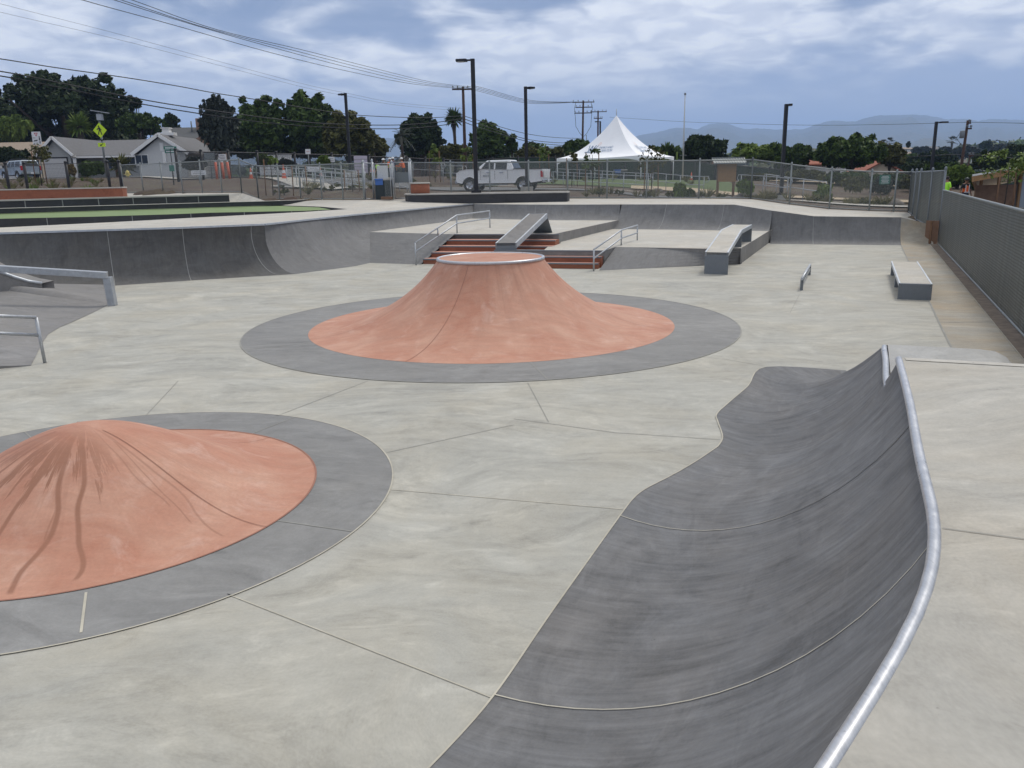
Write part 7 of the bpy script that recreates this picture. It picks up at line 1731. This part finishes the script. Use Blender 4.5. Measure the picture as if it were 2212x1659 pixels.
young('feathery staked sapling in front of the pavilion wall at the right', 2168, 455, 41, 2.6, 'leaf_bright', 1.5, n=16, stake=.75, size=.11, per=46)
young('thin bare staked sapling left of the pale ramp, nearest the gate', 762, 425, 46, 1.5, 'leaf_olive', .3, n=0, stake=.95)
young('thin bare staked sapling on the brown bank left of centre', 650, 424, 48, 1.8, 'leaf_olive', .3, n=0, stake=.95); young('thin staked sapling at the foot of the brown bank, leftmost of three', 590, 422, 50, 2.2, 'leaf_bright', .35, n=3, stake=.95)
young('slim staked sapling with few leaves behind the truck bed', 1235, 401, 62, 2.2, 'leaf_olive', .4, n=5, stake=.9)
young('slim sapling with few leaves left of the truck, before the dark fence', 940, 388, 66, 2.4, 'leaf_bright', .5, n=6, stake=.9)
young('sapling behind the screened fence gap right of the second lamp post', 1176, 385, 72, 2.6, 'leaf_bright', .6, n=8, stake=.8); young('slender sapling between the truck and the reddish pole', 1012, 386, 68, 2.4, 'leaf_bright', .5, n=7, stake=.8)
# planting: tufts and small shrubs, one of each kind then copies
def tuft(name, label, mat, h, n, w, group):
    t = thing(name, label, 'plant', (0, 0, 0), group); b = MB()
    for k in range(n):
        a = rng.uniform(0, 6.28); e = rng.uniform(.7, 1.45); L = h*rng.uniform(.6, 1.1); d = Vector((math.cos(a)*math.cos(e), math.sin(a)*math.cos(e), math.sin(e))); s_ = Vector((-math.sin(a), math.cos(a), 0))*w; o = Vector((math.cos(a)*.05, math.sin(a)*.05, 0))
        b.poly([tuple(o-s_), tuple(o+s_), tuple(o+d*L*.6+s_*.8), tuple(o+d*L+Vector((0, 0, -L*.12))), tuple(o+d*L*.6-s_*.8)])
    b.build('blades', mat, t, world=False); b = MB(); b.lathe([(.06, -.05), (.05, .03), (.001, .04)], (0, 0, 0), 6); b.build('root_clump', 'leaf_brown', t, world=False); return t
def bushlet(name, label, mat, r, group):
    t = thing(name, label, 'plant', (0, 0, 0), group); foliage('leaves', lobes_in((0, 0, r*.6), (r*.8, r*.8, r*.5), 7, .5), 60, r*.16, mat, t, (0, 0, 0), .6)
    b = MB(); b.tube([(0, 0, -.1), (0, 0, r*.5)], .03, 5); b.build('stem', 'bark', t, world=False); return t
GL = 'young plants in the mulch bank at the left'; GR = 'young plants along the roadside beyond the fence'
ta = tuft('grass_tuft', 'straw-coloured grass tuft in the planted bank behind the red wall', 'leaf_straw', .55, 46, .012, GL); tb = tuft('agave_plant', 'pale yellow-green spiky plant in the planted bank behind the red wall', 'leaf_bright', .5, 20, .035, GL)
bs_ = bushlet('small_shrub', 'small grey-green shrub by the roadside beyond the back fence', 'leaf_olive', .28, GR); tc_ = tuft('grass_tuft', 'dry straw grass tuft by the roadside beyond the back fence', 'leaf_straw', .6, 50, .012, GR)
def scatter(proto, label, spots, s0=.7, s1=1.3):
    for i, (x, y) in enumerate(spots):
        z = gz(x, y)
        if i == 0: proto.location = (x, y, z); continue
        copy_thing(proto, (x, y, z), label, rng.uniform(0, 6.28), float(rng.uniform(s0, s1)))
sp = []
for k in range(44): y = rng.uniform(51, 70); sp.append((float(rng.uniform(-.62, -.475)*y), float(y)))
scatter(ta, ta['label'], sp[:30]); scatter(tb, tb['label'], sp[30:])
sp = []
for k in range(52):
    u = rng.uniform(); x = 4+u*15; yb_ = 47.5 if x < 6 else 47.5-(x-6)*.45; sp.append((float(x), float(yb_+rng.uniform(-3.2, 1.2))))
for k in range(26): y = float(rng.uniform(62, 74)); sp.append((float(rng.uniform(-.12, .42)*y), y))
for k in range(16): y = float(rng.uniform(46, 62)); sp.append((float(rng.uniform(-.28, -.16)*y), y))
scatter(tc_, tc_['label'], sp[::2]); scatter(bs_, bs_['label'], sp[1::2])
for i, (px, pyb, Y, hw, hh, m_, lab) in enumerate(((1468, 426, 46, 13, 34, 'leaf_bright', 'wispy shrub at the fence foot right of the bronze sapling'), (1560+50, 424, 50, 18, 38, 'leaf_bright', 'large wispy shrub right of the notice board'), (1780, 446, 44, 22, 52, 'leaf_bright', 'tall loose shrub behind the fence right of the fourth lamp'),
    (1845, 425, 56, 34, 48, 'leaf_olive', 'loose grey-green shrub mass near the small green sign'), (1900, 424, 60, 34, 46, 'leaf_grey', 'pale shrub mass right of the loose shrub'), (1490, 425, 47, 9, 16, 'leaf_green', 'small green shrub behind the long fence run'), (1060, 404, 63, 14, 22, 'leaf_bright', 'small bright bush behind the truck cab'),
    (1820, 455, 40, 20, 12, 'leaf_bright', 'low bright creeper at the right fence foot'), (1760, 452, 40, 16, 12, 'leaf_bright', 'low bright creeper by the fence left of the gateposts'), (1960, 420, 66, 26, 40, 'leaf_green', 'green shrub just left of the fence corner'))):
    tree('shrub', lab, px, hw, pyb-hh, pyb, Y, m_, 14, .40, 60, .12, 'round', False, 0, cat='shrub', droop=.15, sprig=.6)
for k, (px, Y) in enumerate(((905, 72), (935, 72), (960, 72), (985, 72), (1010, 73), (1040, 73), (1200, 76))):
    pass
# ------------------------------------------------------------------ mountains and haze
RID = [(-400, 330), (0, 318), (400, 322), (700, 318), (780, 305), (840, 298), (880, 306), (920, 318), (1000, 322), (1080, 316), (1150, 318), (1230, 312), (1300, 306), (1360, 300), (1390, 291), (1420, 286), (1453, 277), (1480, 276), (1506, 279), (1531, 268), (1570, 267), (1605, 279), (1640, 278), (1690, 281), (1735, 279), (1748, 274), (1783, 262), (1812, 261), (1845, 264), (1885, 250), (1940, 248), (1975, 248), (2010, 252), (2045, 259), (2075, 257), (2110, 261), (2140, 257), (2175, 258), (2212, 259), (2400, 262), (2700, 285)]
def ridge(px, pts):
    for i in range(len(pts)-1):
        if pts[i][0] <= px <= pts[i+1][0]: k = (px-pts[i][0])/(pts[i+1][0]-pts[i][0]); return pts[i][1]+(pts[i+1][1]-pts[i][1])*k
    return pts[-1][1] if px > pts[-1][0] else pts[0][1]
def mountain(name, pts, Y0, Y1, Y2, p0, p1, step, amp):
    Y0, Y1, Y2 = Y0*2, Y1*2, Y2*1.9
    mb = MB(); rows = []; ys_ = [Y0+(Y1-Y0)*k/14 for k in range(15)]+[Y1+(Y2-Y1)*k/4 for k in range(1, 5)]
    for px in np.arange(p0, p1+1, step):
        r = []; zr = PD(px, ridge(px, pts)+2.2*noise.fractal(Vector((px/14., 1., 0)), 1., 2., 4), Y1)[2]; a = (PD(px, 300, Y1)[0])/Y1
        for y in ys_:
            k = (y-Y0)/(Y1-Y0) if y <= Y1 else 1-(y-Y1)/(Y2-Y1)
            x = a*y; x += 0; nn = noise.fractal(Vector((x/520., y/520., 3.)), 1., 2., 5); z = 5+(zr-5)*max(0, k)**1.15*(1+amp*nn*(1-abs(2*k-1))) + amp*36*nn*(k > .9)*.25
            r.append((x, y, z))
        rows.append(r)
    mb.grid(rows, 0, sm=True); struct(name, mb, 'ground_soil')
mountain('mountains', RID, 1500, 3500, 4600, -400, 2700, 5, .5)
mountain('near_hill', [(1900, 326), (1950, 318), (1972, 307), (1990, 300), (2012, 297), (2035, 300), (2055, 303), (2080, 312), (2110, 322), (2140, 330)], 1200, 1800, 2300, 1900, 2140, 6, .25)
hz = MB(); hz.box((0, -100, 262), (18600, 18600, 552))
n = NT('haze'); n.n.remove(n.b); vol = n.node('ShaderNodeVolumePrincipled'); vol.inputs['Color'].default_value = (.45, .64, 1., 1); vol.inputs['Density'].default_value = 1.9e-4; vol.inputs['Anisotropy'].default_value = 0.
n.link(vol.outputs[0], n.n['Material Output'].inputs['Volume'])
o = hz.build('haze', 'haze'); tag(o, 'thin even haze filling the air out to the mountains', 'haze', kind='stuff')
# ------------------------------------------------------------------ sky, sun, camera
def world():
    w = bpy.data.worlds.new('World'); S.world = w; w.use_nodes = True; t = w.node_tree; n = t.nodes; l = t.links
    bg = n['Background']
    def nd(ty, **k):
        q = n.new(ty)
        for a, b in k.items(): setattr(q, a, b)
        return q
    def mt(op, a, b=None):
        q = n.new('ShaderNodeMath'); q.operation = op
        for i, v in enumerate((a, b)):
            if v is None: continue
            if isinstance(v, (int, float)): q.inputs[i].default_value = v
            else: l.new(v, q.inputs[i])
        return q.outputs[0]
    def mr(v, a, b, c=0., d=1., sm=True):
        q = n.new('ShaderNodeMapRange'); q.interpolation_type = 'SMOOTHSTEP' if sm else 'LINEAR'
        for i, x in enumerate((a, b, c, d)): q.inputs[i+1].default_value = x
        l.new(v, q.inputs[0]); return q.outputs[0]
    def mx(f, a, b):
        q = n.new('ShaderNodeMixRGB')
        for i, v in enumerate((f, a, b)):
            if isinstance(v, tuple): q.inputs[i].default_value = (*v, 1)
            elif isinstance(v, (int, float)): q.inputs[i].default_value = v
            else: l.new(v, q.inputs[i])
        return q.outputs[0]
    tc = nd('ShaderNodeTexCoord'); sp = nd('ShaderNodeSeparateXYZ'); l.new(tc.outputs['Generated'], sp.inputs[0])
    z = mt('MAXIMUM', sp.outputs['Z'], 0.); den = mt('ADD', z, .19)
    cb = nd('ShaderNodeCombineXYZ'); l.new(mt('DIVIDE', sp.outputs['X'], den), cb.inputs[0]); l.new(mt('DIVIDE', sp.outputs['Y'], den), cb.inputs[1])
    def nz(sc, det, rough, dist, off, scale=(1, 1, 1)):
        m = nd('ShaderNodeMapping'); m.inputs['Location'].default_value = off; m.inputs['Scale'].default_value = scale; l.new(cb.outputs[0], m.inputs['Vector'])
        q = nd('ShaderNodeTexNoise'); q.inputs['Scale'].default_value = sc; q.inputs['Detail'].default_value = det; q.inputs['Roughness'].default_value = rough; q.inputs['Distortion'].default_value = dist
        l.new(m.outputs[0], q.inputs['Vector']); return q.outputs['Fac']
    sky = nd('ShaderNodeTexSky'); sky.sky_type = 'NISHITA'; sky.sun_disc = False; sky.sun_elevation = rad(SUN_EL); sky.sun_rotation = rad(SUN_AZ); sky.dust_density = 2.5; sky.air_density = 1.
    big = nz(1.0, 3, .5, .4, (SKYO[0], SKYO[1], 0)); med = nz(2.6, 7, .5, .7, (SKYO[2], 7.7, 0)); fine = nz(7, 6, .5, .5, (5.1, 1.7, 0))
    v = mt('ADD', mt('ADD', mt('MULTIPLY', big, 1.05), mt('MULTIPLY', med, .62)), mt('MULTIPLY', fine, .16))    # mean ~ .92
    bright = mr(v, .77, 1.02)
    bright = mt('MULTIPLY', bright, mr(z, .055, .135, .06, 1.))
    slate = mx(mr(z, 0., .22), (.52, .63, .88), (.24, .32, .50))
    dim = mx(mr(nz(1.6, 6, .55, .6, (1.2, 3.3, 0)), .4, .6), slate, mx(.35, slate, (.50, .58, .74)))
    cloud = mx(bright, dim, mx(mr(fine, .35, .65), (.76, .81, .93), (1.05, 1.08, 1.13)))
    # the layer brightens overhead where the sun sits behind it
    neutral = mx(mr(z, .25, .6, 0., .75), cloud, (.62, .61, .585)); ov = nd('ShaderNodeVectorMath', operation='SCALE'); l.new(neutral, ov.inputs[0]); l.new(mr(z, .22, .9, 1., OVERHEAD), ov.inputs['Scale'])
    ns = nd('ShaderNodeVectorMath', operation='SCALE'); l.new(sky.outputs[0], ns.inputs[0]); ns.inputs['Scale'].default_value = .08
    fin = mx(.90, ns.outputs[0], ov.outputs[0])
    l.new(fin, bg.inputs['Color']); bg.inputs['Strength'].default_value = SKYSTR
    w.cycles.sampling_method = 'MANUAL'; w.cycles.sample_map_resolution = 512
SUN_EL, SUN_AZ = 52., 38.; SKYO = (3.1, 1.4, 2.2); OVERHEAD = 1.6; SKYSTR = 1.0
world()
sd = bpy.data.lights.new('sun', 'SUN'); sd.energy = 1.5; sd.angle = rad(11); sd.color = (1, .95, .88)
so = bpy.data.objects.new('sun', sd); COL.objects.link(so)
so.rotation_euler = (rad(90-SUN_EL), 0, rad(180-SUN_AZ))
cam = bpy.data.cameras.new('camera'); co = bpy.data.objects.new('camera', cam); COL.objects.link(co)
mw = Matrix(((RR[0], UU[0], -_f[0], 0), (RR[1], UU[1], -_f[1], 0), (RR[2], UU[2], -_f[2], CAMH), (0, 0, 0, 1)))
co.matrix_world = mw
cam.sensor_width = 36; cam.sensor_fit = 'HORIZONTAL'; cam.lens = 36*F/2212; cam.clip_end = 30000; cam.clip_start = .05
S.camera = co
S.render.engine = 'CYCLES'
S.view_settings.view_transform = 'Standard'; S.view_settings.look = 'None'; S.view_settings.exposure = .10; S.view_settings.gamma = 1
S.cycles.transparent_max_bounces = 24; S.cycles.max_bounces = 5; S.cycles.volume_bounces = 1
